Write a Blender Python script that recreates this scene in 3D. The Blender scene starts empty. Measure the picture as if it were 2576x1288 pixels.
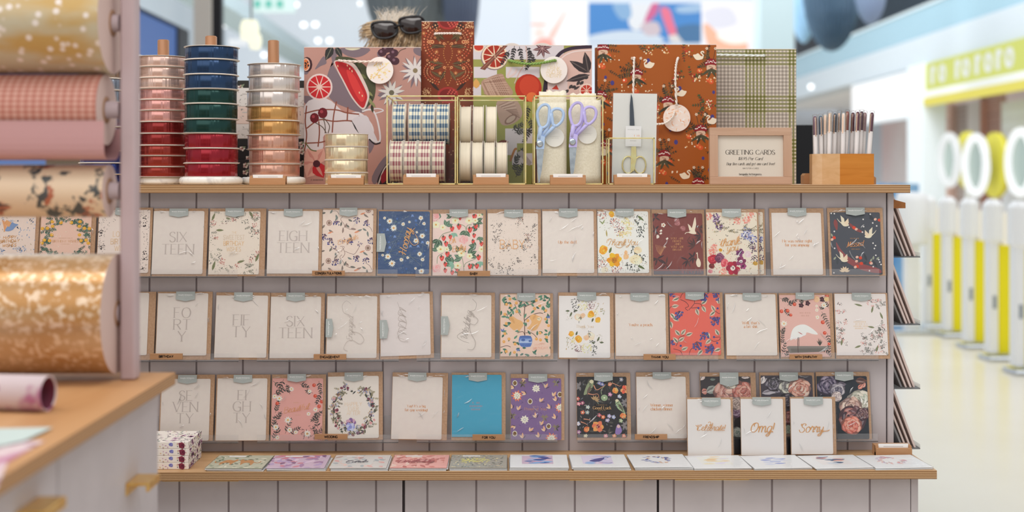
import bpy, bmesh, math, random
from mathutils import Vector, Matrix

# ------------------------------------------------------------------ camera, world, lights
R = math.radians
FPX = 3300.0            # focal length in pixels of the 2576 px wide frame
HOR = 450.0             # pixel row of the horizon
EYE = 1.263
YAW = R(0.65)
SC = bpy.context.scene
COL = SC.collection
SC.view_settings.view_transform = 'Standard'
SC.view_settings.look = 'None'
SC.view_settings.gamma = 1.0
SC.view_settings.use_curve_mapping = False
SC.view_settings.exposure = 0.0

cd = bpy.data.cameras.new('camera')
cam = bpy.data.objects.new('camera', cd)
COL.objects.link(cam)
cam.location = (0, 0, EYE)
cam.rotation_euler = (R(90), 0, -YAW)
cd.sensor_width = 36.0
cd.lens = FPX / 2576.0 * 36.0
cd.shift_y = (HOR - 644.0) / 2576.0
cd.clip_start = 0.05
cd.clip_end = 200
cd.dof.use_dof = True
cd.dof.focus_distance = 2.78
cd.dof.aperture_fstop = 2.6
SC.camera = cam

w = bpy.data.worlds.new('world')
SC.world = w
w.use_nodes = True
bg = w.node_tree.nodes['Background']
bg.inputs[0].default_value = (0.97, 0.98, 1.0, 1)
bg.inputs[1].default_value = 0.58

def area(name, loc, target, sx, sy, power, col):
    ld = bpy.data.lights.new(name, 'AREA')
    ld.shape = 'RECTANGLE'; ld.size = sx; ld.size_y = sy
    ld.energy = power; ld.color = col
    o = bpy.data.objects.new(name, ld); COL.objects.link(o)
    o.location = loc
    o.rotation_euler = (Vector(target) - Vector(loc)).to_track_quat('-Z', 'Y').to_euler()
    return o
area('front_key_light', (-1.7, -1.3, 3.3), (-0.1, 2.9, 0.9), 4.6, 2.2, 36, (1.0, 0.96, 0.925))  # unseen key lamp added from the front to brighten the boarded panels
area('ceiling_light_over', (-0.45, 1.25, 3.5), (0.0, 2.75, 0.75), 4.4, 0.9, 57, (1.0, 0.965, 0.93))
area('ceiling_light_hall', (4.2, 11.5, 5.5), (4.2, 11.5, 0), 7, 12, 330, (0.98, 0.98, 1.0))
area('far_wall_fill', (-1.5, 15, 8), (-2.5, 34.0, 2.5), 14, 5, 2200, (0.95, 0.98, 1.0))  # unseen fill lamp added and aimed to brighten the far hall wall

# ------------------------------------------------------------------ pixel -> place
CY, SY = math.cos(YAW), math.sin(YAW)
def P(px, py, Y):
    """point seen at pixel (px,py) on the upright plane at distance Y"""
    xc = (px - 1288.0) / FPX; zc = (HOR - py) / FPX
    k = Y / (CY - xc * SY)
    return (k * (SY + xc * CY), EYE + k * zc)
def S(px, Y):
    return Y / (CY - (px - 1288.0) / FPX * SY) / FPX
def PX(px, Y): return P(px, HOR, Y)[0]
def PZ(px, py, Y): return P(px, py, Y)[1]

# ------------------------------------------------------------------ materials
def lin(c): return c / 12.92 if c <= 0.04045 else ((c + 0.055) / 1.055) ** 2.4
def hexlin(h, k=1.0):
    h = h.lstrip('#')
    return tuple(min(0.93, lin(int(h[i:i + 2], 16) / 255.0) / k) for i in (0, 2, 4))
MATS = {}
def newmat(name):
    m = bpy.data.materials.new(name); m.use_nodes = True
    return m, m.node_tree.nodes, m.node_tree.links, m.node_tree.nodes['Principled BSDF']
def setp(b, **k):
    for n, v in k.items():
        n = n.replace('_', ' ')
        if n in b.inputs:
            b.inputs[n].default_value = v
KALB = 0.80
def cmat(h, rough=0.6, metal=0.0, spec=0.3, k=KALB):
    """a plain printed / painted colour, with a whisper of paper grain"""
    key = (h, rough, metal, spec, k)
    if key in MATS: return MATS[key]
    m, n, l, b = newmat('colour_' + h.strip('#'))
    c = hexlin(h, k)
    setp(b, Base_Color=(*c, 1), Roughness=rough, Metallic=metal, Specular_IOR_Level=spec)
    MATS[key] = m
    return m
def noisemat(name, h1, h2, scale=20, rough=0.5, detail=4, spec=0.3, metal=0.0, stretch=(1, 1, 1), bump=0.0, lo=0.35, hi=0.65, k=KALB, coat=0.0, dist=0.0):
    if name in MATS: return MATS[name]
    m, n, l, b = newmat(name)
    tc = n.new('ShaderNodeTexCoord'); mp = n.new('ShaderNodeMapping'); mp.inputs['Scale'].default_value = stretch
    nz = n.new('ShaderNodeTexNoise'); nz.inputs['Scale'].default_value = scale; nz.inputs['Detail'].default_value = detail
    nz.inputs['Distortion'].default_value = dist
    cr = n.new('ShaderNodeValToRGB')
    cr.color_ramp.elements[0].position = lo; cr.color_ramp.elements[1].position = hi
    cr.color_ramp.elements[0].color = (*hexlin(h1, k), 1); cr.color_ramp.elements[1].color = (*hexlin(h2, k), 1)
    l.new(tc.outputs['Object'], mp.inputs[0]); l.new(mp.outputs[0], nz.inputs['Vector'])
    l.new(nz.outputs['Fac'], cr.inputs[0]); l.new(cr.outputs[0], b.inputs['Base Color'])
    setp(b, Roughness=rough, Metallic=metal, Specular_IOR_Level=spec, Coat_Weight=coat)
    if bump:
        bp = n.new('ShaderNodeBump'); bp.inputs['Strength'].default_value = bump; bp.inputs['Distance'].default_value = 0.002
        l.new(nz.outputs['Fac'], bp.inputs['Height']); l.new(bp.outputs[0], b.inputs['Normal'])
    MATS[name] = m
    return m
def wood(name, h1, h2, along='x', scale=9, rough=0.45, k=0.95):
    st = {'x': (0.06, 1, 1), 'y': (1, 0.06, 1), 'z': (1, 1, 0.06)}[along]
    return noisemat(name, h1, h2, scale=scale * 6, rough=rough, detail=5, stretch=st, lo=0.3, hi=0.72, dist=0.8, bump=0.08, k=k)
def emit(name, h, s=1.0):
    key = ('e', h, s)
    if key in MATS: return MATS[key]
    m, n, l, b = newmat(name)
    c = hexlin(h)
    setp(b, Base_Color=(*[q * .12 for q in c], 1), Emission_Color=(*hexlin(h), 1), Emission_Strength=s, Roughness=0.5)
    MATS[key] = m
    return m
def clear(name, tint=(1, 1, 1), gloss=0.06, rough=0.06, haze=0.0, hazecol=(0.8, 0.8, 0.8), bump=0.0, bscale=30, fres=True):
    """thin clear sheet: mostly see-through, a share of mirror reflection, an optional milky share"""
    if name in MATS: return MATS[name]
    m = bpy.data.materials.new(name); m.use_nodes = True
    n, l = m.node_tree.nodes, m.node_tree.links
    n.clear()
    out = n.new('ShaderNodeOutputMaterial')
    tr = n.new('ShaderNodeBsdfTransparent'); tr.inputs[0].default_value = (*tint, 1)
    gl = n.new('ShaderNodeBsdfGlossy'); gl.inputs['Roughness'].default_value = rough
    df = n.new('ShaderNodeBsdfDiffuse'); df.inputs[0].default_value = (*hazecol, 1)
    m1 = n.new('ShaderNodeMixShader'); m1.inputs[0].default_value = haze
    l.new(tr.outputs[0], m1.inputs[1]); l.new(df.outputs[0], m1.inputs[2])
    m2 = n.new('ShaderNodeMixShader')
    if fres:
        lw = n.new('ShaderNodeLayerWeight'); lw.inputs['Blend'].default_value = 0.35
        mm = n.new('ShaderNodeMath'); mm.operation = 'MULTIPLY_ADD'
        mm.inputs[1].default_value = 0.35; mm.inputs[2].default_value = gloss
        l.new(lw.outputs['Fresnel'], mm.inputs[0]); l.new(mm.outputs[0], m2.inputs[0])
    else:
        m2.inputs[0].default_value = gloss
    l.new(m1.outputs[0], m2.inputs[1]); l.new(gl.outputs[0], m2.inputs[2])
    if bump:
        tc = n.new('ShaderNodeTexCoord')
        nz = n.new('ShaderNodeTexNoise'); nz.inputs['Scale'].default_value = bscale; nz.inputs['Detail'].default_value = 3
        nz.inputs['Distortion'].default_value = 1.2
        bp = n.new('ShaderNodeBump'); bp.inputs['Strength'].default_value = bump; bp.inputs['Distance'].default_value = 0.004
        l.new(tc.outputs['Object'], nz.inputs['Vector']); l.new(nz.outputs['Fac'], bp.inputs['Height'])
        l.new(bp.outputs[0], gl.inputs['Normal'])
    l.new(m2.outputs[0], out.inputs[0])
    MATS[name] = m
    return m

M_PAINT = noisemat('mauve_grey_paint', 'b2aaab', 'b7afb0', scale=14, rough=0.5, k=0.83)
M_GROOVE = cmat('8a7f80', 0.7)
M_PLYTOP = wood('oak_ply_face', 'bd9468', 'cca67c', 'x', 5)
M_PLY_A = wood('ply_layer_light', 'd0ae86', 'c8a278', 'x', 10)
M_PLY_B = wood('ply_layer_dark', '76512f', '875d38', 'x', 10)
M_KRAFT = noisemat('kraft_paper', 'ad8a6b', 'b99678', scale=220, rough=0.75)
M_TAGWOOD = wood('light_wood_tag', 'a67a55', 'b88d68', 'x', 14)
M_BEECH = wood('beech_wood', 'b2845c', 'be926c', 'x', 14)
M_PEG = wood('peg_wood', '9c6c4a', 'b07f5a', 'z', 12)
M_BRASS = noisemat('brushed_brass', 'd9a85a', 'e6bd72', scale=90, rough=0.3, metal=0.85)
M_GOLD = noisemat('gold_metal', 'd9c07c', 'ecd9a0', scale=60, rough=0.25, metal=0.55, spec=0.8)
M_STEEL = noisemat('steel', 'aab0b6', 'c3c8cc', scale=80, rough=0.22, metal=1.0)
M_WHITE = noisemat('white_satin', 'e4e4e6', 'eaeaec', scale=10, rough=0.4, k=0.9)
M_MARBLE = noisemat('white_marble', 'e6e0da', 'aaa6a8', scale=18, rough=0.3, lo=0.52, hi=0.8, dist=2.5, detail=6)
M_FILM = clear('cello_film', gloss=0.012, rough=0.12, haze=0.006, bump=0.6, bscale=34)
M_ACRY = clear('clear_acrylic', gloss=0.02, rough=0.05, haze=0.055, hazecol=(0.85, 0.85, 0.88))
M_CREASE = clear('cello_crease', gloss=0.32, rough=0.12, haze=0.0)
M_EDGESHADE = clear('acrylic_edge_shade', tint=(0.62, 0.62, 0.63), gloss=0.03, rough=0.1, haze=0.35, hazecol=(0.2, 0.19, 0.19))  # smoky edge tone, with the shadow line under the ledges put into it
M_ACRYFLOOR = clear('acrylic_floor', gloss=0.015, rough=0.05, haze=0.04, hazecol=(0.6, 0.6, 0.6), fres=False)
M_GLASS = clear('box_glass', tint=(0.985, 0.99, 0.985), gloss=0.012, rough=0.03, haze=0.0, fres=False)
M_STICK = noisemat('sage_grey_label', '969c99', '9ca19e', scale=40, rough=0.55)
M_FOIL = cmat('d39c5f', 0.45, 0.35, 0.5)
M_SILV = cmat('bbb1ab', 0.5, 0.1, 0.4)
M_PAPER = noisemat('card_stock', 'd9d0c9', 'dbd3cb', scale=90, rough=0.65)
M_BLACK = cmat('17161a', 0.4)

# ------------------------------------------------------------------ mesh builder
class MB:
    def __init__(s): s.v = []; s.f = []; s.m = []; s.mats = []; s.sm = []
    def mi(s, m):
        if m not in s.mats: s.mats.append(m)
        return s.mats.index(m)
    def face(s, pts, m, smooth=False):
        b = len(s.v); s.v += [tuple(p) for p in pts]
        s.f.append(tuple(range(b, b + len(pts)))); s.m.append(s.mi(m)); s.sm.append(smooth)
    def idx(s, vs, fs, m, smooth=False):
        b = len(s.v); s.v += [tuple(p) for p in vs]; i = s.mi(m)
        for f in fs:
            s.f.append(tuple(b + j for j in f)); s.m.append(i); s.sm.append(smooth)
        return s
    def box(s, x0, x1, y0, y1, z0, z1, m, bev=0.0):
        if bev > 0:
            prof = []
            b = bev
            def ring(z, i):
                return [(x0 + i, y0 + b, z), (x0 + b, y0 + i, z), (x1 - b, y0 + i, z), (x1 - i, y0 + b, z),
                        (x1 - i, y1 - b, z), (x1 - b, y1 - i, z), (x0 + b, y1 - i, z), (x0 + i, y1 - b, z)]
            rs = [ring(z0, b * .999), ring(z0 + b, 0), ring(z1 - b, 0), ring(z1, b * .999)]
            vs = [p for r in rs for p in r]
            fs = [tuple(reversed(range(8)))]
            for k in range(3):
                for j in range(8):
                    fs.append((k * 8 + j, k * 8 + (j + 1) % 8, (k + 1) * 8 + (j + 1) % 8, (k + 1) * 8 + j))
            fs.append(tuple(24 + j for j in range(8)))
            return s.idx(vs, fs, m)
        vs = [(x0, y0, z0), (x1, y0, z0), (x1, y1, z0), (x0, y1, z0), (x0, y0, z1), (x1, y0, z1), (x1, y1, z1), (x0, y1, z1)]
        fs = [(3, 2, 1, 0), (4, 5, 6, 7), (0, 1, 5, 4), (1, 2, 6, 5), (2, 3, 7, 6), (3, 0, 4, 7)]
        return s.idx(vs, fs, m)
    def prism(s, pts, y0, y1, m, axis='y'):
        """closed outline (x,z) pushed from y0 to y1; axis 'x': outline (y,z); 'z': outline (x,y)"""
        def q(a, b, t):
            return (a, t, b) if axis == 'y' else (t, a, b) if axis == 'x' else (a, b, t)
        n = len(pts)
        ar = sum(pts[i][0] * pts[(i + 1) % n][1] - pts[(i + 1) % n][0] * pts[i][1] for i in range(n))
        if (ar < 0) != (axis == 'x'): pts = pts[::-1]
        if axis == 'x': pts = pts[::-1] if False else pts
        vs = [q(a, b, y0) for a, b in pts] + [q(a, b, y1) for a, b in pts]
        fs = [tuple(range(n)), tuple(reversed(range(n, 2 * n)))]
        for i in range(n): fs.append(((i + 1) % n, i, n + i, n + (i + 1) % n))
        return s.idx(vs, fs, m)
    def lathe(s, prof, m, c=(0, 0, 0), axis='z', n=32, smooth=True, cap=True):
        """profile of (radius, height); turns about an axis through c"""
        vs = []; fs = []
        for r, h in prof:
            for j in range(n):
                a = 2 * math.pi * j / n
                x, y = r * math.cos(a), r * math.sin(a)
                vs.append({'z': (c[0] + x, c[1] + y, c[2] + h), 'x': (c[0] + h, c[1] + x, c[2] + y), 'y': (c[0] + y, c[1] + h, c[2] + x)}[axis])
        k = len(prof)
        for i in range(k - 1):
            for j in range(n):
                fs.append((i * n + j, i * n + (j + 1) % n, (i + 1) * n + (j + 1) % n, (i + 1) * n + j))
        s.idx(vs, fs, m, smooth)
        if cap:
            b = len(s.v) - len(vs)
            mi = s.mi(m)
            if prof[0][0] > 1e-6: s.f.append(tuple(b + j for j in reversed(range(n)))); s.m.append(mi); s.sm.append(False)
            if prof[-1][0] > 1e-6: s.f.append(tuple(b + (k - 1) * n + j for j in range(n))); s.m.append(mi); s.sm.append(False)
        return s
    def tube(s, pts, r, m, n=8, closed=False, rad=None):
        pts = [Vector(p) for p in pts]; k = len(pts); vs = []; fs = []
        up = Vector((0.13, 0.21, 0.97))
        for i, p in enumerate(pts):
            if closed: d = pts[(i + 1) % k] - pts[i - 1]
            else: d = pts[min(i + 1, k - 1)] - pts[max(i - 1, 0)]
            d.normalize()
            a = d.cross(up)
            if a.length < 1e-4: a = d.cross(Vector((1, 0, 0)))
            a.normalize(); b = a.cross(d)
            rr = rad[i] if rad else r
            for j in range(n):
                t = 2 * math.pi * j / n
                vs.append(p + a * (rr * math.cos(t)) + b * (rr * math.sin(t)))
        for i in range(k if closed else k - 1):
            i2 = (i + 1) % k
            for j in range(n):
                fs.append((i * n + j, i * n + (j + 1) % n, i2 * n + (j + 1) % n, i2 * n + j))
        if not closed:
            fs.append(tuple(reversed(range(n)))); fs.append(tuple((k - 1) * n + j for j in range(n)))
        return s.idx(vs, fs, m, True)
    def build(s, name, parent=None, loc=None, rot=None):
        me = bpy.data.meshes.new(name)
        me.from_pydata(s.v, [], s.f)
        for m in s.mats: me.materials.append(m)
        me.polygons.foreach_set('material_index', s.m)
        me.polygons.foreach_set('use_smooth', s.sm)
        me.update()
        o = bpy.data.objects.new(name, me); COL.objects.link(o)
        if parent: o.parent = parent
        if loc: o.location = loc
        if rot: o.rotation_euler = rot
        return o

def tag(o, label, cat, group=None, kind=None):
    o['label'] = label; o['category'] = cat
    if group: o['group'] = group
    if kind: o['kind'] = kind
    return o
def thing(name, loc, rot, label, cat, group=None):
    o = bpy.data.objects.new(name, None); COL.objects.link(o)
    o.empty_display_size = 0.05
    o.location = loc; o.rotation_euler = rot
    return tag(o, label, cat, group)
def struct(o, kind='structure'):
    o['kind'] = kind
    return o
def copy_tree(o, parent=None):
    c = o.copy(); COL.objects.link(c)
    if parent: c.parent = parent
    for ch in list(o.children): copy_tree(ch, c)
    return c
def catmull(p, n=6, closed=False):
    out = []; k = len(p)
    for i in range(k if closed else k - 1):
        if closed: a, b, c, d = p[i - 1], p[i], p[(i + 1) % k], p[(i + 2) % k]
        else: a, b, c, d = p[max(i - 1, 0)], p[i], p[i + 1], p[min(i + 2, k - 1)]
        for j in range(n):
            t = j / n
            out.append(tuple(0.5 * (2 * b[q] + (c[q] - a[q]) * t + (2 * a[q] - 5 * b[q] + 4 * c[q] - d[q]) * t * t
                             + (3 * b[q] - a[q] - 3 * c[q] + d[q]) * t ** 3) for q in range(len(b))))
    if not closed: out.append(tuple(p[-1]))
    return out

# ------------------------------------------------------------------ lettering: pen strokes on a 10-unit cap height ('~' = curve)
G = {
'A': (8, '0,0 4,10 8,0|1.5,3.4 6.5,3.4'), 'B': (6.4, '0,0 0,10|~0,10 3.4,10 5.6,8.6 5.4,6.4 3.4,5.3 0,5.3|~0,5.3 3.8,5.2 6.3,3.9 6.2,1.5 4,0 0,0'),
'C': (7.8, '~7.6,8 6.6,9.5 4.4,10 1.8,9 .3,6.5 .3,3.5 1.8,1 4.4,0 6.6,.5 7.6,2'), 'D': (7.6, '0,0 0,10|~0,10 3.6,9.9 6.6,8.4 7.6,5 6.6,1.6 3.6,.1 0,0'),
'E': (5.6, '0,0 0,10|0,10 5.4,10|0,5.2 4.4,5.2|0,0 5.8,0'), 'F': (5.4, '0,0 0,10|0,10 5.4,10|0,5.2 4.4,5.2'),
'G': (8, '~7.6,8 6.6,9.5 4.4,10 1.8,9 .3,6.5 .3,3.5 1.8,1 4.4,0 6.6,.5 7.4,1.4|7.4,4.2 7.4,.8|5,4.4 8,4.4'),
'H': (7.4, '0,0 0,10|7.4,0 7.4,10|0,5.2 7.4,5.2'), 'I': (0.4, '.2,0 .2,10'), 'J': (4, '~4,10 4,2.4 3,.3 1.4,0 0,1'),
'K': (6.8, '0,0 0,10|6,10 0,4.4|2,6.2 6.8,0'), 'L': (5.4, '0,0 0,10|0,0 5.4,0'), 'M': (9, '0,0 0,10|0,10 4.5,1 9,10|9,10 9,0'),
'N': (7.6, '0,0 0,10|0,10 7.6,0|7.6,0 7.6,10'), 'O': (8.6, '~4.3,10 1.5,8.8 .2,5 1.5,1.2 4.3,0 7.1,1.2 8.4,5 7.1,8.8 4.3,10'),
'P': (6, '0,0 0,10|~0,10 3.6,10 6,8.7 5.9,6.2 3.8,4.9 0,4.9'), 'Q': (8.6, '~4.3,10 1.5,8.8 .2,5 1.5,1.2 4.3,0 7.1,1.2 8.4,5 7.1,8.8 4.3,10|5,2 8,-1'),
'R': (6.6, '0,0 0,10|~0,10 3.6,10 6,8.7 5.9,6.4 3.8,5.1 0,5.1|3,5.1 6.6,0'),
'S': (5.8, '~5.4,8.4 4.2,9.8 2,9.8 .5,8.2 .9,6.4 3,5.2 5.2,4 5.7,2 4.4,.3 2,.1 .3,1.7'), 'T': (7.4, '3.7,0 3.7,10|0,10 7.4,10'),
'U': (7, '~0,10 0,3.4 1.2,.7 3.5,0 5.8,.7 7,3.4 7,10'), 'V': (7.8, '0,10 3.9,0|3.9,0 7.8,10'), 'W': (11, '0,10 3,0|3,0 5.5,9|5.5,9 8.2,0|8.2,0 11,10'),
'X': (7.4, '0,10 7.2,0|7,10 .2,0'), 'Y': (7.4, '0,10 3.7,4.8|7.4,10 3.7,4.8|3.7,4.8 3.7,0'), 'Z': (6.6, '0,10 6.4,10|6.4,10 0,0|0,0 6.6,0'),
'a': (4.6, '~.5,5.3 1.7,6.5 3.6,6.3 4.4,4.8 4.4,0|~4.4,3.8 2,3.4 .3,2.1 .7,.4 2.4,0 4.4,1.5'), 'b': (5, '0,10 0,0|~0,4.6 1.6,6.3 3.6,6.3 5,4.6 5,1.9 3.6,.1 1.6,.1 0,1.6'),
'c': (4.5, '~4.6,5.2 3.4,6.4 1.6,6.3 .3,4.6 .3,1.9 1.6,.1 3.4,.1 4.6,1.2'), 'd': (5, '5,10 5,0|~5,4.6 3.4,6.3 1.4,6.3 0,4.6 0,1.9 1.4,.1 3.4,.1 5,1.6'),
'e': (4.7, '.3,3.6 4.7,3.6|~4.7,3.6 4.2,5.7 2.5,6.5 .8,5.5 .2,3.2 1,.8 2.9,0 4.7,1.2'), 'f': (3.2, '~4,9.4 3,10 1.9,9.4 1.6,8 1.6,0|0,6.5 3.4,6.5'),
'g': (5, '~5,6.5 5,-1 4,-2.8 2,-3 .4,-2.2|~5,4.6 3.4,6.3 1.4,6.3 0,4.6 0,1.9 1.4,.1 3.4,.1 5,1.6'), 'h': (4.6, '0,10 0,0|~0,4.4 1.6,6.2 3.6,6.3 4.6,5 4.6,0'),
'i': (0.4, '.2,6.5 .2,0|.2,8.6 .2,9.7'), 'j': (1.6, '~1.5,6.5 1.5,-1.5 .6,-2.9 -.6,-2.8|1.5,8.6 1.5,9.7'), 'k': (4.6, '0,10 0,0|4,6.5 0,2.6|1.5,4 4.6,0'), 'l': (0.4, '.2,10 .2,0'),
'm': (7.6, '0,6.5 0,0|~0,4.6 1.3,6.2 3,6.3 3.8,5 3.8,0|~3.8,4.6 5.1,6.2 6.8,6.3 7.6,5 7.6,0'), 'n': (4.6, '0,6.5 0,0|~0,4.4 1.6,6.2 3.6,6.3 4.6,5 4.6,0'),
'o': (5, '~2.5,6.5 .7,5.6 .1,3.2 .7,.8 2.5,0 4.3,.8 4.9,3.2 4.3,5.6 2.5,6.5'), 'p': (5, '0,6.5 0,-3|~0,4.6 1.6,6.3 3.6,6.3 5,4.6 5,1.9 3.6,.1 1.6,.1 0,1.6'),
'r': (3, '0,6.5 0,0|~0,4.2 1.2,6 3,6.4'), 's': (4, '~3.8,5.5 2.4,6.5 .7,6 .6,4.4 2.2,3.4 3.9,2.3 3.7,.6 2,0 .3,1'), 't': (3.6, '~1.6,8.6 1.6,1.4 2.4,.1 3.8,.5|0,6.5 3.6,6.5'),
'u': (4.6, '~0,6.5 0,1.6 1,.1 2.8,.2 4.6,2|4.6,6.5 4.6,0'), 'v': (4.6, '0,6.5 2.3,0|2.3,0 4.6,6.5'), 'w': (7.4, '0,6.5 1.9,0|1.9,0 3.7,6|3.7,6 5.5,0|5.5,0 7.4,6.5'),
'x': (4.6, '0,6.5 4.6,0|4.6,6.5 0,0'), 'y': (4.8, '0,6.5 2.4,0|~4.8,6.5 2.4,0 1.4,-2.4 0,-3'), 'z': (4.4, '0,6.5 4.2,6.5|4.2,6.5 0,0|0,0 4.4,0'),
'.': (0.6, '.3,0 .3,1'), ',': (0.8, '~.6,1 .6,-.4 0,-1.6'), "'": (0.6, '.3,10 .2,7.6'), '!': (0.6, '.3,10 .3,3|.3,0 .3,1'), '$': (5.6, '~5.2,8 4,9.3 2,9.3 .6,8 1,6.3 3,5.2 5,4.1 5.4,2.4 4.2,.9 2,.7 .4,2|2.9,10.6 2.9,-.6'),
'0': (6, '~3,10 1,8.6 .2,5 1,1.4 3,0 5,1.4 5.8,5 5,8.6 3,10'), '4': (6, '4.4,0 4.4,10|4.4,10 0,3|0,3 6,3'), '5': (5.4, '5,10 .8,10|.8,10 .6,5.6|~.6,5.6 2.8,6.3 5,5 5.2,2.4 3.6,.2 1.4,.1 .2,1.2'),
'6': (5.6, '~4.8,9.6 2.4,8 .8,5.4 .4,2.8 1.4,.5 3.4,.1 5.2,1.4 5.2,4 3.6,5.6 1.6,5 .6,3.4'), '7': (5.4, '0,10 5.4,10|5.4,10 1.6,0'),
'8': (5.6, '~2.8,10 .9,9 .8,6.8 2.8,5.4 5,3.8 5.2,1.4 2.8,0 .5,1.4 .6,3.8 2.8,5.4 4.8,6.9 4.7,9 2.8,10'), '9': (5.6, '~.8,.4 3.2,2 4.8,4.6 5.2,7.2 4.2,9.5 2.2,9.9 .4,8.6 .4,6 2,4.4 4,5 5,6.6'),
'-': (4, '0,4 4,4'), ' ': (2.6, ''),
}
SCR = {  # rounder single-storey forms for handwriting
'a': (4.6, '~4.4,5.6 2.6,6.5 .8,5.2 .2,2.6 1,.3 2.6,.4 4.2,3 4.5,6.3 4.3,2 4.9,.1 6.2,1.2'), 'n': (5, '~-.6,4.6 .4,6.4 .6,4.5 .4,0|~.4,2.5 1.8,5.8 3.4,6.4 4,4.8 3.9,1.6 4.6,.1 6,1.4'),
'm': (8, '~-.6,4.6 .4,6.4 .6,4.5 .4,0|~.4,2.5 1.6,5.8 3,6.4 3.6,4.8 3.5,0|~3.5,2.5 4.9,5.8 6.4,6.4 7,4.8 6.9,1.6 7.6,.1 9,1.4'),
'e': (4, '~-.6,1.4 1.6,2.8 3.6,4.8 3,6.4 1.6,6.2 .5,3.8 .9,1 2.4,0 4.8,1.4'), 'l': (2.6, '~-.4,1.4 2,5 3.2,9 2.2,10 1,8 .6,3 1,.6 2,.1 3.4,1.4'), 'o': (4.8, '~2.8,6.5 .8,5.4 .2,2.8 1,.4 2.8,.1 4.4,1.6 4.5,4.6 2.8,6.5 3.4,5.2 5.8,5.6'),
'r': (3.6, '~-.6,3 .6,7 1.6,5.8 3,6.2 2.6,2.4 2.8,.4 4.4,1.4'), 'u': (5, '~-.4,5 .4,6.4 .3,2 1.4,.1 3,1 4.4,4|~4.5,6.5 4.2,2 4.9,.1 6.2,1.2'), 't': (3, '~-.2,2 1.8,6 2.6,9.6 1.6,3 1.8,.4 3.6,1.2|0,7 3.8,7.3'),
'h': (5, '~-.4,1.4 2,5 3.2,9 2.2,10 1,8 .4,0|~.4,2.5 1.8,5.8 3.4,6.4 4,4.8 3.9,1.6 4.6,.1 6,1.4'), 'k': (4.6, '~-.4,1.4 2,5 3.2,9 2.2,10 1,8 .4,0|~.5,2.4 2.6,6.2 4,5.6 2.6,3.6 1,3.2|~1.6,3.4 3.2,.4 5.4,1.2'),
'y': (5, '~-.4,5 .4,6.4 .3,2.4 1.4,.6 3,1.4 4.4,4|~4.6,6.5 4,0 2.6,-3.4 .6,-4 .2,-2.6 2.6,-.8 6,1.2'), 'g': (5, '~4.4,5.6 2.6,6.5 .8,5.2 .2,2.6 1,.3 2.6,.4 4.4,3.4|~4.6,6.5 4,0 2.6,-3.4 .6,-4 .2,-2.6 2.6,-.8 6,1.2'),
'b': (4.6, '~-.4,1.4 2,5 3.2,9 2.2,10 1,8 .5,2.4 1.4,.1 3.4,.6 4.2,3 3.2,5 2,4.4|~4,4.2 4.6,3.8 5.6,4.4'), 'd': (4.8, '~4.4,5.6 2.6,6.5 .8,5.2 .2,2.6 1,.3 2.6,.4 4.2,3 5.4,10 4.3,2 4.9,.1 6.2,1.2'),
'C': (7, '~1,9.6 0,8.4 1,7.6 3,9 5.6,10 6.4,9 5,7.6 2.4,6.4 .8,3.6 1.4,.8 3.6,0 6.6,1.6'), 'O': (7.6, '~4.6,10 1.8,9 .3,5.4 1,1.4 3.6,0 6.2,1.8 7.4,5.6 6.4,9.2 4.2,9.8 2.6,8 3.4,6.2'),
'S': (6.2, '~-.6,3 1,.4 3.6,0 5.6,2 4.8,4.6 2.4,6 1.8,8 3,9.8 5.2,9.8 6,8.6 5,7.8|~1,9.8 .6,8.4 1.6,7.6'), 'T': (6.4, '~-.4,7 .2,9.4 3,9.6 7,10.2|~4,9.6 3.4,3 2.6,.4 1,.2'),
'Y': (6.6, '~-.4,8.4 .8,10 1.8,8.6 1.6,5.6 2.8,4.6 4.6,5.6 6,8.4|~6.6,10 5.2,3 3.6,-2.6 1.4,-4 .4,-2.8 2.6,-.6 6,1'), 'H': (8, '~.2,8.6 1.4,10 2.2,8 1.8,2 1,0|~7.4,10 6.4,4 6,.8 7.4,.6|~-.6,4 2,5.2 7.4,5.6'),
'E': (6, '~6,8.8 4.6,10 2.4,9.4 1.6,7.4 3.4,5.6 4.4,5.2 1.6,4.8 .4,2.4 1.8,.2 4.4,.2 6.6,2.2'), 'W': (10, '~-1,8 .6,10 1.4,8 1.4,2 2.4,.4 4.6,4 6,9 6,3 7.2,.4 9.4,4.4 10.6,9.6'), 'M': (9, '~-.4,.6 1.2,1 2.2,6 2.8,10 3.4,5 4,1.4 5.6,6 7,10 7,4 7.6,.4 9.4,1'),
}
def glyphs(txt, style):
    x = 0; out = []
    gap = {'serif': 1.9, 'sans': 2.1, 'script': 1.0, 'thin': 1.9}[style]
    for ch in txt:
        wd, src = (SCR.get(ch) or G.get(ch, (3, ''))) if style == 'script' else G.get(ch, (3, ''))
        for st in src.split('|'):
            if not st: continue
            cv = st[0] == '~'
            p = [tuple(float(q) for q in a.split(',')) for a in st.lstrip('~').split()]
            if cv: p = catmull(p, 5)
            out.append((ch, [(x + a, b) for a, b in p], cv))
        x += wd + gap
    return x - gap, out

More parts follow.
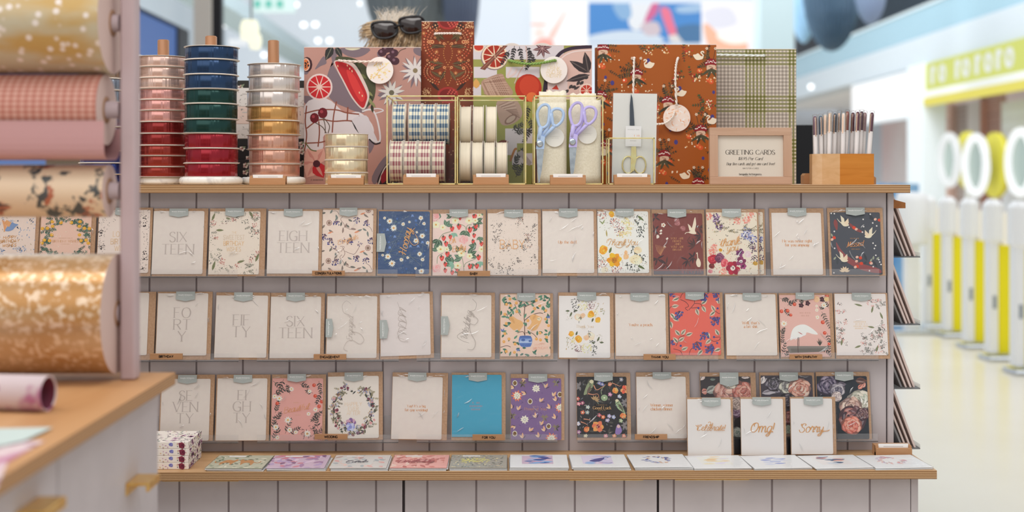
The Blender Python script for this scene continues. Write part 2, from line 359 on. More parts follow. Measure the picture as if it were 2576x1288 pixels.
class Art:
    """a flat print: shapes in photo pixels (y down), clipped to the sheet"""
    def __init__(s, W, H, seed=1):
        s.W, s.H = W, H; s.sh = []; s.sx = s.sy = 1.0; s.ox = s.oy = 0.0; s.r = random.Random(seed); s.rot = 0
    def frame(s, org, sc, left, top):
        """accept coordinates read in a zoomed crop"""
        s.sx = s.sy = 1.0 / sc; s.ox = org[0] - left; s.oy = org[1] - top
        return s
    def poly(s, pts, col):
        p = [(a * s.sx + s.ox, b * s.sy + s.oy) for a, b in pts]
        for ax, lim, sg in ((0, 0, 1), (0, s.W, -1), (1, 0, 1), (1, s.H, -1)):
            q = []; n = len(p)
            for i in range(n):
                a, b = p[i - 1], p[i]
                ia = (a[ax] - lim) * sg >= 0; ib = (b[ax] - lim) * sg >= 0
                if ia != ib:
                    t = (lim - a[ax]) / (b[ax] - a[ax])
                    q.append((a[0] + (b[0] - a[0]) * t, a[1] + (b[1] - a[1]) * t))
                if ib: q.append(b)
            p = q
            if len(p) < 3: return
        s.sh.append((p, col))
    def rect(s, x0, y0, x1, y1, col): s.poly([(x0, y0), (x1, y0), (x1, y1), (x0, y1)], col)
    def ell(s, x, y, rx, col, ry=None, rot=0, n=12, jit=0):
        ry = ry or rx; c, d = math.cos(R(rot)), math.sin(R(rot))
        pts = []
        for i in range(n):
            t = 2 * math.pi * i / n; k = 1 + (s.r.uniform(-jit, jit) if jit else 0)
            a, b = rx * k * math.cos(t), ry * k * math.sin(t)
            pts.append((x + a * c + b * d, y + a * d * -1 + b * c))
        s.poly(pts, col)
    def leaf(s, x, y, ang, L, wd, col, vein=None, bend=0.0):
        c, d = math.cos(R(ang)), -math.sin(R(ang))
        def q(t, o): 
            o += bend * L * t * (1 - t)
            return (x + c * L * t - d * o, y + d * L * t + c * o)
        up = [(0, 0), (.18, .7), (.42, 1), (.7, .72), (1, 0)]
        s.poly([q(t, o * wd / 2) for t, o in up] + [q(t, -o * wd / 2) for t, o in up[-2:0:-1]], col)
        if vein: s.stroke([q(0, 0), q(.5, 0), q(.9, 0)], max(wd * .12, .35), vein)
    def stroke(s, pts, wd, col, smooth=False, taper=False):
        if smooth: pts = catmull(pts, 6)
        n = len(pts)
        nr = []
        for i in range(n):
            a, b = pts[max(i - 1, 0)], pts[min(i + 1, n - 1)]
            dx, dy = b[0] - a[0], b[1] - a[1]; L = math.hypot(dx, dy) or 1
            nr.append((-dy / L, dx / L))
        ws = wd if isinstance(wd, list) else [wd * (1 - .8 * i / (n - 1) if taper else 1) for i in range(n)]
        for i in range(n - 1):
            (x0, y0), (x1, y1) = pts[i], pts[i + 1]
            a, b = ws[i] / 2, ws[i + 1] / 2
            s.poly([(x0 + nr[i][0] * a, y0 + nr[i][1] * a), (x1 + nr[i + 1][0] * b, y1 + nr[i + 1][1] * b),
                    (x1 - nr[i + 1][0] * b, y1 - nr[i + 1][1] * b), (x0 - nr[i][0] * a, y0 - nr[i][1] * a)], col)
    def text(s, txt, cx, cy, cap, col, style='serif', wt=None, rot=0, slant=0.0, wide=1.0):
        """lettering centred on (cx,cy); cap = capital height"""
        k = cap / 10.0
        wd, gl = glyphs(txt, style)
        if style == 'script': slant = slant or 0.3
        wt = wt or {'serif': 1.15, 'sans': 1.5, 'script': 0.8, 'thin': 0.55}[style]
        c, d = math.cos(R(rot)), math.sin(R(rot))
        def tr(a, b):
            a = (a - wd / 2) * k * wide + (b - 5) * k * slant; b = (b - 5) * k
            return (cx + a * c - b * d, cy - (a * d + b * c))
        for ch, p, cv in gl:
            n = len(p); ws = []
            for i in range(n):
                a, b = p[max(i - 1, 0)], p[min(i + 1, n - 1)]
                dx, dy = b[0] - a[0], b[1] - a[1]; L = math.hypot(dx, dy) or 1
                dx, dy = dx / L, dy / L
                if dy > 0: dx, dy = -dx, -dy
                if style == 'serif':
                    t = abs(dy) ** 1.5
                    if dx < -0.2 and not cv: t *= .25
                    ws.append(k * wt * (0.42 + 0.9 * t))
                elif style == 'script': ws.append(k * wt * (0.55 + .5 * abs(dy)))
                else: ws.append(k * wt)
            s.stroke([tr(*q) for q in p], ws, col)
            if style in ('serif', 'thin') and cap > 5:
                for (a, b), (a2, b2) in ((p[0], p[1]), (p[-1], p[-2])):
                    if abs(a - a2) < abs(b - b2) * .55 and min(abs(b - q) for q in (0, 10, 6.5, -3)) < .05 and ch not in "!.,'":
                        s.stroke([tr(a - 1.15, b), tr(a + 1.15, b)], k * wt * .42, col)
    def marks(s, cx, cy, wd, h, col):
        """a line of print too small to read: a row of tiny upright ticks"""
        x = cx - wd / 2; rr = random.Random(int(cx * 7 + cy))
        while x < cx + wd / 2:
            w_ = h * rr.uniform(.25, .6)
            if rr.random() > .16: s.rect(x, cy - h / 2, x + w_ * .55, cy + h / 2, col)
            x += w_ + h * .22
    # ---- plant motifs
    def daisy(s, x, y, r, col, mid, n=9, pw=.42, ang=0, midr=.28, sq=1.0):
        for i in range(n):
            a = 360 * i / n + ang + s.r.uniform(-6, 6)
            L = r * s.r.uniform(.88, 1.05)
            cx, sy = math.cos(R(a)), math.sin(R(a)) * sq
            aa = math.degrees(math.atan2(sy, cx)); LL = L * math.hypot(cx, sy)
            s.leaf(x, y, aa, LL, r * pw, col)
        s.ell(x, y, r * midr, mid, r * midr * sq, n=9)
    def bloom(s, x, y, r, cols, n=6):
        for i in range(n):
            a = R(360 * i / n + s.r.uniform(-15, 15))
            s.ell(x + math.cos(a) * r * .55, y - math.sin(a) * r * .55, r * .5, cols[i % 2], r * .42, math.degrees(a), n=9, jit=.12)
        s.ell(x, y, r * .36, cols[2], n=8, jit=.2)
        if len(cols) > 3:
            for i in range(5): s.ell(x + s.r.uniform(-.2, .2) * r, y + s.r.uniform(-.2, .2) * r, r * .07, cols[3], n=5)
    def rose(s, x, y, r, cols):
        m = len(cols)
        for i in range(7):
            k = 1 - i / 8.0
            s.ell(x + s.r.uniform(-.12, .12) * r, y + s.r.uniform(-.12, .12) * r, r * k, cols[i % m], r * k * .86, s.r.uniform(0, 180), n=10, jit=.14)
    def sprig(s, x, y, ang, L, n, ll, lw, leaf, stem=None, sw=.5, vein=None, bend=0, tip=True):
        pts = []; a = ang
        px, py = x, y
        for i in range(n + 1):
            pts.append((px, py))
            px += math.cos(R(a)) * L / n; py -= math.sin(R(a)) * L / n; a += bend / n
        if stem: s.stroke(pts, sw, stem)
        a = ang
        for i, (u, v) in enumerate(pts):
            if i:
                k = 1 - .35 * i / n
                c = leaf if isinstance(leaf, str) else s.r.choice(leaf)
                s.leaf(u, v, a + s.r.uniform(38, 62), ll * k, lw * k, c, vein)
                s.leaf(u, v, a - s.r.uniform(38, 62), ll * k, lw * k, c, vein)
            a += bend / n
        if tip: s.leaf(pts[-1][0], pts[-1][1], a, ll * .8, lw * .7, leaf if isinstance(leaf, str) else leaf[0], vein)
    def berries(s, x, y, rad, n, r, cols, stem=None):
        for i in range(n):
            a = s.r.uniform(0, 6.28); q = rad * math.sqrt(s.r.random())
            u, v = x + q * math.cos(a), y + q * math.sin(a)
            if stem: s.stroke([(x, y + rad * .6), (u, v)], .35, stem)
            s.ell(u, v, r * s.r.uniform(.75, 1.15), s.r.choice(cols), n=7)
    def flecks(s, n, cols, l0, l1, wd, keep=None, x0=0, y0=0, x1=None, y1=None):
        """small strokes scattered over the sheet (place in sheet pixels, size in the current frame)"""
        x1 = x1 or s.W; y1 = y1 or s.H
        sv = (s.sx, s.sy, s.ox, s.oy); k = s.sx
        s.sx = s.sy = 1.0; s.ox = s.oy = 0.0
        for i in range(n):
            u, v = s.r.uniform(x0, x1), s.r.uniform(y0, y1)
            if keep and not keep(u, v): continue
            s.leaf(u, v, s.r.uniform(0, 360), s.r.uniform(l0, l1) * k, wd * k, s.r.choice(cols))
        s.sx, s.sy, s.ox, s.oy = sv
    def layers(s):
        """ink layer of every shape: one above whatever it covers"""
        n = 56; g = {}; out = []
        for p, c in s.sh:
            a = [min(n, max(0, int(q[0] / s.W * n))) for q in p]; b = [min(n, max(0, int(q[1] / s.H * n))) for q in p]
            cells = [(i, j) for i in range(min(a), max(a) + 1) for j in range(min(b), max(b) + 1)]
            k = 1 + max(g.get(q, 0) for q in cells)
            for q in cells: g[q] = k
            out.append(k)
        s.top = max(out) if out else 0
        return out
    def emit(s, mb, x0, z0, kx, kz, y, step=1e-5, matf=None):
        """lay the print on mb: pixel (u,v) -> (x0+u*kx, y, z0-v*kz)"""
        lay = s.layers()
        for i, (p, col) in enumerate(s.sh):
            ar = sum(p[j - 1][0] * p[j][1] - p[j][0] * p[j - 1][1] for j in range(len(p)))
            if abs(ar) < 1e-5: continue
            if ar > 0: p = p[::-1]
            m = col if not isinstance(col, str) else (matf or cmat)(col)
            mb.face([(x0 + u * kx, y - lay[i] * step, z0 - v * kz) for u, v in p], m)

# ------------------------------------------------------------------ display cabinet
YS, YPAN = 2.765, 2.80         # front of upper top, upper panel
YL, YLC = 2.60, 2.637          # front of lower shelf, lower doors
Z1 = EYE - 0.0126              # upper top surface
Z0 = EYE - 0.580               # lower shelf surface
TH = 0.0172
XL = PX(-150, YS)               # left end hidden behind the roll stand
XR1 = PX(2290, YS); XR0 = PX(2357, YL)
YB = 3.26

def slab(name, x0, x1, y0, y1, ztop, label, cat):
    mb = MB(); n = 9; t = TH / n
    top = 0.0012
    mb.box(x0, x1, y0, y1, ztop - top, ztop, M_PLYTOP)
    t = (TH - top) / n
    for i in range(n):
        mb.box(x0, x1, y0, y1, ztop - top - (i + 1) * t, ztop - top - i * t, M_PLY_B if i % 2 == 0 else M_PLY_A)
    return tag(mb.build(name), label, cat)
slab('countertop', XL, XR1, YS, YB, Z1, 'long pale plywood countertop carrying ribbon spools and gift bags', 'countertop')
slab('display_shelf', XL, XR0, YL, YPAN, Z0, 'low plywood ledge shelf carrying the flat postcards', 'shelf')

def planks(mb, x0, x1, z0, z1, y, grooves, gw=0.0040, gd=0.0026, th=0.018):
    """boarded front with narrow recessed joints"""
    xs = [x0] + [g for g in sorted(grooves) if x0 + .01 < g < x1 - .01] + [x1]
    mb.box(x0, x1, y + gd, y + th, z0, z1, M_GROOVE)
    for i in range(len(xs) - 1):
        a = xs[i] + (gw / 2 if i else 0); b = xs[i + 1] - (gw / 2 if i < len(xs) - 2 else 0)
        mb.box(a, b, y, y + gd + .001, z0, z1, M_PAINT)
rack = thing('display_cabinet', ((XL + XR1) / 2, 3.0, 0), (0, 0, 0), 'mauve grey boarded display cabinet holding the rows of greeting cards', 'cabinet')
def rel(o, root):
    """keep world coordinates while parenting to root"""
    o.parent = root; o.location = -Vector(root.location)
    return o
XPR = PX(2229, YPAN)
mb = MB(); planks(mb, XL + .03, XPR, Z0 - TH, Z1 - TH, YPAN, [PX(g, YPAN) for g in (-92, 26, 143, 260, 376, 494, 611, 728, 845, 963, 1080, 1197, 1314, 1431, 1548, 1665, 1782, 1898, 2015, 2132)])
rel(mb.build('boarded_panel'), rack)
mb = MB(); mb.box(PX(2232, YPAN), PX(2247, YPAN), YPAN - .004, YB - .03, Z0 - .002, Z1 - TH, M_PAINT, .001)
rel(mb.build('side_panel'), rack)
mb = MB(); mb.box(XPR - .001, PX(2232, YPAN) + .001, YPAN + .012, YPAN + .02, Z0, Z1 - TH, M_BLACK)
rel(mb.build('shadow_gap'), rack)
mb = MB(); mb.box(XL + .03, XPR, YB - .05, YB - .03, Z0, Z1 - TH, M_PAINT)
rel(mb.build('back_panel'), rack)

base = thing('base_cabinet', ((XL + XR0) / 2, 2.9, 0), (0, 0, 0), 'mauve grey base cabinet with boarded doors under the low shelf', 'cabinet')
zt = Z0 - TH
mb = MB()
mb.box(XL + .03, PX(2288, YLC), YLC + .024, YB - .03, 0.06, zt - .001, M_GROOVE)
rel(mb.build('carcass'), base)
mb = MB(); mb.box(PX(2292, YLC), PX(2310, YLC), YLC, YB - .03, 0.0, zt - .001, M_PAINT, .001)
rel(mb.build('side_panel'), base)
mb = MB(); mb.box(XL + .05, PX(2285, YLC), YLC + .05, YLC + .07, 0.0, 0.06, M_GROOVE)
rel(mb.build('plinth'), base)
gs = [PX(g, YLC) for g in (-46, 78, 202, 326, 451, 575, 699, 822, 946, 1075, 1198, 1322, 1446, 1570, 1695, 1818, 1942, 2065, 2188)]
for a, b, pl in ((-270, 366, (100, 290)), (372, 1012, (408, 600)), (1019, 1652, (1433, 1618)), (1658, 2290, (1698, 1885))):
    x0, x1 = PX(a, YLC), PX(b, YLC)
    mb = MB(); planks(mb, x0, x1, 0.07, zt - .004, YLC, gs, th=.022)
    d = rel(mb.build('door'), base)
    p0, p1 = PX(pl[0], YLC - .012), PX(pl[1], YLC - .012)
    mb = MB(); mb.box(p0, p1, YLC - .012, YLC + .004, zt - .0055, zt - .0005, M_BRASS, .0006); mb.box(p0, p1, YLC - .0125, YLC - .011, zt - .0065, zt - .0005, M_BRASS)
    mb.build('pull', d)

# acrylic ledges -------------------------------------------------------------
LIP = YPAN - .040
def ledge(a, b, py, where):
    x0, x1 = PX(a, LIP), PX(b, LIP); z = PZ(0, py, LIP) if False else EYE - (py - HOR) * LIP / FPX
    cx = (x0 + x1) / 2; w2 = (x1 - x0) / 2; d = YPAN - LIP
    root = thing('acrylic_ledge', (cx, LIP, z), (0, 0, 0), where, 'card ledge', 'clear ledges on the panel')
    mb = MB(); mb.box(-w2, w2, 0, .0025, 0, .0165, M_ACRY); mb.box(-w2, w2, -.0006, -.0001, -.0008, .0010, M_EDGESHADE); mb.build('front_lip', root)  # thin dark strip draws the shadow along the bottom of the lip
    mb = MB(); mb.box(-w2, w2, .0026, d - .0026, 0, .0015, M_ACRYFLOOR); mb.build('base_plate', root)
    mb = MB(); mb.box(-w2, w2, d - .0025, d - .0002, 0, .05, M_ACRY); mb.build('back_plate', root)
ROWY = {1: 697.2, 2: 908.2, 3: 1112.7}
segs = {1: [(-163, 194), (240, 597), (643, 1000), (1045, 1401), (1452, 1809), (1856, 2212)],
        2: [(240, 600), (646, 1003), (1048, 1402), (1453, 1807), (1853, 2210)],
        3: [(240, 599), (647, 1002), (1048, 1402), (1453, 1807), (1853, 2209)]}
rn = {1: 'top', 2: 'middle', 3: 'bottom'}
pn = ['at the left', 'second from the left', 'in the centre', 'fourth from the left', 'at the right end']
for r_, ss in segs.items():
    for i, (a, b) in enumerate(ss[-5:]):
        ledge(a, b, ROWY[r_], 'clear acrylic card ledge %s of the %s row' % (pn[i], rn[r_]))
ledge(-163, 194, ROWY[1], 'clear acrylic card ledge behind the paper rolls, under the HAPPY BIRTHDAY card')

# ------------------------------------------------------------------ greeting card prints
CR = {'1': ((300, 500), 4.954), '2': ((790, 500), 5.724), '3': ((1210, 500), 5.724), '4': ((1620, 500), 5.855), '5': ((1920, 480), 5.367),
      '6': ((280, 710), 4.684), '7': ((790, 710), 5.481), '8': ((1230, 710), 5.855), '9': ((1530, 710), 5.855), '10': ((1810, 710), 4.86),
      '11': ((390, 910), 4.155), '12': ((800, 910), 4.154), '13': ((1110, 910), 4.154), '14': ((1430, 910), 4.154), '15': ((1710, 910), 4.154),
      '16': ((1970, 910), 3.407), '0': ((0, 400), 4.2925)}
def fr(A, c):
    o, k = CR[c]; A.frame(o, k, A.card[0], A.card[1]); return A
def local(A): A.sx = A.sy = 1.0; A.ox = A.oy = 0.0; return A

def serif_lines(lines, cap, gap, cy, col=None, wt=None, wide=1.0, style='serif'):
    def f(A):
        c = col or M_SILV
        n = len(lines)
        for i, t in enumerate(lines):
            A.text(t, A.W * .5, cy + (i - (n - 1) / 2) * gap, cap, c, style, wt, wide=wide)
    return f
def quip(lines, px, pys, cap=7.0, crop=None):
    def f(A):
        for t, y in zip(lines, pys):
            A.text(t, px - A.card[0], y - A.card[1], cap, 'c98a50', 'serif', 1.15)
    return f
def out_ell(A, kx, ky, cx=.5, cy=.5):
    return lambda u, v: ((u - A.W * cx) / (A.W * kx)) ** 2 + ((v - A.H * cy) / (A.H * ky)) ** 2 > 1

def a_sweet(A):
    keep = out_ell(A, .36, .34); r = A.r
    for i in range(92):
        u, v = r.uniform(0, A.W), r.uniform(0, A.H)
        if not keep(u, v): continue
        k = r.random()
        if k < .3: A.berries(u, v, 7, 9, 1.1, ['4e564f', '6b706a', '3c4844', '2e3033'])
        elif k < .55: A.berries(u, v, 7, 12, 1.5, ['c9978c', 'b98078', 'd3aaa0', 'a8706c'])
        elif k < .8: A.sprig(u, v, r.uniform(0, 360), 13, 4, 5, 1.6, ['6e7466', '575c55', '8b8a78'], '77786a', .4)
        else: A.flecks(5, ['4a4a45', 'a57a74', '6c7a5c'], 2, 5, 1.2, None, u - 8, v - 8, u + 8, v + 8)
    for u, v, a, L, w_ in ((5, 24, 70, 22, 6), (16, 48, 0, 20, 6), (99, 0, -60, 20, 7), (118, 128, 70, 24, 7), (10, 150, 75, 26, 7), (72, 130, 15, 20, 6), (40, 16, -20, 14, 4)):
        A.leaf(u, v, a, L, w_, '7f8461', '5d6249')
    A.flecks(160, ['3b3b3b', '77706a', 'b79a92'], 1.5, 4, .8, keep)
    for t, y, cp, cc in (('THE', 54, 5, 'd2b083'), ('SWEETEST', 66, 11, 'cbb79f'), ('BIRTHDAY', 81, 11, 'd8ae72'), ('WISHES', 96, 11, 'd3b48a'), ('FOR YOU', 107, 4, 'cdb79d')):
        A.text(t, 62, y, cp, cc, 'thin', .75, wide=.72 if cp > 9 else 1)
def a_lots(A):
    keep = out_ell(A, .37, .35); r = A.r
    A.flecks(520, ['6b625e', '3a3536', '8b817a'], 2, 4.5, 1.1, keep)
    for i in range(40):
        u, v = r.uniform(0, A.W), r.uniform(0, A.H)
        if keep(u, v): A.berries(u, v, 6, 8, 1.4, ['2b2628', '3d3436'])
    for t, y in (('LOTS OF', 62), ('BIRTHDAY', 81), ('WISHES', 98)): A.text(t, 66, y, 13, 'd5b68d', 'thin', .8, wide=.8)
def a_bday_lemon(A):
    fr(A, '0')
    r = A.r
    for s_ in (-1, 1):
        for i in range(60):
            a = R(r.uniform(-90, 90)); rr = r.uniform(.95, 1.35)
            u = 688 + s_ * math.cos(a) * 200 * rr; v = 870 - math.sin(a) * 220 * rr
            A.sprig(u, v, r.uniform(0, 360), 55, 4, 26, 9, ['3f6b5c', '2f564c', '578271'], '5d4a3a', 2.5)
        for u, v in ((56, -180), (150, -190), (145, -140), (200, -118), (150, -45), (170, 18), (225, 12), (250, 45), (255, -115)):
            A.ell(688 + s_ * u, 870 + v, 20, 'eda73c', 18); A.ell(688 + s_ * u - 4, 866 + v, 9, 'f3bb58', 8)
    for i in range(40): A.ell(r.uniform(420, 955), r.uniform(300, 1200), 5, 'f0d8c8', n=6)
    A.marks(688, 860, 150, 7, 'b98c5e'); A.text('BIRTHDAY WISHES', 688, 893, 24, 'c79a68', 'serif', 1, wide=1.0); A.marks(688, 925, 90, 7, 'b98c5e')
def a_bday_bird(A):
    fr(A, '0'); r = A.r
    A.flecks(150, ['7b93b4', '3e4d66', 'a8b2c4', 'b5a58f'], 14, 34, 9)
    for i in range(26): A.sprig(r.uniform(-150, 350), r.choice([r.uniform(480, 760), r.uniform(940, 1200)]), r.uniform(0, 360), 60, 3, 24, 10, ['6c86ad', '39465d', '9fb0cb'], '9b9184', 2.5)
    for i in range(9): A.stroke([(20, 790 - i * 4), (60 - i * 8, 740 - i * 9), (95 - i * 13, 690 - i * 3)], 7, 'dca06e', True)
    A.poly(catmull([(30, 770), (90, 690), (130, 700), (170, 712), (140, 735), (110, 770), (60, 785)], 4, True), '7d96bd'); A.poly([(95, 690), (40, 660), (20, 700), (70, 740)], 'd9a06b')
    for t, y in (('HAPPY', 850), ('BIRTHDAY', 892), ('WISHES', 938)): A.text(t, 85, y, 32, 'c38e4a', 'sans', 1.5, rot=3, slant=.2)
def a_congrats(A):
    fr(A, '2'); r = A.r
    def bunch(x, y):
        for i in range(16):
            u, v = x + r.uniform(-45, 45), y + r.uniform(-45, 45)
            A.stroke([(x + 20, y - 50), (u, v)], 3, '6d4a52'); A.ell(u, v, r.uniform(7, 10), r.choice(['3b3a78', '2c2c5c', '55539a']), n=7)
    def tw(p): A.stroke(p, 5, '6d4a4e', True)
    for dy in (0, 550):
        for p in ([(400, 260 + dy), (370, 300 + dy), (420, 370 + dy), (430, 420 + dy)], [(430, 400 + dy), (500, 440 + dy), (560, 450 + dy)], [(250, 180 + dy), (310, 180 + dy), (345, 230 + dy)], [(740, 380 + dy), (800, 420 + dy), (830, 480 + dy)]): tw(p)
        for x, y in ((305, 370), (600, 320), (745, 350)): bunch(x, y + dy)
        for x, y, a, L in ((370, 400, 80, 70), (430, 420, 65, 75), (480, 300, -25, 70), (455, 380, -40, 60), (520, 430, -10, 80), (690, 430, -30, 70), (700, 220, -35, 90), (200, 450, -30, 80), (300, 230, -70, 80), (400, 500, 85, 90), (330, 260, 240, 80), (150, 200, 200, 60), (760, 470, -80, 90), (820, 230, 0, 60), (215, 215, 60, 70), (610, 470, 20, 80), (140, 380, 240, 60), (500, 510, -60, 70)):
            A.leaf(x, y + dy, a, L, 30, r.choice(['8e8177', '6f7168', '7f8a84', 'a08a80']), '5b4a4a', .15)
        for x, y in ((205, 350), (770, 165)):
            A.ell(x, y + dy, 40, '8b4a48', 42); A.ell(x, y + dy, 32, 'efd6c6', 34); A.ell(x, y + dy, 24, '8a6e60', 26)
        for x, y in ((610, 480), (690, 215), (225, 490)): A.leaf(x - 40, y + dy + 15, 20, 85, 24, 'd68d68')
    for dx in (0,): bunch(230, 620); bunch(510, 620); bunch(810, 610); bunch(130, 560)
    for p in ([(230, 690), (330, 760), (360, 790)], [(380, 770), (430, 700), (370, 690)], [(440, 760), (540, 800), (590, 790), (650, 690)], [(400, 700), (440, 790), (400, 860)]): tw(p)
    for x, y in ((400, 600), (280, 700), (650, 650)): A.berries(x, y, 40, 14, 7, ['6b4e60', '3e3a72', '8d7f78'])
    A.text('Congrats', 480, 590, 70, M_FOIL, 'script', .8, rot=18)
def a_hooray(A):
    fr(A, '2'); r = A.r
    for i in range(60): A.sprig(r.uniform(920, 1650), r.uniform(190, 1100), r.uniform(-40, 60), 90, 4, 26, 7, ['2f4a78', '5b708f', '6d8094', '274068'], '5f738c', 2.5)
    for i in range(60): A.ell(r.uniform(920, 1650), r.uniform(190, 1100), r.uniform(4, 22), r.choice(['4a6fa8', '3d5f98', '32528a', '4f6b7d']), n=7, jit=.2)
    for i in range(18): A.stroke([(r.uniform(1000, 1600), r.uniform(250, 1050)), (r.uniform(1000, 1650), r.uniform(250, 1050))], 3, '7d8a80')
    for x, y, q in ((1075, 330, 50), (1135, 430, 55), (1525, 280, 42), (1572, 362, 32), (1270, 372, 34), (1000, 285, 26), (1360, 340, 24), (1550, 545, 48), (1460, 615, 46), (1470, 490, 22), (1630, 645, 34), (1060, 850, 52), (1120, 950, 56), (1515, 810, 42), (1560, 890, 34), (1255, 895, 34), (1345, 865, 26), (1545, 1060, 48), (1460, 1020, 24), (985, 830, 26)):
        A.daisy(x, y, q, 'ece3d6', 'd9a25c', 12, .36, r.uniform(0, 30), .3)
    for x, y in ((1045, 460), (1150, 560), (1400, 250), (1080, 720), (1490, 700), (1550, 640), (1380, 700)):
        A.poly([(x - 18, y + 18), (x - 8, y - 22), (x + 14, y - 20), (x + 26, y + 16), (x + 6, y + 8)], '6f8fc4')
    A.text('Hooray', 1305, 620, 110, M_FOIL, 'script', 1.0, rot=78, slant=.2)
    A.stroke([(1440, 430), (1350, 560), (1420, 680), (1500, 640), (1450, 520)], 7, M_FOIL, True)
def a_straw(A):
    fr(A, '2'); r = A.r
    def berry(x, y, k=1.0, a=0):
        A.poly(catmull([(x - 34 * k, y - 22 * k), (x, y - 38 * k), (x + 34 * k, y - 20 * k), (x + 22 * k, y + 22 * k), (x, y + 46 * k), (x - 24 * k, y + 22 * k)], 3, True), 'd6433f')
        for i in range(8): A.ell(x + r.uniform(-20, 20) * k, y + r.uniform(-20, 26) * k, 3.5 * k, 'efb7a0', n=5)
        for a in (40, 80, 120, 160): A.leaf(x, y - 28 * k, a + 70, 30 * k, 12, '3f5a43')
    def lf(x, y, a, L, c=None):
        c = c or r.choice(['3c5646', '4b6650', '55745f'])
        for d in (-45, 0, 45): A.leaf(x, y, a + d, L, L * .52, c, '8aa58a')
    for x, y, a, L in ((1760, 300, 200, 60), (1900, 400, 60, 100), (1980, 250, 160, 90), (2330, 330, -20, 110), (2350, 420, 180, 90), (1790, 600, 250, 120), (1780, 760, 120, 110), (2080, 800, 60, 120), (2230, 830, 30, 130), (2120, 880, 150, 120), (2330, 700, 170, 110), (2400, 560, 260, 80), (1900, 850, -30, 90), (2180, 470, 260, 110), (1990, 960, 140, 120), (2380, 240, 60, 70), (1820, 240, 200, 60), (2100, 1050, 200, 90), (1980, 700, 200, 80), (2250, 960, 300, 80)): lf(x, y, a, L)
    for x, y, a, L in ((2010, 500, 270, 80), (2010, 960, 200, 90), (2390, 920, 270, 90)): lf(x, y, a, L, '84b39f')
    for p in ([(1780, 620), (1850, 520), (1960, 480), (2010, 420)], [(2190, 520), (2180, 420), (2120, 380), (2080, 370)], [(2190, 520), (2200, 400), (2270, 380)], [(1770, 960), (1780, 850), (1850, 800)], [(2160, 1000), (2190, 940), (2330, 880)], [(2160, 1060), (2140, 900), (2100, 800)]): A.stroke(p, 8, '7d8f72', True)
    for x, y, k in ((2085, 410, 1), (1985, 440, .95), (2245, 455, 1), (2330, 405, .85), (2310, 260, 1), (1865, 580, .9), (1960, 560, .8), (2305, 540, .8), (1920, 810, .95), (1840, 870, .95), (2370, 860, .95), (2245, 990, .9), (2345, 985, .9), (1890, 960, .8), (1990, 1080, .8), (1890, 1050, .8), (2290, 625, .7), (1900, 660, .9), (2410, 660, .8), (2060, 1040, .7), (2100, 290, .6)): berry(x, y, k)
    for x, y, q in ((1750, 380, 62), (1850, 420, 50), (2030, 320, 58), (2230, 320, 60), (2320, 320, 45), (2380, 240, 40), (1820, 740, 62), (1910, 740, 40), (2120, 800, 62), (2240, 840, 50), (2070, 980, 58), (2410, 740, 50)):
        for i in range(5): A.ell(x + math.cos(i * 1.256 + q) * q * .52, y - math.sin(i * 1.256 + q) * q * .52, q * .46, 'f0dfbf', q * .4, n=8)
        A.ell(x, y, q * .24, 'd2a455', n=8)
    for x, y in ((2150, 600), (1760, 1020), (1730, 250)): A.rose(x, y, 75, ['e8b0ad', 'efc3bd', 'e09d9c'])
    A.text('Oh', 1990, 620, 70, M_FOIL, 'script', 1, rot=20); A.text('Baby', 2090, 720, 80, M_FOIL, 'script', 1, rot=12)
def a_baby(A):
    r = A.r
    A.flecks(260, ['6f6a66', '8f8781', '524c4c'], 1.2, 2.6, .7)
    for u, v in ((24, 36), (20, 62), (44, 88), (70, 122), (56, 150), (105, 60), (112, 40), (120, 120), (96, 85), (30, 142), (80, 20), (5, 128)):
        for i in range(16): A.leaf(u + r.uniform(-12, 12), v + r.uniform(-12, 12), r.uniform(0, 360), r.uniform(2.5, 7), 1.6, r.choice(['4e4848', '77706a', '3c3838', '8a7d74']))
        A.sprig(u, v, r.uniform(0, 360), 12, 3, 6, 1.7, '4d4646', '77706a', .3)
    for u, v in ((80, 18), (100, 62), (102, 82)): A.berries(u, v, 10, 18, 1.1, ['a5716c', 'c79b8c', '5b4b4c', 'd9b58c'])
    A.text('BABY', 62, 80, 22, M_FOIL, 'thin', .7, wide=.82)
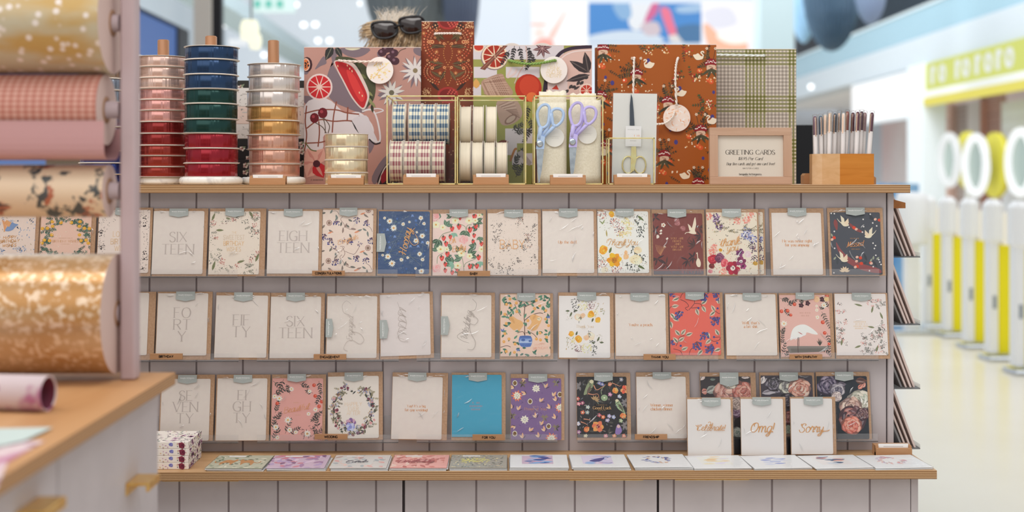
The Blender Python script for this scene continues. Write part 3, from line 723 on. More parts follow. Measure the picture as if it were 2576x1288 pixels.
def a_yellow(A):
    fr(A, '3'); r = A.r
    for x, y in ((1940, 350), (1950, 1030), (1740, 950), (2000, 470), (1740, 220)): A.berries(x, y, 75, 42, 8, ['9c6a72', '6d4d58', 'c58a86', 'd9a089'])
    for x, y in ((2260, 290), (2330, 400), (2300, 500), (2140, 980), (2240, 1010), (2210, 750), (2330, 860)):
        for i in range(16): A.leaf(x + r.uniform(-50, 50), y + r.uniform(-60, 60), r.uniform(200, 340), r.uniform(22, 46), 12, r.choice(['3a413b', '545c4c', '2e3336']))
    for x, y in ((2080, 330), (2150, 400), (2120, 500), (2020, 520)): A.berries(x, y, 60, 26, 9, ['e7d6a0', 'dcc78a', 'c9cb8a', 'e8c890'])
    A.leaf(2270, 250, -40, 120, 36, '6f7c4e', '4d5838'); A.leaf(1850, 800, 70, 100, 36, '5f6f3c', '46532c'); A.leaf(2260, 975, -30, 120, 36, '66734a', '4d5838'); A.leaf(1820, 560, 95, 110, 22, 'a8985a'); A.leaf(1760, 370, 130, 60, 18, '8a9660'); A.leaf(1750, 380, 60, 90, 20, '8a9660')
    A.rose(1765, 755, 72, ['ecae2e', 'e79a2a', 'f0bf4a', 'd98424']); A.bloom(1920, 900, 105, ['f0b52c', 'e89a28', 'c07c24', '8a6a2a'], 6); A.rose(1890, 220, 48, ['ecae2e', 'e08f28', 'f0bf4a'])
    A.rose(2240, 900, 90, ['efd8b8', 'ead0aa', 'f2e0c8']); A.rose(2260, 760, 60, ['efd5b5', 'e7c7a0']); A.rose(2090, 850, 45, ['f0c090', 'eab080']); A.rose(2090, 790, 28, ['efb98a', 'e7a878']); A.rose(1780, 1040, 50, ['f0dcc8', 'ead0b4'])
    A.stroke([(1720, 820), (1760, 880), (1790, 930)], 6, '7d8450', True)
    A.flecks(100, ['7d8a5c', 'a87a5c', '4b4f46'], 10, 26, 6, None, 5, 5, 125, 50); A.flecks(90, ['7d8a5c', 'a87a5c', '4b4f46'], 10, 24, 6, None, 2, 110, 128, 156)
    A.text('Thank', 1965, 640, 88, 'c99a62', 'script', .85, wide=1.0); A.text('You', 2190, 640, 84, 'c99a62', 'script', .85)
    A.stroke([(1815, 650), (1830, 600), (1880, 590), (1900, 640)], 7, 'c99a62', True); A.stroke([(1940, 700), (2010, 720), (2080, 660)], 7, 'c99a62', True)
def a_maroon(A):
    fr(A, '4'); r = A.r
    for x, y, L in ((180, 280, 90), (170, 470, 90), (830, 430, 110), (850, 560, 110), (650, 920, 120), (760, 700, 120), (200, 900, 120), (330, 980, 120), (730, 880, 100)):
        for k in range(5): A.leaf(x, y, r.uniform(0, 360), L, 26, r.choice(['4c3a3a', '5a3f3c', '43363a']))
    A.rect(140, 1085, 880, 1140, '56505a')
    for i in range(16): A.leaf(r.uniform(420, 860), 1130, r.uniform(60, 120), r.uniform(50, 150), 14, r.choice(['7b4a50', '6d4448', '835a58']))
    for x, y in ((510, 370), (590, 440), (490, 320)): A.rose(x, y, 42, ['a66a6c', '8f5456', 'b5807c'])
    A.bloom(298, 395, 34, ['efe2d2', 'e3d2c2', 'b77a5a'], 5)
    for x, y in ((262, 480), (258, 520), (215, 580), (350, 600), (312, 725), (210, 560)): A.ell(x, y, 22, 'e9d9cb', 16, 40, 8, .25)
    def crane(x, y, s_, col):
        A.poly(catmull([(x, y), (x + 30 * s_, y - 20), (x + 60 * s_, y - 80), (x + 105 * s_, y - 230), (x + 120 * s_, y - 120), (x + 100 * s_, y - 30), (x + 120 * s_, y + 20), (x + 60 * s_, y + 25)], 4, True), col)
        A.poly([(x + 20 * s_, y - 20), (x - 5 * s_, y - 130), (x + 30 * s_, y - 100), (x + 60 * s_, y - 50)], col)
        A.stroke([(x + 5, y), (x - 30 * s_, y + 5), (x - 50 * s_, y + 25)], 9, col, True)
    crane(665, 505, 1, 'e6d3bd')
    A.stroke([(690, 570), (650, 630), (690, 680)], 7, '4b3a38')
    A.poly(catmull([(790, 900), (770, 960), (790, 1020), (830, 1020), (840, 960), (815, 900)], 4, True), 'e6d3bd'); A.stroke([(800, 920), (795, 860), (790, 810), (780, 830)], 11, 'e6d3bd', True)
    for i in range(9): A.stroke([(250, 850), (200 + i * 14, 780 - i * 6), (180 + i * 20, 690 + i * 5)], 6, 'b07a58', True)
    for t, y in (('YOU  ARE', 595), ('FIERCE', 637), ('AND', 680), ('YOU  ARE', 722), ('BRAVE', 765)): A.text(t, 500, y, 28, 'd5a06a', 'serif', 1.0, wide=1.12)
def a_tyfloral(A):
    fr(A, '4'); r = A.r
    for x, y in ((1080, 260), (1120, 430), (1080, 340)): A.berries(x, y, 50, 26, 12, ['6d5076', '8a6a92', '54405e', 'a58aae'])
    for x, y in ((1530, 480), (1560, 560), (1620, 610), (1500, 560)): A.berries(x, y, 60, 28, 12, ['9aa0c6', '7a78a8', '5b5a86', 'b5b6d2'])
    for x, y in ((1620, 760), (1640, 900), (1600, 700)): A.berries(x, y, 55, 26, 9, ['5d4a5c', '8d7088', '433a48'])
    A.flecks(190, ['6b4a52', '8f8a5a', '3a3a3a', 'd28a7a', 'b5665c'], 12 / 5.8 * 5.8, 34, 8, None)
    for x, y in ((1040, 740), (1010, 800), (1390, 330), (960, 260), (1520, 330), (1160, 1090), (1580, 230)): A.berries(x, y, 55, 34, 12, ['e8a097', 'dd8479', 'efbfae', 'e7957e'])
    for i in range(16): A.sprig(r.uniform(960, 1660), r.uniform(390, 520), r.uniform(-40, 60), 70, 3, 30, 9, ['6d6a52', '4c4a44', 'a38f58'], '6d6a52', 3)
    A.rose(1010, 900, 80, ['c2303f', 'a3283a', 'd5545c']); A.rose(1110, 890, 78, ['7e4a62', '94607a', '673a52']); A.rose(1180, 960, 62, ['d5606a', 'e28a8c', 'c84a58'])
    A.bloom(1310, 1040, 105, ['b22f44', '982a42', 'e7d6cc', '3a2028'], 6); A.bloom(1430, 940, 78, ['7d3358', '93466c', 'e3d8d4', '3a2030'], 5); A.bloom(1420, 810, 62, ['8a4a78', '6d3a62', '4c2a48'], 5); A.bloom(1460, 1010, 50, ['a0487a', '8a3a62', '5c2a48'], 5)
    A.rose(1000, 1010, 45, ['6b2d30', '8a3f3a']); A.rose(1130, 770, 28, ['d9a53a', 'c98a2c']); A.rose(1640, 970, 36, ['c9a048', 'b0873a']); A.rose(1540, 840, 55, ['e4cfd0', 'dcc0c6']); A.rose(980, 1090, 36, ['c95a6a', 'dd8a90'])
    A.stroke([(1400, 470), (1520, 470), (1620, 440), (1670, 400)], 7, '8a7f5c', True)
    A.text('thank', 1275, 645, 110, M_FOIL, 'script', .9, rot=8); A.text('you', 1315, 735, 95, M_FOIL, 'script', .9, rot=6)
def a_missed(A):
    fr(A, '5'); r = A.r
    for i in range(26): A.leaf(r.uniform(930, 1600), r.choice([r.uniform(300, 500), r.uniform(900, 1150)]), r.uniform(0, 360), 110, 34, r.choice(['43484e', '3c4046', '4b5056']))
    A.poly(catmull([(1000, 700), (1060, 800), (1160, 900), (1330, 990), (1560, 1060), (1590, 1120), (1450, 1110), (1280, 1060), (1120, 960), (1020, 820)], 4, True), '8f4f50')
    A.poly(catmull([(975, 430), (1000, 390), (1030, 440), (1020, 540), (990, 500)], 4, True), '8a4a48'); A.poly(catmull([(1190, 440), (1250, 480), (1380, 570), (1300, 560), (1210, 500)], 4, True), '8a4a48')
    def bird(x, y, f):
        A.poly(catmull([(x - 50 * f, y - 10), (x - 20 * f, y + 40), (x + 30 * f, y + 45), (x + 60 * f, y + 25), (x + 10 * f, y - 10)], 4, True), 'ecd6bd')
        A.poly([(x - 40 * f, y), (x - 52 * f, y - 105), (x - 5 * f, y - 60), (x + 2 * f, y - 5)], 'ecd6bd'); A.poly([(x - 10 * f, y), (x + 52 * f, y - 65), (x + 58 * f, y), (x + 30 * f, y + 30)], 'e6cdb2')
        A.stroke([(x - 40 * f, y + 5), (x - 75 * f, y - 25), (x - 100 * f, y - 60)], [14, 8, 5], 'ecd6bd')
    bird(1125, 440, 1); bird(1450, 600, -1); bird(1090, 925, 1)
    for x, y in ((975, 640), (1250, 505), (1330, 990), (1320, 915), (1270, 1030), (1455, 985), (1600, 400)): A.ell(x, y, 24, 'd2472f', 22, n=9, jit=.1)
    for x, y in ((945, 665), (1280, 525), (1265, 960), (1275, 905), (1465, 990), (1545, 390), (1245, 1040)): A.ell(x, y, 22, 'e2b7a4', 18, 30, n=8)
    for x, y in ((955, 610), (1490, 920), (1535, 920), (1450, 950), (955, 920)): A.leaf(x, y + 20, r.uniform(40, 140), 55, 26, '9aa08a')
    for x, y in ((948, 308), (990, 312), (1380, 390), (1382, 490), (1508, 440), (1560, 480), (1362, 565), (1183, 500), (1500, 715), (1532, 748), (1515, 788), (1530, 880), (1568, 940), (1578, 972), (1595, 1005), (1488, 1035), (1435, 1090), (975, 785), (952, 1117), (1480, 320), (980, 555)): A.ell(x, y, 11, 'ded9d6', n=8)
    for i in range(6): A.leaf(1100, 1100, 10 + i * 32, 75, 30, 'e0c8a8')
    A.text('YOU WILL BE', 1250, 650, 15, 'b98a5c', 'thin', 1.2); A.text('Missed', 1255, 725, 72, 'd6935c', 'script', 1.0, rot=6); A.text('VERY MUCH', 1258, 797, 15, 'b98a5c', 'thin', 1.2)
def scriptline(txt, cap, rot, cx, cy, wt=.55, col='b0a69f'):
    def f(A): A.text(txt, A.W * cx, A.H * cy, cap, col, 'script', wt, rot=rot, slant=.35)
    return f
def a_engaged(A):
    scriptline('Engaged', 15.5, 88, .46, .52, .5)(A)
    A.stroke([(60, 20), (48, 12), (38, 24), (42, 42), (56, 48)], .8, 'b5aba4', True); A.stroke([(62, 90), (84, 96), (94, 112), (84, 122), (64, 112), (50, 118), (44, 134), (54, 140)], .8, 'b5aba4', True)
def a_ourday(A):
    for i in range(5): A.stroke([(60, 116 - i * 15), (46, 110 - i * 15), (52, 98 - i * 15), (66, 104 - i * 15), (50, 92 - i * 15)], .8, 'b5aba4', True)
    A.stroke([(44, 20), (52, 40), (66, 70), (60, 90), (44, 96), (50, 118), (70, 122)], .8, 'b5aba4', True)
def a_wedding(A):
    scriptline('Wedding', 18, 80, .5, .47, .6, 'a8a09a')(A)
    A.stroke([(78, 10), (88, 22), (84, 38), (70, 44), (92, 62), (84, 76), (72, 74), (74, 96), (86, 120), (80, 138), (66, 138)], .9, '9e958f', True); A.stroke([(70, 122), (52, 116), (40, 104), (60, 90)], .9, '9e958f', True)
def a_lemon(A):
    fr(A, '8'); r = A.r
    A.stroke([(530, 800), (525, 600), (520, 500), (530, 370), (525, 310)], 11, '57403a', True); A.stroke([(525, 575), (620, 500), (740, 460), (800, 470)], 9, '57403a', True)
    A.stroke([(530, 370), (600, 335), (660, 310), (720, 270)], 9, '57403a', True); A.stroke([(520, 375), (470, 310), (440, 270)], 8, '57403a', True); A.stroke([(540, 760), (640, 765), (720, 850)], 8, '57403a', True)
    A.stroke([(475, 505), (430, 440), (380, 330)], 8, '57403a', True); A.stroke([(360, 615), (290, 540), (260, 470)], 8, '57403a', True); A.stroke([(170, 975), (260, 950), (320, 970)], 8, '57403a', True); A.stroke([(530, 800), (500, 740), (420, 760)], 8, '57403a', True)
    for i in range(130):
        x, y = r.uniform(165, 905), r.uniform(185, 1105)
        if (300 < x < 500 and 510 < y < 730) or (560 < x < 780 and 470 < y < 720) or (430 < x < 650 and 790 < y < 980) or (640 < x < 890 and 880 < y < 1020): continue
        A.leaf(x, y, r.uniform(0, 360), r.uniform(55, 85), 32, r.choice(['4f8068', '3f6d5c', '5d8f76', '6b9a80']), '2f5548')
    for x, y in ((310, 250), (405, 310), (325, 350), (260, 330), (750, 350), (700, 270), (410, 440), (675, 395), (840, 425), (235, 480), (575, 575), (255, 620), (835, 550), (880, 650), (235, 770), (755, 760), (295, 850), (220, 890), (385, 925), (700, 850), (760, 865), (850, 825), (255, 1035), (375, 1050), (530, 880)):
        A.ell(x, y, 22, 'dda25a', 24, 20, 10); A.ell(x - 5, y - 6, 11, 'e7b56e', 11)
    # two long-haired pale animals hanging in the branches
    A.poly(catmull([(300, 540), (350, 510), (410, 550), (490, 590), (505, 650), (470, 700), (440, 735), (420, 700), (370, 720), (330, 690), (300, 650), (330, 600)], 5, True), 'dbae76'); A.poly(catmull([(300, 540), (320, 515), (370, 560), (375, 620), (330, 570)], 4, True), 'cf9f68')
    A.poly(catmull([(600, 520), (660, 480), (740, 510), (785, 530), (770, 590), (740, 650), (700, 710), (640, 725), (580, 700), (560, 690), (610, 640), (630, 590)], 5, True), 'dbae76'); A.ell(740, 550, 30, 'ecd5b5', 26); A.stroke([(715, 545), (755, 550)], 6, '6d5344'); A.leaf(650, 560, 60, 90, 34, 'cf9f68')
    A.poly(catmull([(460, 810), (540, 800), (615, 810), (640, 870), (620, 950), (590, 968), (490, 968), (450, 930), (440, 870)], 4, True), '5f7db8'); A.rect(455, 805, 620, 830, '4b68a4'); A.poly([(452, 880), (628, 880), (635, 910), (445, 910)], 'a9bcd8'); A.poly([(470, 850), (610, 848), (630, 880), (450, 880)], '8da6cf')
    for i in range(9): A.stroke([(465 + i * 18, 918), (485 + i * 13, 962)], 4, '3f5a96')
    A.ell(505, 865, 30, '4b68a4', 20); A.ell(605, 880, 22, '4b68a4', 16)
    for x, y in ((430, 1010), (200, 715), (880, 520)): A.poly([(x - 30, y - 25), (x, y), (x + 25, y - 30), (x + 18, y + 25), (x, y + 10), (x - 15, y + 30)], '6a78b4')
    A.text('HAPPY', 750, 930, 34, 'd9a38c', 'thin', 1.1, rot=6); A.text('BIRTHDAY', 760, 985, 34, 'd9a38c', 'thin', 1.1, rot=4)
def a_typale(A):
    fr(A, '8'); r = A.r
    for sx_, sy_, ox_, oy_ in ((1, 1, 0, 0), (-1, -1, 2820, 1345)):
        q = lambda x, y: (ox_ + sx_ * x, oy_ + sy_ * y)
        def B(x, y, rad, n, s_, cols): u, v = q(x, y); A.berries(u, v, rad, n, s_, cols)
        for x, y, a, L in ((1190, 435, 180, 65), (1225, 450, 245, 85), (1540, 540, 250, 70), (1260, 430, 0, 50)):
            u, v = q(x, y); A.leaf(u, v, a if sx_ > 0 else a + 180, L, 28, '5c6648', '3f4834')
        B(1495, 350, 65, 44, 7, ['8d6a6c', '6d4d54', 'b99290']); B(1380, 350, 75, 40, 10, ['e4d8b4', 'd8cc9c', 'cfd0a4', 'efe2c0']); B(1560, 470, 55, 20, 9, ['e9dcb8', 'd2c68e'])
        for i in range(34): u, v = q(1275 + r.uniform(-50, 50), 350 + r.uniform(-100, 110)); A.leaf(u, v, r.uniform(0, 360), 26, 10, r.choice(['2c302e', '3f443c']))
        for i in range(22): u, v = q(1610 + r.uniform(-60, 80), 400 + r.uniform(-90, 100)); A.leaf(u, v, r.uniform(20, 80), 32, 8, r.choice(['9a9a70', 'b9a078', '7d8458']))
        for x, y, rad, c in ((1320, 530, 65, ['efd6c0', 'e9c8ae', 'f2e0d0']), (1385, 510, 42, ['efc3a2', 'e9b492']), (1500, 485, 56, ['ecae34', 'e0962c', 'f2c258', 'd08a2a']), (1605, 565, 46, ['ecae34', 'e0962c', 'f2c258'])):
            u, v = q(x, y); A.rose(u, v, rad, c)
        for i in range(14): u, v = q(1340 + r.uniform(-20, 20), 560 + r.uniform(-50, 45)); A.leaf(u, v, r.uniform(0, 360), 18, 9, '2e302e')
        for i in range(18): u, v = q(1190 + r.uniform(-40, 40), 500 + r.uniform(-50, 60)); A.leaf(u, v, r.uniform(0, 360), 16, 5, r.choice(['b9a078', '9a9a70']))
    A.text('Thank You', 1412, 668, 42, 'cbb494', 'serif', 1.0); A.marks(1412, 706, 90, 7, 'b3a08a')
def a_coral(A):
    fr(A, '9'); r = A.r
    def bunch(x, y, w_=60, n=20):
        for i in range(n):
            u, v = x + r.uniform(-w_, w_), y + r.uniform(-w_, w_)
            A.stroke([(x, y - w_), (u, v)], 4, '6a3a44'); A.ell(u, v, 14, '454a8a', n=8); A.ell(u - 4, v - 4, 5, '7d84b8', n=6)
    def lf(x, y, a, L=110): A.leaf(x, y, a, L, L * .58, r.choice(['e4cdbb', 'd5c0ae', 'cdbfae']), '4d5a4c'); A.leaf(x, y, a, L * .9, L * .22, r.choice(['667562', '83806e']))
    for p in ([(1190, 430), (1150, 390), (1200, 360), (1160, 300), (1080, 260)], [(1200, 420), (1280, 330), (1290, 270)], [(1290, 320), (1380, 330), (1400, 380)], [(1240, 390), (1340, 380)], [(960, 1000), (1060, 1030), (1090, 1090)], [(1000, 960), (1030, 900), (1060, 830), (1130, 800)], [(1500, 850), (1560, 890), (1640, 870), (1660, 830)], [(1560, 830), (1650, 825)], [(1590, 430), (1640, 470), (1665, 470)], [(1190, 1090), (1220, 1010), (1300, 960)], [(920, 400), (940, 370), (1020, 380)], [(1080, 240), (1100, 190), (1130, 160)]): A.stroke(p, 8, '6a3a3e', True)
    for x, y, a in ((1310, 400, -70), (1400, 360, -60), (1390, 330, 35), (1060, 240, 200), (950, 370, 10), (1590, 440, 120), (1590, 440, 220), (930, 470, -50), (925, 590, -80), (1060, 800, 130), (1080, 790, 50), (1150, 800, 20), (1040, 890, 35), (1030, 910, 130), (1080, 1020, 25), (1450, 750, -60), (1520, 860, 220), (1640, 800, 120), (1390, 1020, 225), (1650, 330, 95), (1660, 1000, 200), (960, 530, -30)): lf(x, y, a)
    for x, y in ((1060, 490), (1580, 590), (1420, 810), (1310, 950), (1490, 1020), (1620, 210), (1440, 220)): bunch(x, y)
    bunch(960, 180, 35, 8); bunch(940, 900, 35, 9); bunch(1620, 560, 40, 8); bunch(1540, 970, 40, 9)
    for x, y in ((1345, 390), (1630, 395), (1565, 825), (1070, 955), (1610, 915)): A.ell(x, y, 17, '454a8a', n=9)
def a_heron(A):
    fr(A, '10'); r = A.r
    for x, y, a, L, n in ((760, 200, -20, 150, 5), (850, 290, 30, 110, 5), (810, 320, -60, 90, 4), (1270, 370, -65, 210, 7), (1250, 350, 50, 60, 4), (1330, 640, -80, 120, 4), (1270, 820, -45, 130, 5), (1330, 900, 80, 150, 5), (770, 900, 75, 130, 4), (760, 780, 80, 130, 5), (760, 650, 60, 70, 4), (1010, 270, 60, 40, 3), (880, 200, 200, 60, 3), (1360, 330, 120, 100, 4), (800, 930, 60, 60, 3)):
        A.sprig(x, y, a, L, n, 46, 15, ['4c4a46', '3c3c3a', '5b5a50'], '6d5a50', 4)
    for x, y, q in ((938, 278, 23), (850, 358, 23), (888, 412, 19), (775, 365, 24), (1278, 503, 25), (1297, 636, 23), (1345, 772, 19), (1340, 175, 26)): A.ell(x, y, q, 'c9503a', n=10); A.ell(x + 5, y - 5, q * .45, 'e0836a', n=8)
    for x, y, q in ((1300, 290, 44), (1210, 350, 26), (1215, 440, 30), (800, 520, 46), (1210, 300, 22)): A.daisy(x, y, q, 'ecdcd0', 'd8b888', 9)
    for x, y in ((1100, 265), (1020, 290), (1280, 215)): A.bloom(x, y, 32, ['4a2c34', '3a242c', '6b4048'], 5)
    A.rose(1215, 215, 40, ['e8b08c', 'eec6a0']); A.rose(1340, 215, 34, ['ecca98', 'e3b888'])
    A.poly([(820, 810), (850, 798), (1330, 800), (1350, 830), (1250, 870), (860, 885)], '85807a'); A.poly([(870, 830), (1300, 825), (1240, 868), (880, 870)], '757069')
    body = catmull([(870, 720), (900, 600), (960, 545), (1050, 530), (1130, 570), (1190, 620), (1210, 655), (1150, 650), (1080, 630), (1050, 660), (1000, 670), (975, 690), (930, 700), (900, 715)], 5, True)
    A.poly(body, 'e9e0dc')
    for i in range(16): A.leaf(890 + i * 12, 690 - abs(i - 5) * 5, 230 + r.uniform(-20, 20), 42, 12, 'eee6e2')
    A.leaf(1025, 655, 150, 70, 9, 'b0525a')
    A.stroke([(968, 690), (960, 760), (962, 880)], 7, '5b4a4a'); A.stroke([(978, 690), (974, 800)], 6, '6b5856')
    for i in range(7): A.leaf(1232, 795, 60 + i * 10, 70 + i * 8 % 40, 9, '4c4a42')
    A.marks(1065, 385, 130, 18, 'bd9080'); A.marks(1065, 420, 100, 18, 'bd9080')
def a_palegrey(A):
    r = A.r; pts = []
    for i in range(30): pts.append((r.uniform(2, 26), r.uniform(18, 130)))
    for i in range(16): pts.append((r.uniform(82, 126), r.uniform(3, 42)))
    for i in range(46): pts.append((r.uniform(62, 128), r.uniform(104, 158)))
    for i in range(14): pts.append((r.uniform(104, 128), r.uniform(80, 110)))
    for u, v in pts:
        k = r.random()
        if k < .5: A.berries(u, v, 5, 8, 1, ['5c5c5c', '8a8580', '3f4040', 'b5958e'])
        elif k < .72: A.berries(u, v, 5, 9, 1.3, ['d9aaa4', 'c78f8a', 'e4c2ba'])
        else: A.sprig(u, v, r.uniform(0, 360), 9, 3, 5, 1.6, ['5a5a54', '7c8070', '444844'], '77786a', .35)
    for u, v, a, L in ((70, 32, 165, 22), (92, 50, 75, 20), (12, 134, 80, 18), (120, 66, 110, 20), (98, 88, 170, 18), (62, 134, 200, 18), (100, 150, 75, 18)): A.leaf(u, v, a, L, 5, '7d815f')
    for i in range(4): A.marks(63, 73 + i * 5.6, 34, 3.8, 'd5b78e')
def a_pinkbeaut(A):
    fr(A, '11'); r = A.r
    for x, y, a, L, n in ((1220, 200, -40, 120, 4), (1330, 180, 250, 150, 5), (1230, 340, 20, 110, 4), (1400, 340, 110, 80, 4), (1700, 200, -80, 120, 5), (1720, 330, 250, 100, 4), (1640, 330, 160, 60, 3), (1720, 520, 230, 120, 5), (1640, 640, 50, 130, 5), (1700, 700, 100, 130, 5), (1360, 760, 70, 150, 5), (1400, 760, 30, 110, 5), (1300, 770, 110, 130, 5), (1230, 720, 85, 120, 4), (1250, 540, 75, 120, 5), (1260, 620, 60, 80, 4), (1640, 780, 30, 110, 4), (1730, 830, 120, 140, 5), (1500, 230, -20, 80, 4), (1230, 830, 70, 110, 4)):
        A.sprig(x, y, a, L, n, 44, 15, ['4a4a46', '3b3d3c', '5f5a52'], '6d5a52', 4)
    for x, y in ((1650, 245), (1665, 360), (1270, 437), (1708, 470), (1735, 420)): A.ell(x, y, 20, 'c9503e', n=9); A.ell(x + 4, y - 4, 8, 'dd8068', n=7)
    for x, y, q in ((1290, 385, 36), (1415, 285, 30), (1605, 310, 26), (1600, 550, 26), (1670, 505, 30), (1385, 615, 42), (1260, 690, 38), (1405, 720, 34), (1590, 760, 46), (1470, 745, 26), (1280, 800, 26), (1240, 365, 30)): A.daisy(x, y, q, 'ecdfd6', 'd9b26a', 9)
    A.flecks(40, ['8d6a66', 'a57d76'], 20, 50, 10, None, 75, 120, 128, 158)
    A.text('Beautiful', 1475, 490, 62, M_FOIL, 'script', .6, rot=10)
    A.marks(1475, 430, 70, 10, 'c99a78'); A.marks(1475, 562, 80, 9, 'c99a78')
def a_happily(A):
    fr(A, '12'); r = A.r
    cx, cy = 372, 500
    for i in range(240):
        a = r.uniform(0, 6.28); k = r.uniform(.82, 1.2)
        x, y = cx + math.cos(a) * 205 * k, cy + math.sin(a) * 230 * k
        if y < 300 and 330 < x < 470: continue
        t = r.random()
        if t < .45: A.leaf(x, y, r.uniform(0, 360), r.uniform(26, 56), 14, r.choice(['4d5048', '6c6a58', '3c4040', '8a8468']))
        elif t < .65: A.sprig(x, y, r.uniform(0, 360), 50, 4, 20, 7, ['8a8468', '5c5c50', 'a8996e'], '8a8068', 2.5)
        elif t < .85: A.rose(x, y, r.uniform(12, 20), r.choice([['7d6070', '6a4c5c', '94788a'], ['d9a0a0', 'e5bab4', 'c9868a'], ['8a4a58', '6d3a48']]))
        else: A.berries(x, y, 20, 8, 6, ['8b94b8', 'a9b0c8', 'c9a98a'])
    A.bloom(345, 650, 55, ['8a6a9a', 'c9a0b4', '5c3f5c', 'e7d0c0'], 7); A.bloom(340, 690, 48, ['a0a6d8', 'c4c8e8', '8a90c8'], 6)
    for t, y in (('HAPPILY', 447), ('EVER', 497), ('AFTER', 542)): A.text(t, 370, y, 38, 'dabf9c', 'thin', .75, wide=.9)
def a_purple(A):
    fr(A, '13'); r = A.r
    for x, y, q in ((990, 285, 48), (872, 620, 50)): A.daisy(x, y, q, 'e9dccb', '5a4a48', 9, .5); A.ell(x, y, q * .22, 'efe4d8')
    for x, y, q in ((792, 365, 66), (1240, 490, 60), (1150, 820, 66)): A.daisy(x, y, q, 'd9785a', '5a4a48', 10, .42); A.daisy(x, y, q * .72, 'ecdcc8', '4b3f44', 9, .5); A.ell(x, y, q * .16, 'efe4d8')
    for x, y in ((768, 228), (928, 425), (1122, 690), (768, 770), (1240, 350)): A.ell(x, y, 26, 'ecdcc8', 31); A.ell(x, y, 19, '7a5a34', 23); A.berries(x, y, 15, 9, 3, ['b08a4c', '5c4224'])
    for x, y, a in ((1085, 280, 60), (1030, 430, 45), (1140, 500, 120), (1195, 610, 110), (920, 745, 40), (1080, 745, 100), (990, 600, 100), (800, 520, 60), (740, 500, 110), (885, 345, 150), (1170, 370, 60), (1020, 810, 100), (1200, 420, 100), (775, 685, 200), (840, 180, 300), (850, 820, 90), (760, 280, 150), (1040, 680, 60)):
        A.leaf(x, y, a, 62, 24, 'e2b08a'); A.leaf(x, y, a + 42, 48, 18, 'eec6a4'); A.leaf(x + 6, y + 6, a - 35, 52, 9, '4b3f52')
    for x, y in ((1200, 225), (850, 235), (1080, 600), (745, 580), (1200, 705)):
        for a in (20, 55, 125, 160, 240, 300): A.leaf(x, y, a, 46, 17, r.choice(['6f6455', '8a7d64', '4b443e']))
    A.flecks(40, ['8f78a8', '5f4a78'], 20, 44, 5)
    A.marks(985, 478, 60, 9, 'b48a78'); A.text('Proud of You', 985, 505, 30, 'c08a70', 'serif', 1.1); A.marks(985, 535, 90, 7, 'b48a78')
def a_teal(A):
    for i, q in enumerate((20, 32, 24)): A.marks(61, 72 + i * 8.5, q, 4.4, 'b07c84')
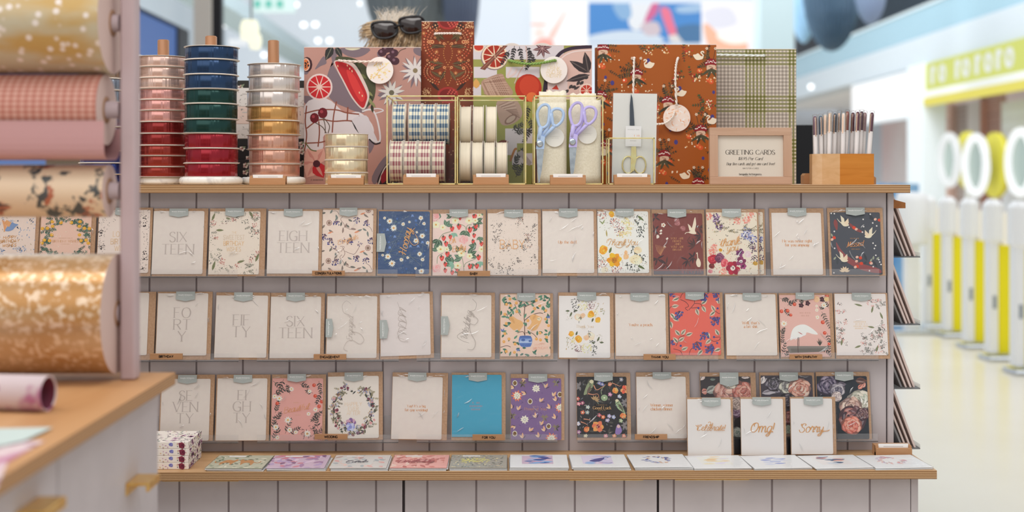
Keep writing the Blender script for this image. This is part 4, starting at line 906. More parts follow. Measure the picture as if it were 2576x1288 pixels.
def a_dark(A):
    fr(A, '14'); r = A.r
    for i in range(34): A.stroke([(r.uniform(90, 610), r.uniform(160, 800)) for _ in range(1)] * 1 + [(r.uniform(90, 610), r.uniform(160, 800))], 3, '4c4a48') if i < 6 else A.leaf(r.uniform(90, 610), r.uniform(160, 800), r.uniform(0, 360), 60, 22, r.choice(['3d3a3c', '454344', '4c4a44']), '5d5a54')
    def budgie(p, c1, c2, dots):
        A.poly(catmull(p, 4, True), c1)
        xs = [q[0] for q in p]; ys = [q[1] for q in p]
        for i in range(dots): 
            t = i / dots; A.ell(p[0][0] + (p[3][0] - p[0][0]) * t + r.uniform(-18, 18), p[0][1] + (p[3][1] - p[0][1]) * t, 9, c2, 4, r.uniform(0, 60), 6)
    budgie([(240, 190), (268, 205), (262, 260), (225, 325), (165, 355), (180, 290), (205, 235)], '8f9a78', '4c4a44', 16); A.ell(248, 212, 22, 'd6cfae', 20); A.leaf(235, 260, 250, 110, 34, '6b5a52')
    budgie([(500, 410), (520, 402), (555, 450), (600, 555), (560, 530), (520, 500), (497, 450)], '9fb48c', '4c4a44', 16); A.ell(512, 415, 18, 'd9d2b0', 15); A.leaf(530, 450, -60, 90, 26, '5f5a4c')
    A.poly(catmull([(500, 700), (520, 665), (545, 690), (560, 740), (530, 775), (490, 765)], 4, True), '8f78b0'); A.ell(525, 690, 18, 'd9b8b4', 18)
    for x, y in ((120, 260), (600, 440), (600, 680)):
        for k in range(5): A.leaf(x, y, 80 + k * 50, 54, 22, '8a8484', '5c5858')
    A.bloom(310, 690, 62, ['e5a05c', 'dd7a58', '8a3a48', 'f0d29a'], 6); A.bloom(595, 300, 46, ['e0654c', 'e9a06c', 'b5483c', 'f0d29a'], 6); A.rose(495, 305, 36, ['e8a24c', 'd9743c', 'efc27a']); A.rose(190, 720, 32, ['e08a4c', 'c9603c', 'efb27a']); A.rose(570, 575, 34, ['e58a4c', 'd0603c', 'efb27a'])
    A.ell(380, 385, 36, '93a884', 34, n=12); A.ell(380, 385, 9, 'e3e6c8'); A.stroke([(352, 350), (350, 300), (390, 250)], 6, '9aa884', True)
    for x, y, c in ((330, 225, '8f94c8'), (360, 240, '8086bc'), (440, 350, 'c98ab0'), (150, 540, 'd9785a'), (110, 450, 'd98a98'), (150, 440, 'a85a78'), (325, 570, 'c9606c'), (365, 590, 'e0784c'), (430, 580, 'b8b0d0'), (475, 590, 'a8b0d0'), (410, 625, 'b0a8c8'), (550, 630, 'a8bc94'), (105, 660, 'c9c8d8'), (560, 190, '9a9aa8'), (205, 485, 'b8c4c0'), (200, 540, '9aa8a8'), (540, 370, 'b8c0d0'), (110, 750, 'a878a0'), (390, 790, 'd98a98'), (580, 790, 'e07a5c'), (480, 790, 'e08a5c'), (180, 790, 'c8c0a0'), (100, 395, 'd06a60'), (440, 240, 'dd8a6c')):
        A.bloom(x, y, 22, [c, c, 'e8d6c0'], 5)
    for p in ([(270, 250), (300, 300), (360, 270), (400, 240)], [(210, 340), (260, 350), (310, 345), (325, 390)], [(420, 240), (470, 230), (540, 260), (560, 250)], [(160, 610), (220, 620), (235, 640)], [(130, 640), (180, 660), (205, 680)]): A.stroke(p, 12, 'c98a6c', True, True)
    for i in range(6): A.leaf(280, 410, i * 32 - 20, 55, 18, 'b99a70', '7a6040')
    A.flecks(34, ['7d8a70', '9a8f88', '6a6f78'], 22, 40, 9)
    A.poly([(270, 450), (440, 450), (440, 525), (270, 525)], '1f1e20'); A.marks(352, 462, 110, 9, 'b08a5c'); A.text('Good Luck', 355, 492, 32, 'cfa46c', 'serif', 1.3); A.marks(355, 518, 90, 9, 'b08a5c')
def moody(crop, seed, petals, dark='2b2a30', extra=()):
    """painterly dark flower print: petals = (x, y, ang, L, w, colour)"""
    def f(A):
        fr(A, crop); r = A.r
        for x, y, a, L, w_, c in petals:
            A.leaf(x, y, a, L, w_, c); 
            sh = hexmix(c, '2b2428', .35); hi = hexmix(c, 'f5ece6', .35)
            A.leaf(x, y, a + 8, L * .85, w_ * .35, sh); A.leaf(x, y, a - 9, L * .9, w_ * .22, hi)
        for x, y, rad, cols in extra:
            A.ell(x, y, rad, hexmix(cols[0], '2b2428', .45), rad * .9, n=16, jit=.08)
            for k in range(20):
                aa = k * 137.5 + seed * 20; q = rad * .72 * (1 - k / 21); sz = rad * (.42 - .008 * k)
                u, v = x + math.cos(R(aa)) * q, y - math.sin(R(aa)) * q * .9
                c = cols[k % len(cols)]; ro = aa + 90 + r.uniform(-25, 25)
                A.ell(u, v, sz, hexmix(c, '2b2428', .38), sz * .7, ro, 11, .1)
                A.ell(u + math.cos(R(aa)) * sz * .1, v - math.sin(R(aa)) * sz * .1, sz * .9, c, sz * .6, ro, 11, .12)
                A.ell(u + math.cos(R(aa)) * sz * .28, v - math.sin(R(aa)) * sz * .28, sz * .6, hexmix(c, 'f8f0ea', .3), sz * .2, ro, 9, .15)
    return f
def hexmix(a, b, t):
    a, b = a.lstrip('#'), b.lstrip('#')
    return ''.join('%02x' % int(int(a[i:i + 2], 16) * (1 - t) + int(b[i:i + 2], 16) * t) for i in (0, 2, 4))
a_moody1 = moody('15', 1, [(230, 200, 60, 90, 60, 'd9c8c2'), (240, 330, 20, 70, 70, 'c98a7c'), (290, 330, 30, 130, 90, '9aa098'), (350, 300, 10, 80, 50, 'c4c8bc'), (660, 170, 0, 90, 30, 'd5c8c4'), (330, 190, 0, 60, 30, '6f8078')],
                  extra=((540, 330, 175, ('b98478', 'c99a8c', 'a87268', 'd5b0a0')), (680, 330, 130, ('c07a6c', 'b06a60', 'd09a88')), (540, 215, 90, ('e0d6c4', 'd2c4b0')), (600, 520, 90, ('8a6c86', 'b09ab0', '6d5070')), (600, 760, 70, ('b8beb4', '9aa89c', 'd0d4c8')), (600, 450, 80, ('c9b8b0', 'a89890'))))
a_moody2 = moody('15', 2, [(870, 240, 70, 90, 60, 'e0d6d4'), (900, 200, 0, 60, 40, 'c9c4c8'), (870, 340, 10, 180, 60, 'b5b0b8'), (1060, 330, 140, 80, 50, '9a94a0'), (1180, 300, 100, 80, 60, 'e0ccc0')],
                  extra=((1000, 240, 90, ('4a464e', '6b6672', '3a383e')), (1150, 270, 100, ('8a8a86', 'c9c8b8', '6a6668')), (1270, 290, 120, ('d9a894', 'c98a78', 'e3c2b0', 'b87868')), (1140, 420, 90, ('3a383c', '55505a')), (1145, 600, 80, ('9a5a54', 'b8807c', '7a4a4c')), (1140, 730, 60, ('c8d4b8', 'a8b8a0'))))
a_moody3 = moody('16', 3, [(330, 300, 60, 150, 60, '4c4658'), (480, 200, 0, 80, 50, '6d6472'), (640, 170, 0, 100, 60, '6b4a42'), (660, 240, 40, 60, 40, 'd98a78'), (700, 230, 60, 50, 30, 'e09a88')],
                  extra=((400, 210, 100, ('4a4258', '6a6078', '37324a', '8a7f94')), (480, 250, 70, ('8a8490', '5c5868', 'b0aab0')), (665, 345, 105, ('d5d0c0', 'b8c0b0', 'e0dcd2', 'a8a898')), (590, 400, 100, ('c9a898', 'b08a80', 'dcc4b4', '8a706a')), (600, 500, 120, ('6a4a50', '8a5a58', '4a3a42', 'a8706a')), (590, 560, 90, ('d98470', 'c96a5c', 'e3a08c')), (470, 310, 50, ('e0d0c8', 'b8a8a8')), (690, 460, 60, ('5a4048', '7a5a58'))))
def fscript(txt, px, py, cap, crop):
    def f(A): fr(A, crop); A.text(txt, px, py, cap, 'c99560', 'script', 1.0, slant=.25)
    return f
def a_celebrate(A):
    fscript('Celebrate!', 330, 690, 62, '15')(A); A.stroke([(300, 640), (320, 630), (330, 650), (310, 668), (345, 655), (345, 640)], 6, 'c99560', True); A.stroke([(170, 665), (195, 690), (190, 712)], 7, 'c99560', True)
def a_omg(A): fscript('Omg!', 868, 690, 98, '15')(A)
def a_sorry(A):
    fscript('Sorry', 250, 570, 74, '16')(A); A.stroke([(320, 585), (350, 596), (385, 594), (400, 585)], 6, 'c99560', True)

# ------------------------------------------------------------------ greeting cards on the ledges
def sheet(W, H, rc=4.0, left=False):
    """card outline in (u,v), rounded on the right-hand corners"""
    pts = [(0, 0)]
    for cx, cy, a0 in ((W - rc, rc, -90), (W - rc, H - rc, 0)):
        for i in range(5):
            a = R(a0 + i * 22.5); pts.append((cx + rc * math.cos(a), cy + rc * math.sin(a)))
    pts.append((0, H))
    return pts
def film_mesh(mb, x0, x1, z0, z1, yf, yb, seed, amp=.0006, m=None):
    """clear sleeve: a crinkled front sheet folded back round the sides"""
    rr = random.Random(seed); m = m or M_FILM
    nx, nz = 10, 12; g = []
    waves = [(rr.uniform(0, 6.28), rr.uniform(2, 7), rr.uniform(-1.2, 1.2), rr.uniform(.3, 1)) for _ in range(5)]
    for j in range(nz + 1):
        for i in range(nx + 1):
            u, v = i / nx, j / nz
            edge = min(u, 1 - u, v, 1 - v)
            h = sum(a * math.sin(f * (u * math.cos(t) + v * math.sin(t)) * 3 + p) for p, f, t, a in waves) / 3
            y = yf - (amp * h * min(1, edge * 6)) - .0003 * min(1, edge * 8)
            g.append((x0 + (x1 - x0) * u, y, z0 + (z1 - z0) * v))
    fs = [(j * (nx + 1) + i, j * (nx + 1) + i + 1, (j + 1) * (nx + 1) + i + 1, (j + 1) * (nx + 1) + i) for j in range(nz) for i in range(nx)]
    mb.idx(g, fs, m, True)
    mb.face([(x1, yf, z0), (x1, yb, z0), (x1, yb, z1), (x1, yf, z1)], m); mb.face([(x0, yb, z0), (x0, yf, z0), (x0, yf, z1), (x0, yb, z1)], m)
    mb.face([(x0, yf, z1), (x1, yf, z1), (x1, yb, z1), (x0, yb, z1)], m)
def sticker_mesh(W, H, side, ls):
    """the paper band label with its pointed lower edge; ls = pixel size. Local x centred, z down from 0"""
    mb = MB(); t = .0005
    pts = [(-W / 2, 0), (W / 2, 0), (W / 2, -H * .8), (0, -H), (-W / 2, -H * .8)]
    mb.prism(pts, -t, 0, M_STICK)
    A = Art(W / ls, H / ls); A.text('bespoke letterpress', W / ls / 2, H / ls * .34, 3.1, 'dfe2df', 'serif', 1.5)
    A.marks(W / ls / 2, H / ls * .52, 20, 1.0, 'c9cec9')
    A.emit(mb, -W / 2, 0, ls, ls, -t, 4e-6)
    return mb
NC = [0]
def creases(mb, W, H, yf, seed, n):
    """sharp little folds standing up from the clear sleeve"""
    rr = random.Random(seed * 31 + 5)
    for i in range(n):
        k = rr.random()
        if k < .4: cx, cz, a, L = rr.uniform(-.42, .42) * W, rr.uniform(.93, .975) * H, rr.uniform(-14, 14), rr.uniform(.006, .02)
        elif k < .55: cx, cz, a, L = rr.choice((-.44, .44)) * W, rr.uniform(.2, .8) * H, rr.uniform(70, 110), rr.uniform(.006, .02)
        else: cx, cz, a, L = rr.uniform(-.38, .38) * W, rr.uniform(.12, .88) * H, rr.choice((35, 50, 62, -48, 20)) + rr.uniform(-12, 12), rr.uniform(.008, .030)
        c, s_ = math.cos(R(a)), math.sin(R(a)); w = rr.uniform(.0007, .0017); h = w * rr.uniform(.35, 1.1); m = 6; bend = rr.uniform(-.12, .12) * L
        top = []; lo = []; hi = []
        for j in range(m + 1):
            t = j / m - .5; e = 1 - (2 * abs(t)) ** 2; o = bend * (1 - 4 * t * t)
            x, z = cx + c * L * t - s_ * o, cz + s_ * L * t + c * o
            top.append((x, yf - .0009 - h * e, z)); lo.append((x + s_ * w * e, yf - .0009, z - c * w * e)); hi.append((x - s_ * w * e, yf - .0009, z + c * w * e))
        v = top + lo + hi; q = m + 1
        mb.idx(v, [(j, j + 1, 2 * q + j + 1, 2 * q + j) for j in range(m)] + [(q + j, q + j + 1, j + 1, j) for j in range(m)], M_CREASE, True)
def greeting_card(env, card, stick, bgcol, art, label, Yb=None, lean=9.0, tilt=0.0, thick=.003, zmin=None, group=None, spine=True):
    """env/card: pixel boxes (l,t,r,b); stick: None, ('t',l,t,r,b) or ('l',l,t,r,b)"""
    NC[0] += 1
    Yb = Yb or LIP + .012
    l, t, r, b = env
    cx = (l + r) / 2
    x, z = P(cx, b, Yb); s = S(cx, Yb)
    if zmin is not None: z = max(z, zmin)
    k = (t - HOR) / FPX; c, sn = math.cos(R(lean)), math.sin(R(lean))
    H = (EYE - z - k * Yb) / (c + k * sn); W = (r - l) * s
    kz = H / (b - t)
    root = thing('greeting_card', (x, Yb, z), (-R(lean), R(tilt), 0), label, 'greeting card', group)
    mb = MB(); mb.box(-W / 2, W / 2, -thick * .0, thick, 0, H, M_KRAFT, .0004)
    mb.face([(-W * .48, -.00006, H * .995), (W * .48, -.00006, H * .995), (W * .30, -.00006, H * .72), (-W * .30, -.00006, H * .72)], M_KRAFT)
    mb.build('envelope', root)
    cl, ct, cr_, cb = card
    cw, ch = cr_ - cl, cb - ct
    A = Art(cw, ch, NC[0]); A.card = card
    if art: art(A)
    mb = MB(); x0 = (cl - cx) * s; zt = (b - ct) * kz
    m = M_PAPER if bgcol is None else cmat(bgcol)
    mb.prism([(x0 + u * s, zt - v * kz) for u, v in sheet(cw, ch)], -.0016, -.0003, m)
    A.emit(mb, x0, zt, s, kz, -.0016)
    mb.build('card', root)
    yf = -.0022 - getattr(A, 'top', 0) * 1e-5
    mb = MB(); e = 1.5 * s
    film_mesh(mb, -W / 2 - e, W / 2 + e, .0004, H + e, yf, thick, NC[0] * 7)
    creases(mb, W, H, yf, NC[0], 14 if bgcol in ('d8d0cd', '4d5058', '7d4540') or label.startswith(('white card reading', 'white sleeved')) else 7 if bgcol in (None, 'dbd7d4') else 5)
    mb.build('sleeve', root)
    if stick:
        sd, a0, b0, a1, b1 = stick
        if sd == 't':
            o = sticker_mesh((a1 - a0) * s, (b1 - b0) * kz, sd, s).build('label_sticker', root)
            o.location = (((a0 + a1) / 2 - cx) * s, yf - .0011, (b - b0) * kz)
        else:
            o = sticker_mesh((b1 - b0) * kz, (a1 - a0) * s, sd, s).build('label_sticker', root)
            o.location = ((a0 - cx) * s, yf - .0011, (b - (b0 + b1) / 2) * kz)
            o.rotation_euler = (0, R(-90), 0)
    return root

W_ = None
def tk(l, t, r, b): return ('t', l, t, r, b)
def lk(l, t, r, b): return ('l', l, t, r, b)
num = lambda lines, cap=24, gap=29, cy=80, wd=1.0: serif_lines(lines, cap, gap, cy, None, .92, wd)
CARDS = [
 # ---- top row
 ((-48, 523, 92, 697), (-45, 530, 83, 690), None, 'e5cfc4', a_bday_bird, 'pale pink card with a blue bird and gold HAPPY BIRTHDAY WISHES lettering', 0),
 ((94, 523, 235, 697), (97, 530, 224, 690), None, 'e3bfae', a_bday_lemon, 'pink card framed by oranges and green leaves reading BIRTHDAY WISHES', 0),
 ((241, 522, 378, 697), (243, 528, 372, 689), tk(284, 523, 331, 545), 'e2d3ca', a_lots, 'cream card with black floral specks reading LOTS OF BIRTHDAY WISHES behind the white post', 0),
 ((381, 524, 518, 695), (381, 531, 509, 690), tk(421, 525, 468.6, 547), None, num(['SIX', 'TEEN'], 25, 31, 81), 'white card with silver SIXTEEN lettering in the top row', 0),
 ((523, 524, 665, 696), (524, 532, 651, 692), tk(563, 524, 610, 547), 'e2d5c8', a_sweet, 'pale floral card reading THE SWEETEST BIRTHDAY WISHES', 0),
 ((671, 526, 808, 695), (671, 531, 800, 689), tk(711, 526, 758, 547), None, num(['EIGH', 'TEEN'], 25, 30, 78), 'white card with silver EIGHTEEN lettering', 0),
 ((810, 524, 945, 695), (809, 528, 937, 686), tk(852, 523, 897, 546), 'e8cfc2', a_congrats, 'pale pink card with blue berries and figs above the CONGRATULATIONS tag', 0),
 ((948, 528, 1085, 697), (950, 532, 1079, 692), lk(947, 590, 971, 637), '3d557c', a_hooray, 'dark blue daisy card with gold Hooray written sideways', 0.4),
 ((1087, 527, 1222, 697), (1088, 538, 1215, 696), tk(1130, 527.6, 1177, 549), 'e9c9c0', a_straw, 'pink card covered in strawberries and white blossom', 0),
 ((1225, 526, 1362, 697), (1227, 537, 1354, 695), tk(1268.5, 527.6, 1316, 550), 'dccfc4', a_baby, 'cream card with fine grey sprigs and thin gold BABY lettering', 0),
 ((1364, 526, 1503, 697), (1365, 531.5, 1495, 690), tk(1407, 525, 1454, 549.5), None, quip(['Up the duff.'], 1429, [611]), 'white card reading Up the duff.', 0),
 ((1504, 526, 1640, 697), (1504, 532, 1633, 690), tk(1549.5, 526, 1596, 547), 'e6e0da', a_yellow, 'white card with yellow flowers and a gold script Thank You', 0),
 ((1641, 527, 1776, 697), (1644, 537.6, 1770, 694), tk(1681.5, 527, 1729, 550), '7d4540', a_maroon, 'maroon card with white cranes reading YOU ARE FIERCE AND YOU ARE BRAVE', 0),
 ((1778, 526, 1911, 697), (1779, 535, 1907, 694), tk(1818, 526, 1866, 549), 'e9d6c4', a_tyfloral, 'cream card with red and purple flowers and gold thank you script, in front', 0),
 ((1940, 524, 2078, 696), (1945, 536, 2070.6, 694), tk(1985.6, 524, 2033, 547), None, quip(['He was never right', 'for you anyway.'], 2008, [608, 618]), 'white card reading He was never right for you anyway.', 0),
 ((2087, 523, 2228, 695), (2093, 535, 2220, 693), tk(2133, 523, 2181, 544), '4d5058', a_missed, 'charcoal card with white doves and red berries in the top row', 0),
 # ---- middle row
 ((237, 733, 386, 907), (240, 735.6, 368.6, 895), None, None, num(['THI', 'RT', 'Y'], 26, 30, 80), 'white card with silver THIRTY lettering half hidden by the gold paper roll', 0),
 ((390, 733, 529, 907), (392, 737, 518.7, 896), tk(438, 733, 485.6, 758), None, num(['FO', 'RT', 'Y'], 26, 30, 80), 'white card with silver FORTY lettering', 0),
 ((538, 735, 675, 907), (539, 743, 669.6, 902), tk(584, 735, 631, 759), None, num(['FIF', 'TY'], 27, 30, 78), 'white card with silver FIFTY lettering', 0.3),
 ((677, 736, 814, 907), (678, 746, 805, 903), tk(717, 736, 764, 759), None, num(['SIX', 'TEEN'], 26, 30, 78), 'white card with silver SIXTEEN lettering in the middle row', 0),
 ((819, 738, 954, 906.5), (821, 745, 947, 902.5), lk(819, 803, 838, 850), None, a_engaged, 'white sleeved card with faint sideways script above the ENGAGEMENT tag', 0),
 ((956, 735, 1092, 905), (958, 740, 1084, 897), lk(957, 805, 979, 852), 'd8d0cd', a_ourday, 'white sleeved card with faint sideways script tilted on its ledge', -1.7),
 ((1108, 736, 1245, 906), (1110, 742.5, 1236, 900.7), lk(1109, 797, 1131, 844), None, a_wedding, 'white card with silver Wedding script written sideways', 0),
 ((1257, 738, 1392, 907), (1259, 740.7, 1384.6, 899.6), tk(1301, 738, 1347, 760), 'eac5b4', a_lemon, 'pink card with a blue vase and orange tree', 0),
 ((1404, 736, 1545, 908), (1406, 745, 1535, 904.7), tk(1452, 735.6, 1500, 759), 'e3dcd9', a_typale, 'white card with yellow posies above and below small Thank You lettering', 0.4),
 ((1547, 738, 1684, 907), (1549.6, 740.7, 1676.5, 898.7), tk(1588, 738, 1634.7, 760), None, quip(["You're a peach."], 1613, [819]), "white card reading You're a peach.", 0),
 ((1686, 736, 1822, 907), (1687, 738, 1814, 897), tk(1727, 735.6, 1774, 757), 'd96a5c', a_coral, 'coral card with navy berries and cream leaves', 0),
 ((1827, 738, 1961, 908), (1828.5, 741, 1955.7, 899), tk(1872, 738, 1919, 760), None, quip(["Well, that's", 'a bit shit.'], 1891, [815, 824.5]), "white card reading Well, that's a bit shit.", 0),
 ((1964, 738, 2101, 907), (1965, 743, 2091, 902), tk(2006, 737, 2053, 757), 'd8b0a6', a_heron, 'dusty pink card with a bowing white heron', 0),
 ((2103, 738, 2240, 908), (2105, 740, 2235, 899), tk(2148.5, 738, 2197, 760), 'e3d8d4', a_palegrey, 'pale pink card with grey sprigs at the right end of the middle row', 0),
 # ---- bottom row
 ((399, 941, 535, 1111), (402, 952, 525, 1110), tk(443, 942, 490.6, 965), None, num(['SE', 'VEN', 'TY'], 25, 29, 72), 'white card with silver SEVENTY lettering', 0),
 ((540, 941, 676, 1111), (543, 951, 668.7, 1109.8), tk(583.7, 942, 630.7, 964), None, num(['EI', 'GH', 'TY'], 25, 29, 72), 'white card with silver EIGHTY lettering', 0),
 ((680, 941, 817, 1111), (681.7, 951, 810, 1110.5), tk(720, 940, 767, 961), 'd9a49c', a_pinkbeaut, 'pink card with grey leaves and white daisies around faint gold script', 0),
 ((824, 935, 963, 1110), (825, 946, 953, 1105), tk(867, 936, 914, 960), 'e6d9d0', a_happily, 'white card with a floral wreath reading HAPPILY EVER AFTER', -0.9),
 ((983, 937, 1124, 1110), (984, 948, 1110.5, 1108), tk(1022.7, 937, 1069, 960), None, quip(["Yay! It's a big", 'fat gay wedding!'], 1045, [1023, 1033], 6.2), "white card reading Yay! It's a big fat gay wedding!", 0.9),
 ((1135, 937, 1272, 1111), (1136.5, 943, 1262, 1102), tk(1178.6, 938, 1225, 961), '4aa0bc', a_teal, 'plain teal blue card above the FOR YOU tag', 0),
 ((1284, 941, 1420, 1112), (1285, 952, 1412, 1111.5), tk(1329, 941, 1376.5, 964), '7f6590', a_purple, 'purple card with cream passion flowers and moths', 0.3),
 ((1451, 938, 1588, 1111), (1452, 948.5, 1578, 1104), tk(1496, 938, 1543, 962), '2f2d2e', a_dark, 'black card with budgerigars and bright flowers reading Good Luck', 0),
 ((1602, 937, 1738, 1111), (1603, 948.5, 1728, 1107), tk(1644, 937, 1691, 956), None, quip(['Winner, winner', 'chicken dinner.'], 1666, [1021.5, 1031.5]), 'white card reading Winner, winner chicken dinner.', 0),
 ((1764, 938, 1906, 1111), (1765, 948.5, 1892, 1109), tk(1813.5, 938, 1861, 975), '3f3a3c', a_moody1, 'dark painterly card with dusky pink petals behind the Celebrate! card', 0),
 ((1915, 938, 2054, 1111), (1918, 946, 2048.7, 1095), tk(1964.7, 938, 2012, 962), '49444c', a_moody2, 'dark painterly card with grey and peach petals behind the Omg! card', 0),
 ((2058, 937, 2194, 1110), (2059.5, 948, 2187, 1109), tk(2105, 937, 2152, 961), '2c323a', a_moody3, 'dark painterly card with cream and coral peonies at the right, bottom row', 0),
]
def ledge_floor(top): return EYE - (ROWY[1 if top < 600 else 2 if top < 800 else 3] - HOR) * LIP / FPX + .0018
def r_tilt(env, tl): return abs(math.sin(R(tl))) * (env[2] - env[0]) * .5 * LIP / FPX
for env, card, st, bgc, art, lab, tl in CARDS:
    lf = ledge_floor(env[1])
    if art is a_tyfloral: greeting_card(env, card, st, bgc, art, lab, Yb=LIP + .0105, lean=6, zmin=lf)
    else: greeting_card(env, card, st, bgc, art, lab, tilt=tl, zmin=lf + (r_tilt(env, tl) if tl else 0))
# the second thank-you card leaning behind the first
greeting_card((1793, 526, 1927, 697), (1794, 534, 1922, 694), None, 'e9d6c4', lambda A: (setattr(A, 'card', (1779, 535, 1907, 694)), a_tyfloral(A)), 'cream floral thank you card peeking out behind its twin', Yb=LIP + .0202, lean=6.2, zmin=ledge_floor(526))
# a few spare cards filed behind, seen as edges at the right of their fronts
# three small cards standing on the low shelf
YF = 2.735
for env, card, st, art, lab in (
    ((1729.5, 1001, 1846, 1147), (1730.5, 1005, 1840, 1146), tk(1766.6, 1001, 1814, 1024), a_celebrate, 'small white card with gold Celebrate! script'),
    ((1864.5, 1000, 1979, 1146), (1865, 1004.5, 1972, 1145), tk(1894, 1000, 1941, 1022), a_omg, 'small white card with gold Omg! script'),
    ((1990, 1000, 2105, 1144), (1991, 1004, 2096, 1142.5), tk(2024, 999.5, 2071.5, 1022), a_sorry, 'small white card with gold Sorry script')):
    z = PZ((env[0] + env[2]) / 2, env[3], YF)
    greeting_card(env, card, st, 'dbd7d4', art, lab, Yb=YF, lean=5.5, zmin=Z0 + .0004)
for a, b in ((1836, 1868), (1972, 1993)):
    x = PX((a + b) / 2, YF + .02)
    mb = MB(); mb.box(x - .022, x + .022, YF + .018, YF + .075, Z0, Z0 + .034, M_BLACK, .002)
    tag(mb.build('card_stand'), 'black card stand between the %s cards' % ('Celebrate! and Omg!' if a < 1900 else 'Omg! and Sorry'), 'stand', 'card stands')

# ------------------------------------------------------------------ wooden section tags on the ledges
for txt, l, t, r, b in (('CONGRATULATIONS', 785, 681, 867, 693.5), ('BABY', 1151, 681.5, 1233, 695), ('BIRTHDAY', 377, 889.5, 459, 904), ('ENGAGEMENT', 789, 891, 871, 905),
                        ('THANK YOU', 1619, 891, 1700, 905.5), ('WITH SYMPATHY', 1986.5, 891.5, 2069, 904.5), ('WEDDING', 791, 1092, 874, 1105.5), ('FOR YOU', 1188.7, 1093, 1269.6, 1108), ('FRIENDSHIP', 1597, 1092.5, 1678.7, 1106)):
    Y = LIP - .0040; x, z = P((l + r) / 2, b, Y); s = S((l + r) / 2, Y); w2 = (r - l) * s / 2; h = (b - t) * s
    mb = MB(); mb.box(-w2, w2, 0, .0032, 0, h, M_TAGWOOD, .0003)
    A = Art((r - l), (b - t)); A.text(txt, (r - l) / 2, (b - t) / 2, 5.4, '24160f', 'sans', 2.5, wide=.92 if len(txt) > 11 else 1.0)
    A.emit(mb, -w2, h, s, s, -.0001)
    tag(mb.build('section_tag', None, (x, Y, z)), 'small wooden section tag reading ' + txt, 'sign', 'wooden section tags')

# ------------------------------------------------------------------ flat postcards lying on the low shelf
def flat_stack(fl, fr_, bl, br, base, art, label, n=3, group=None, y0=YL + .006, dep=.118, border=None):
    y1 = y0 + dep
    xf = (PX(fl, y0) + PX(fr_, y0)) / 2; xb = (PX(bl, y1) + PX(br, y1)) / 2
    wd = PX(fr_, y0) - PX(fl, y0)
    ang = math.atan2(xb - xf, dep)
    for k in range(n):
        zz = Z0 + .0004 + k * .0026
        top = k == n - 1
        rr = random.Random(int(fl) * 7 + k)
        root = thing('postcard', (xf + (0 if top else rr.uniform(-.002, .003)), y0 + (0 if top else rr.uniform(-.001, .001)), zz), (0, 0, -ang + (0 if top else rr.uniform(-.015, .015))),
                     label if top else 'plain white-edged postcard, %s the stack under the %s' % ('lowest of' if k == 0 else 'middle of', base[1]), 'postcard', None if top else 'cards under the ' + base[1])
        mb = MB(); mb.box(-wd / 2, wd / 2, 0, dep / math.cos(ang), 0, .0016, cmat('dfe1e4') if not top or border else cmat(base[0]), .0003)
        if top:
            A = Art(100, 80, int(fl)); art(A)
            H = dep / math.cos(ang); m = .04 if not border else .0
            lay = A.layers()
            for i, (p, c) in enumerate(A.sh):
                ar = sum(p[j - 1][0] * p[j][1] - p[j][0] * p[j - 1][1] for j in range(len(p)))
                if abs(ar) < 1e-5: continue
                if ar > 0: p = p[::-1]
                mb.face([(-wd / 2 + u / 100 * wd * .93, H * (1 - v / 80), .0017 + lay[i] * 1e-5) for u, v in p], cmat(c) if isinstance(c, str) else c)
        mb.build('card', root)
        mb = MB(); mb.box(-wd / 2 - .001, wd / 2 + .001, -.001, dep / math.cos(ang) + .001, -.0002, .0021 + (A.top * 1e-5 if top else 0), M_FILM)
        mb.build('sleeve', root)
def f_leaves(cols, n=60, L=14, w_=5, extra=None):
    def f(A):
        r = A.r
        for i in range(n): A.leaf(r.uniform(0, 100), r.uniform(0, 80), r.uniform(0, 360), r.uniform(L * .5, L), w_, r.choice(cols))
        if extra: extra(A)
        A.rect(22, 4, 55, 12, 'dcdad8')
    return f
def fox(A):
    for s_ in (1, -1):
        q = lambda x, y: (50 + s_ * (x - 50), y)
        A.poly([q(*p) for p in catmull([(20, 40), (28, 30), (40, 34), (44, 26), (48, 34), (44, 46), (40, 62), (36, 50), (26, 50), (20, 64), (18, 52)], 4, True)], 'b98552'); A.stroke([q(20, 44), q(10, 50), q(6, 40)], 2.5, 'b98552', True)
def framed(bgc, draw):
    def f(A):
        A.rect(22, 6, 80, 60, bgc); 
        sh0 = len(A.sh); draw(A)
        A.rect(4, 2, 36, 9, 'd8d6d6')
    return f
def bands(cols, seed=0, y0=8, y1=58, x0=24, x1=78):
    def d(A):
        r = A.r
        for i in range(16):
            x, y = r.uniform(x0, x1 - 18), r.uniform(y0, y1)
            A.poly(catmull([(x, y), (x + 10, y - r.uniform(2, 5)), (x + 22, y - 1), (x + 14, y + r.uniform(1, 5)), (x + 5, y + 3)], 3, True), r.choice(cols))
    return d
def crane_flat(A):
    bands(['d8b8cc', '9db8dc', 'c9c4e0'])(A)
    A.poly(catmull([(36, 40), (50, 28), (62, 22), (66, 26), (58, 42), (48, 48), (40, 46)], 4, True), '5b5a92'); A.stroke([(62, 24), (70, 18), (74, 22)], 2, '5b5a92', True); A.stroke([(52, 48), (70, 56), (78, 52)], 1.5, '5b5a92', True); A.rect(30, 64, 70, 65, 'c9cbe0')
def ring_flat(cols):
    def d(A):
        r = A.r
        for i in range(50):
            a = r.uniform(0, 6.28); A.leaf(51 + 22 * math.cos(a), 34 + 19 * math.sin(a), r.uniform(0, 360), 9, 4, r.choice(cols))
    return d
def word(t, c, cap=14, rot=0): return lambda A: A.text(t, 48, 42, cap, c, 'script', 1.3, rot=rot)
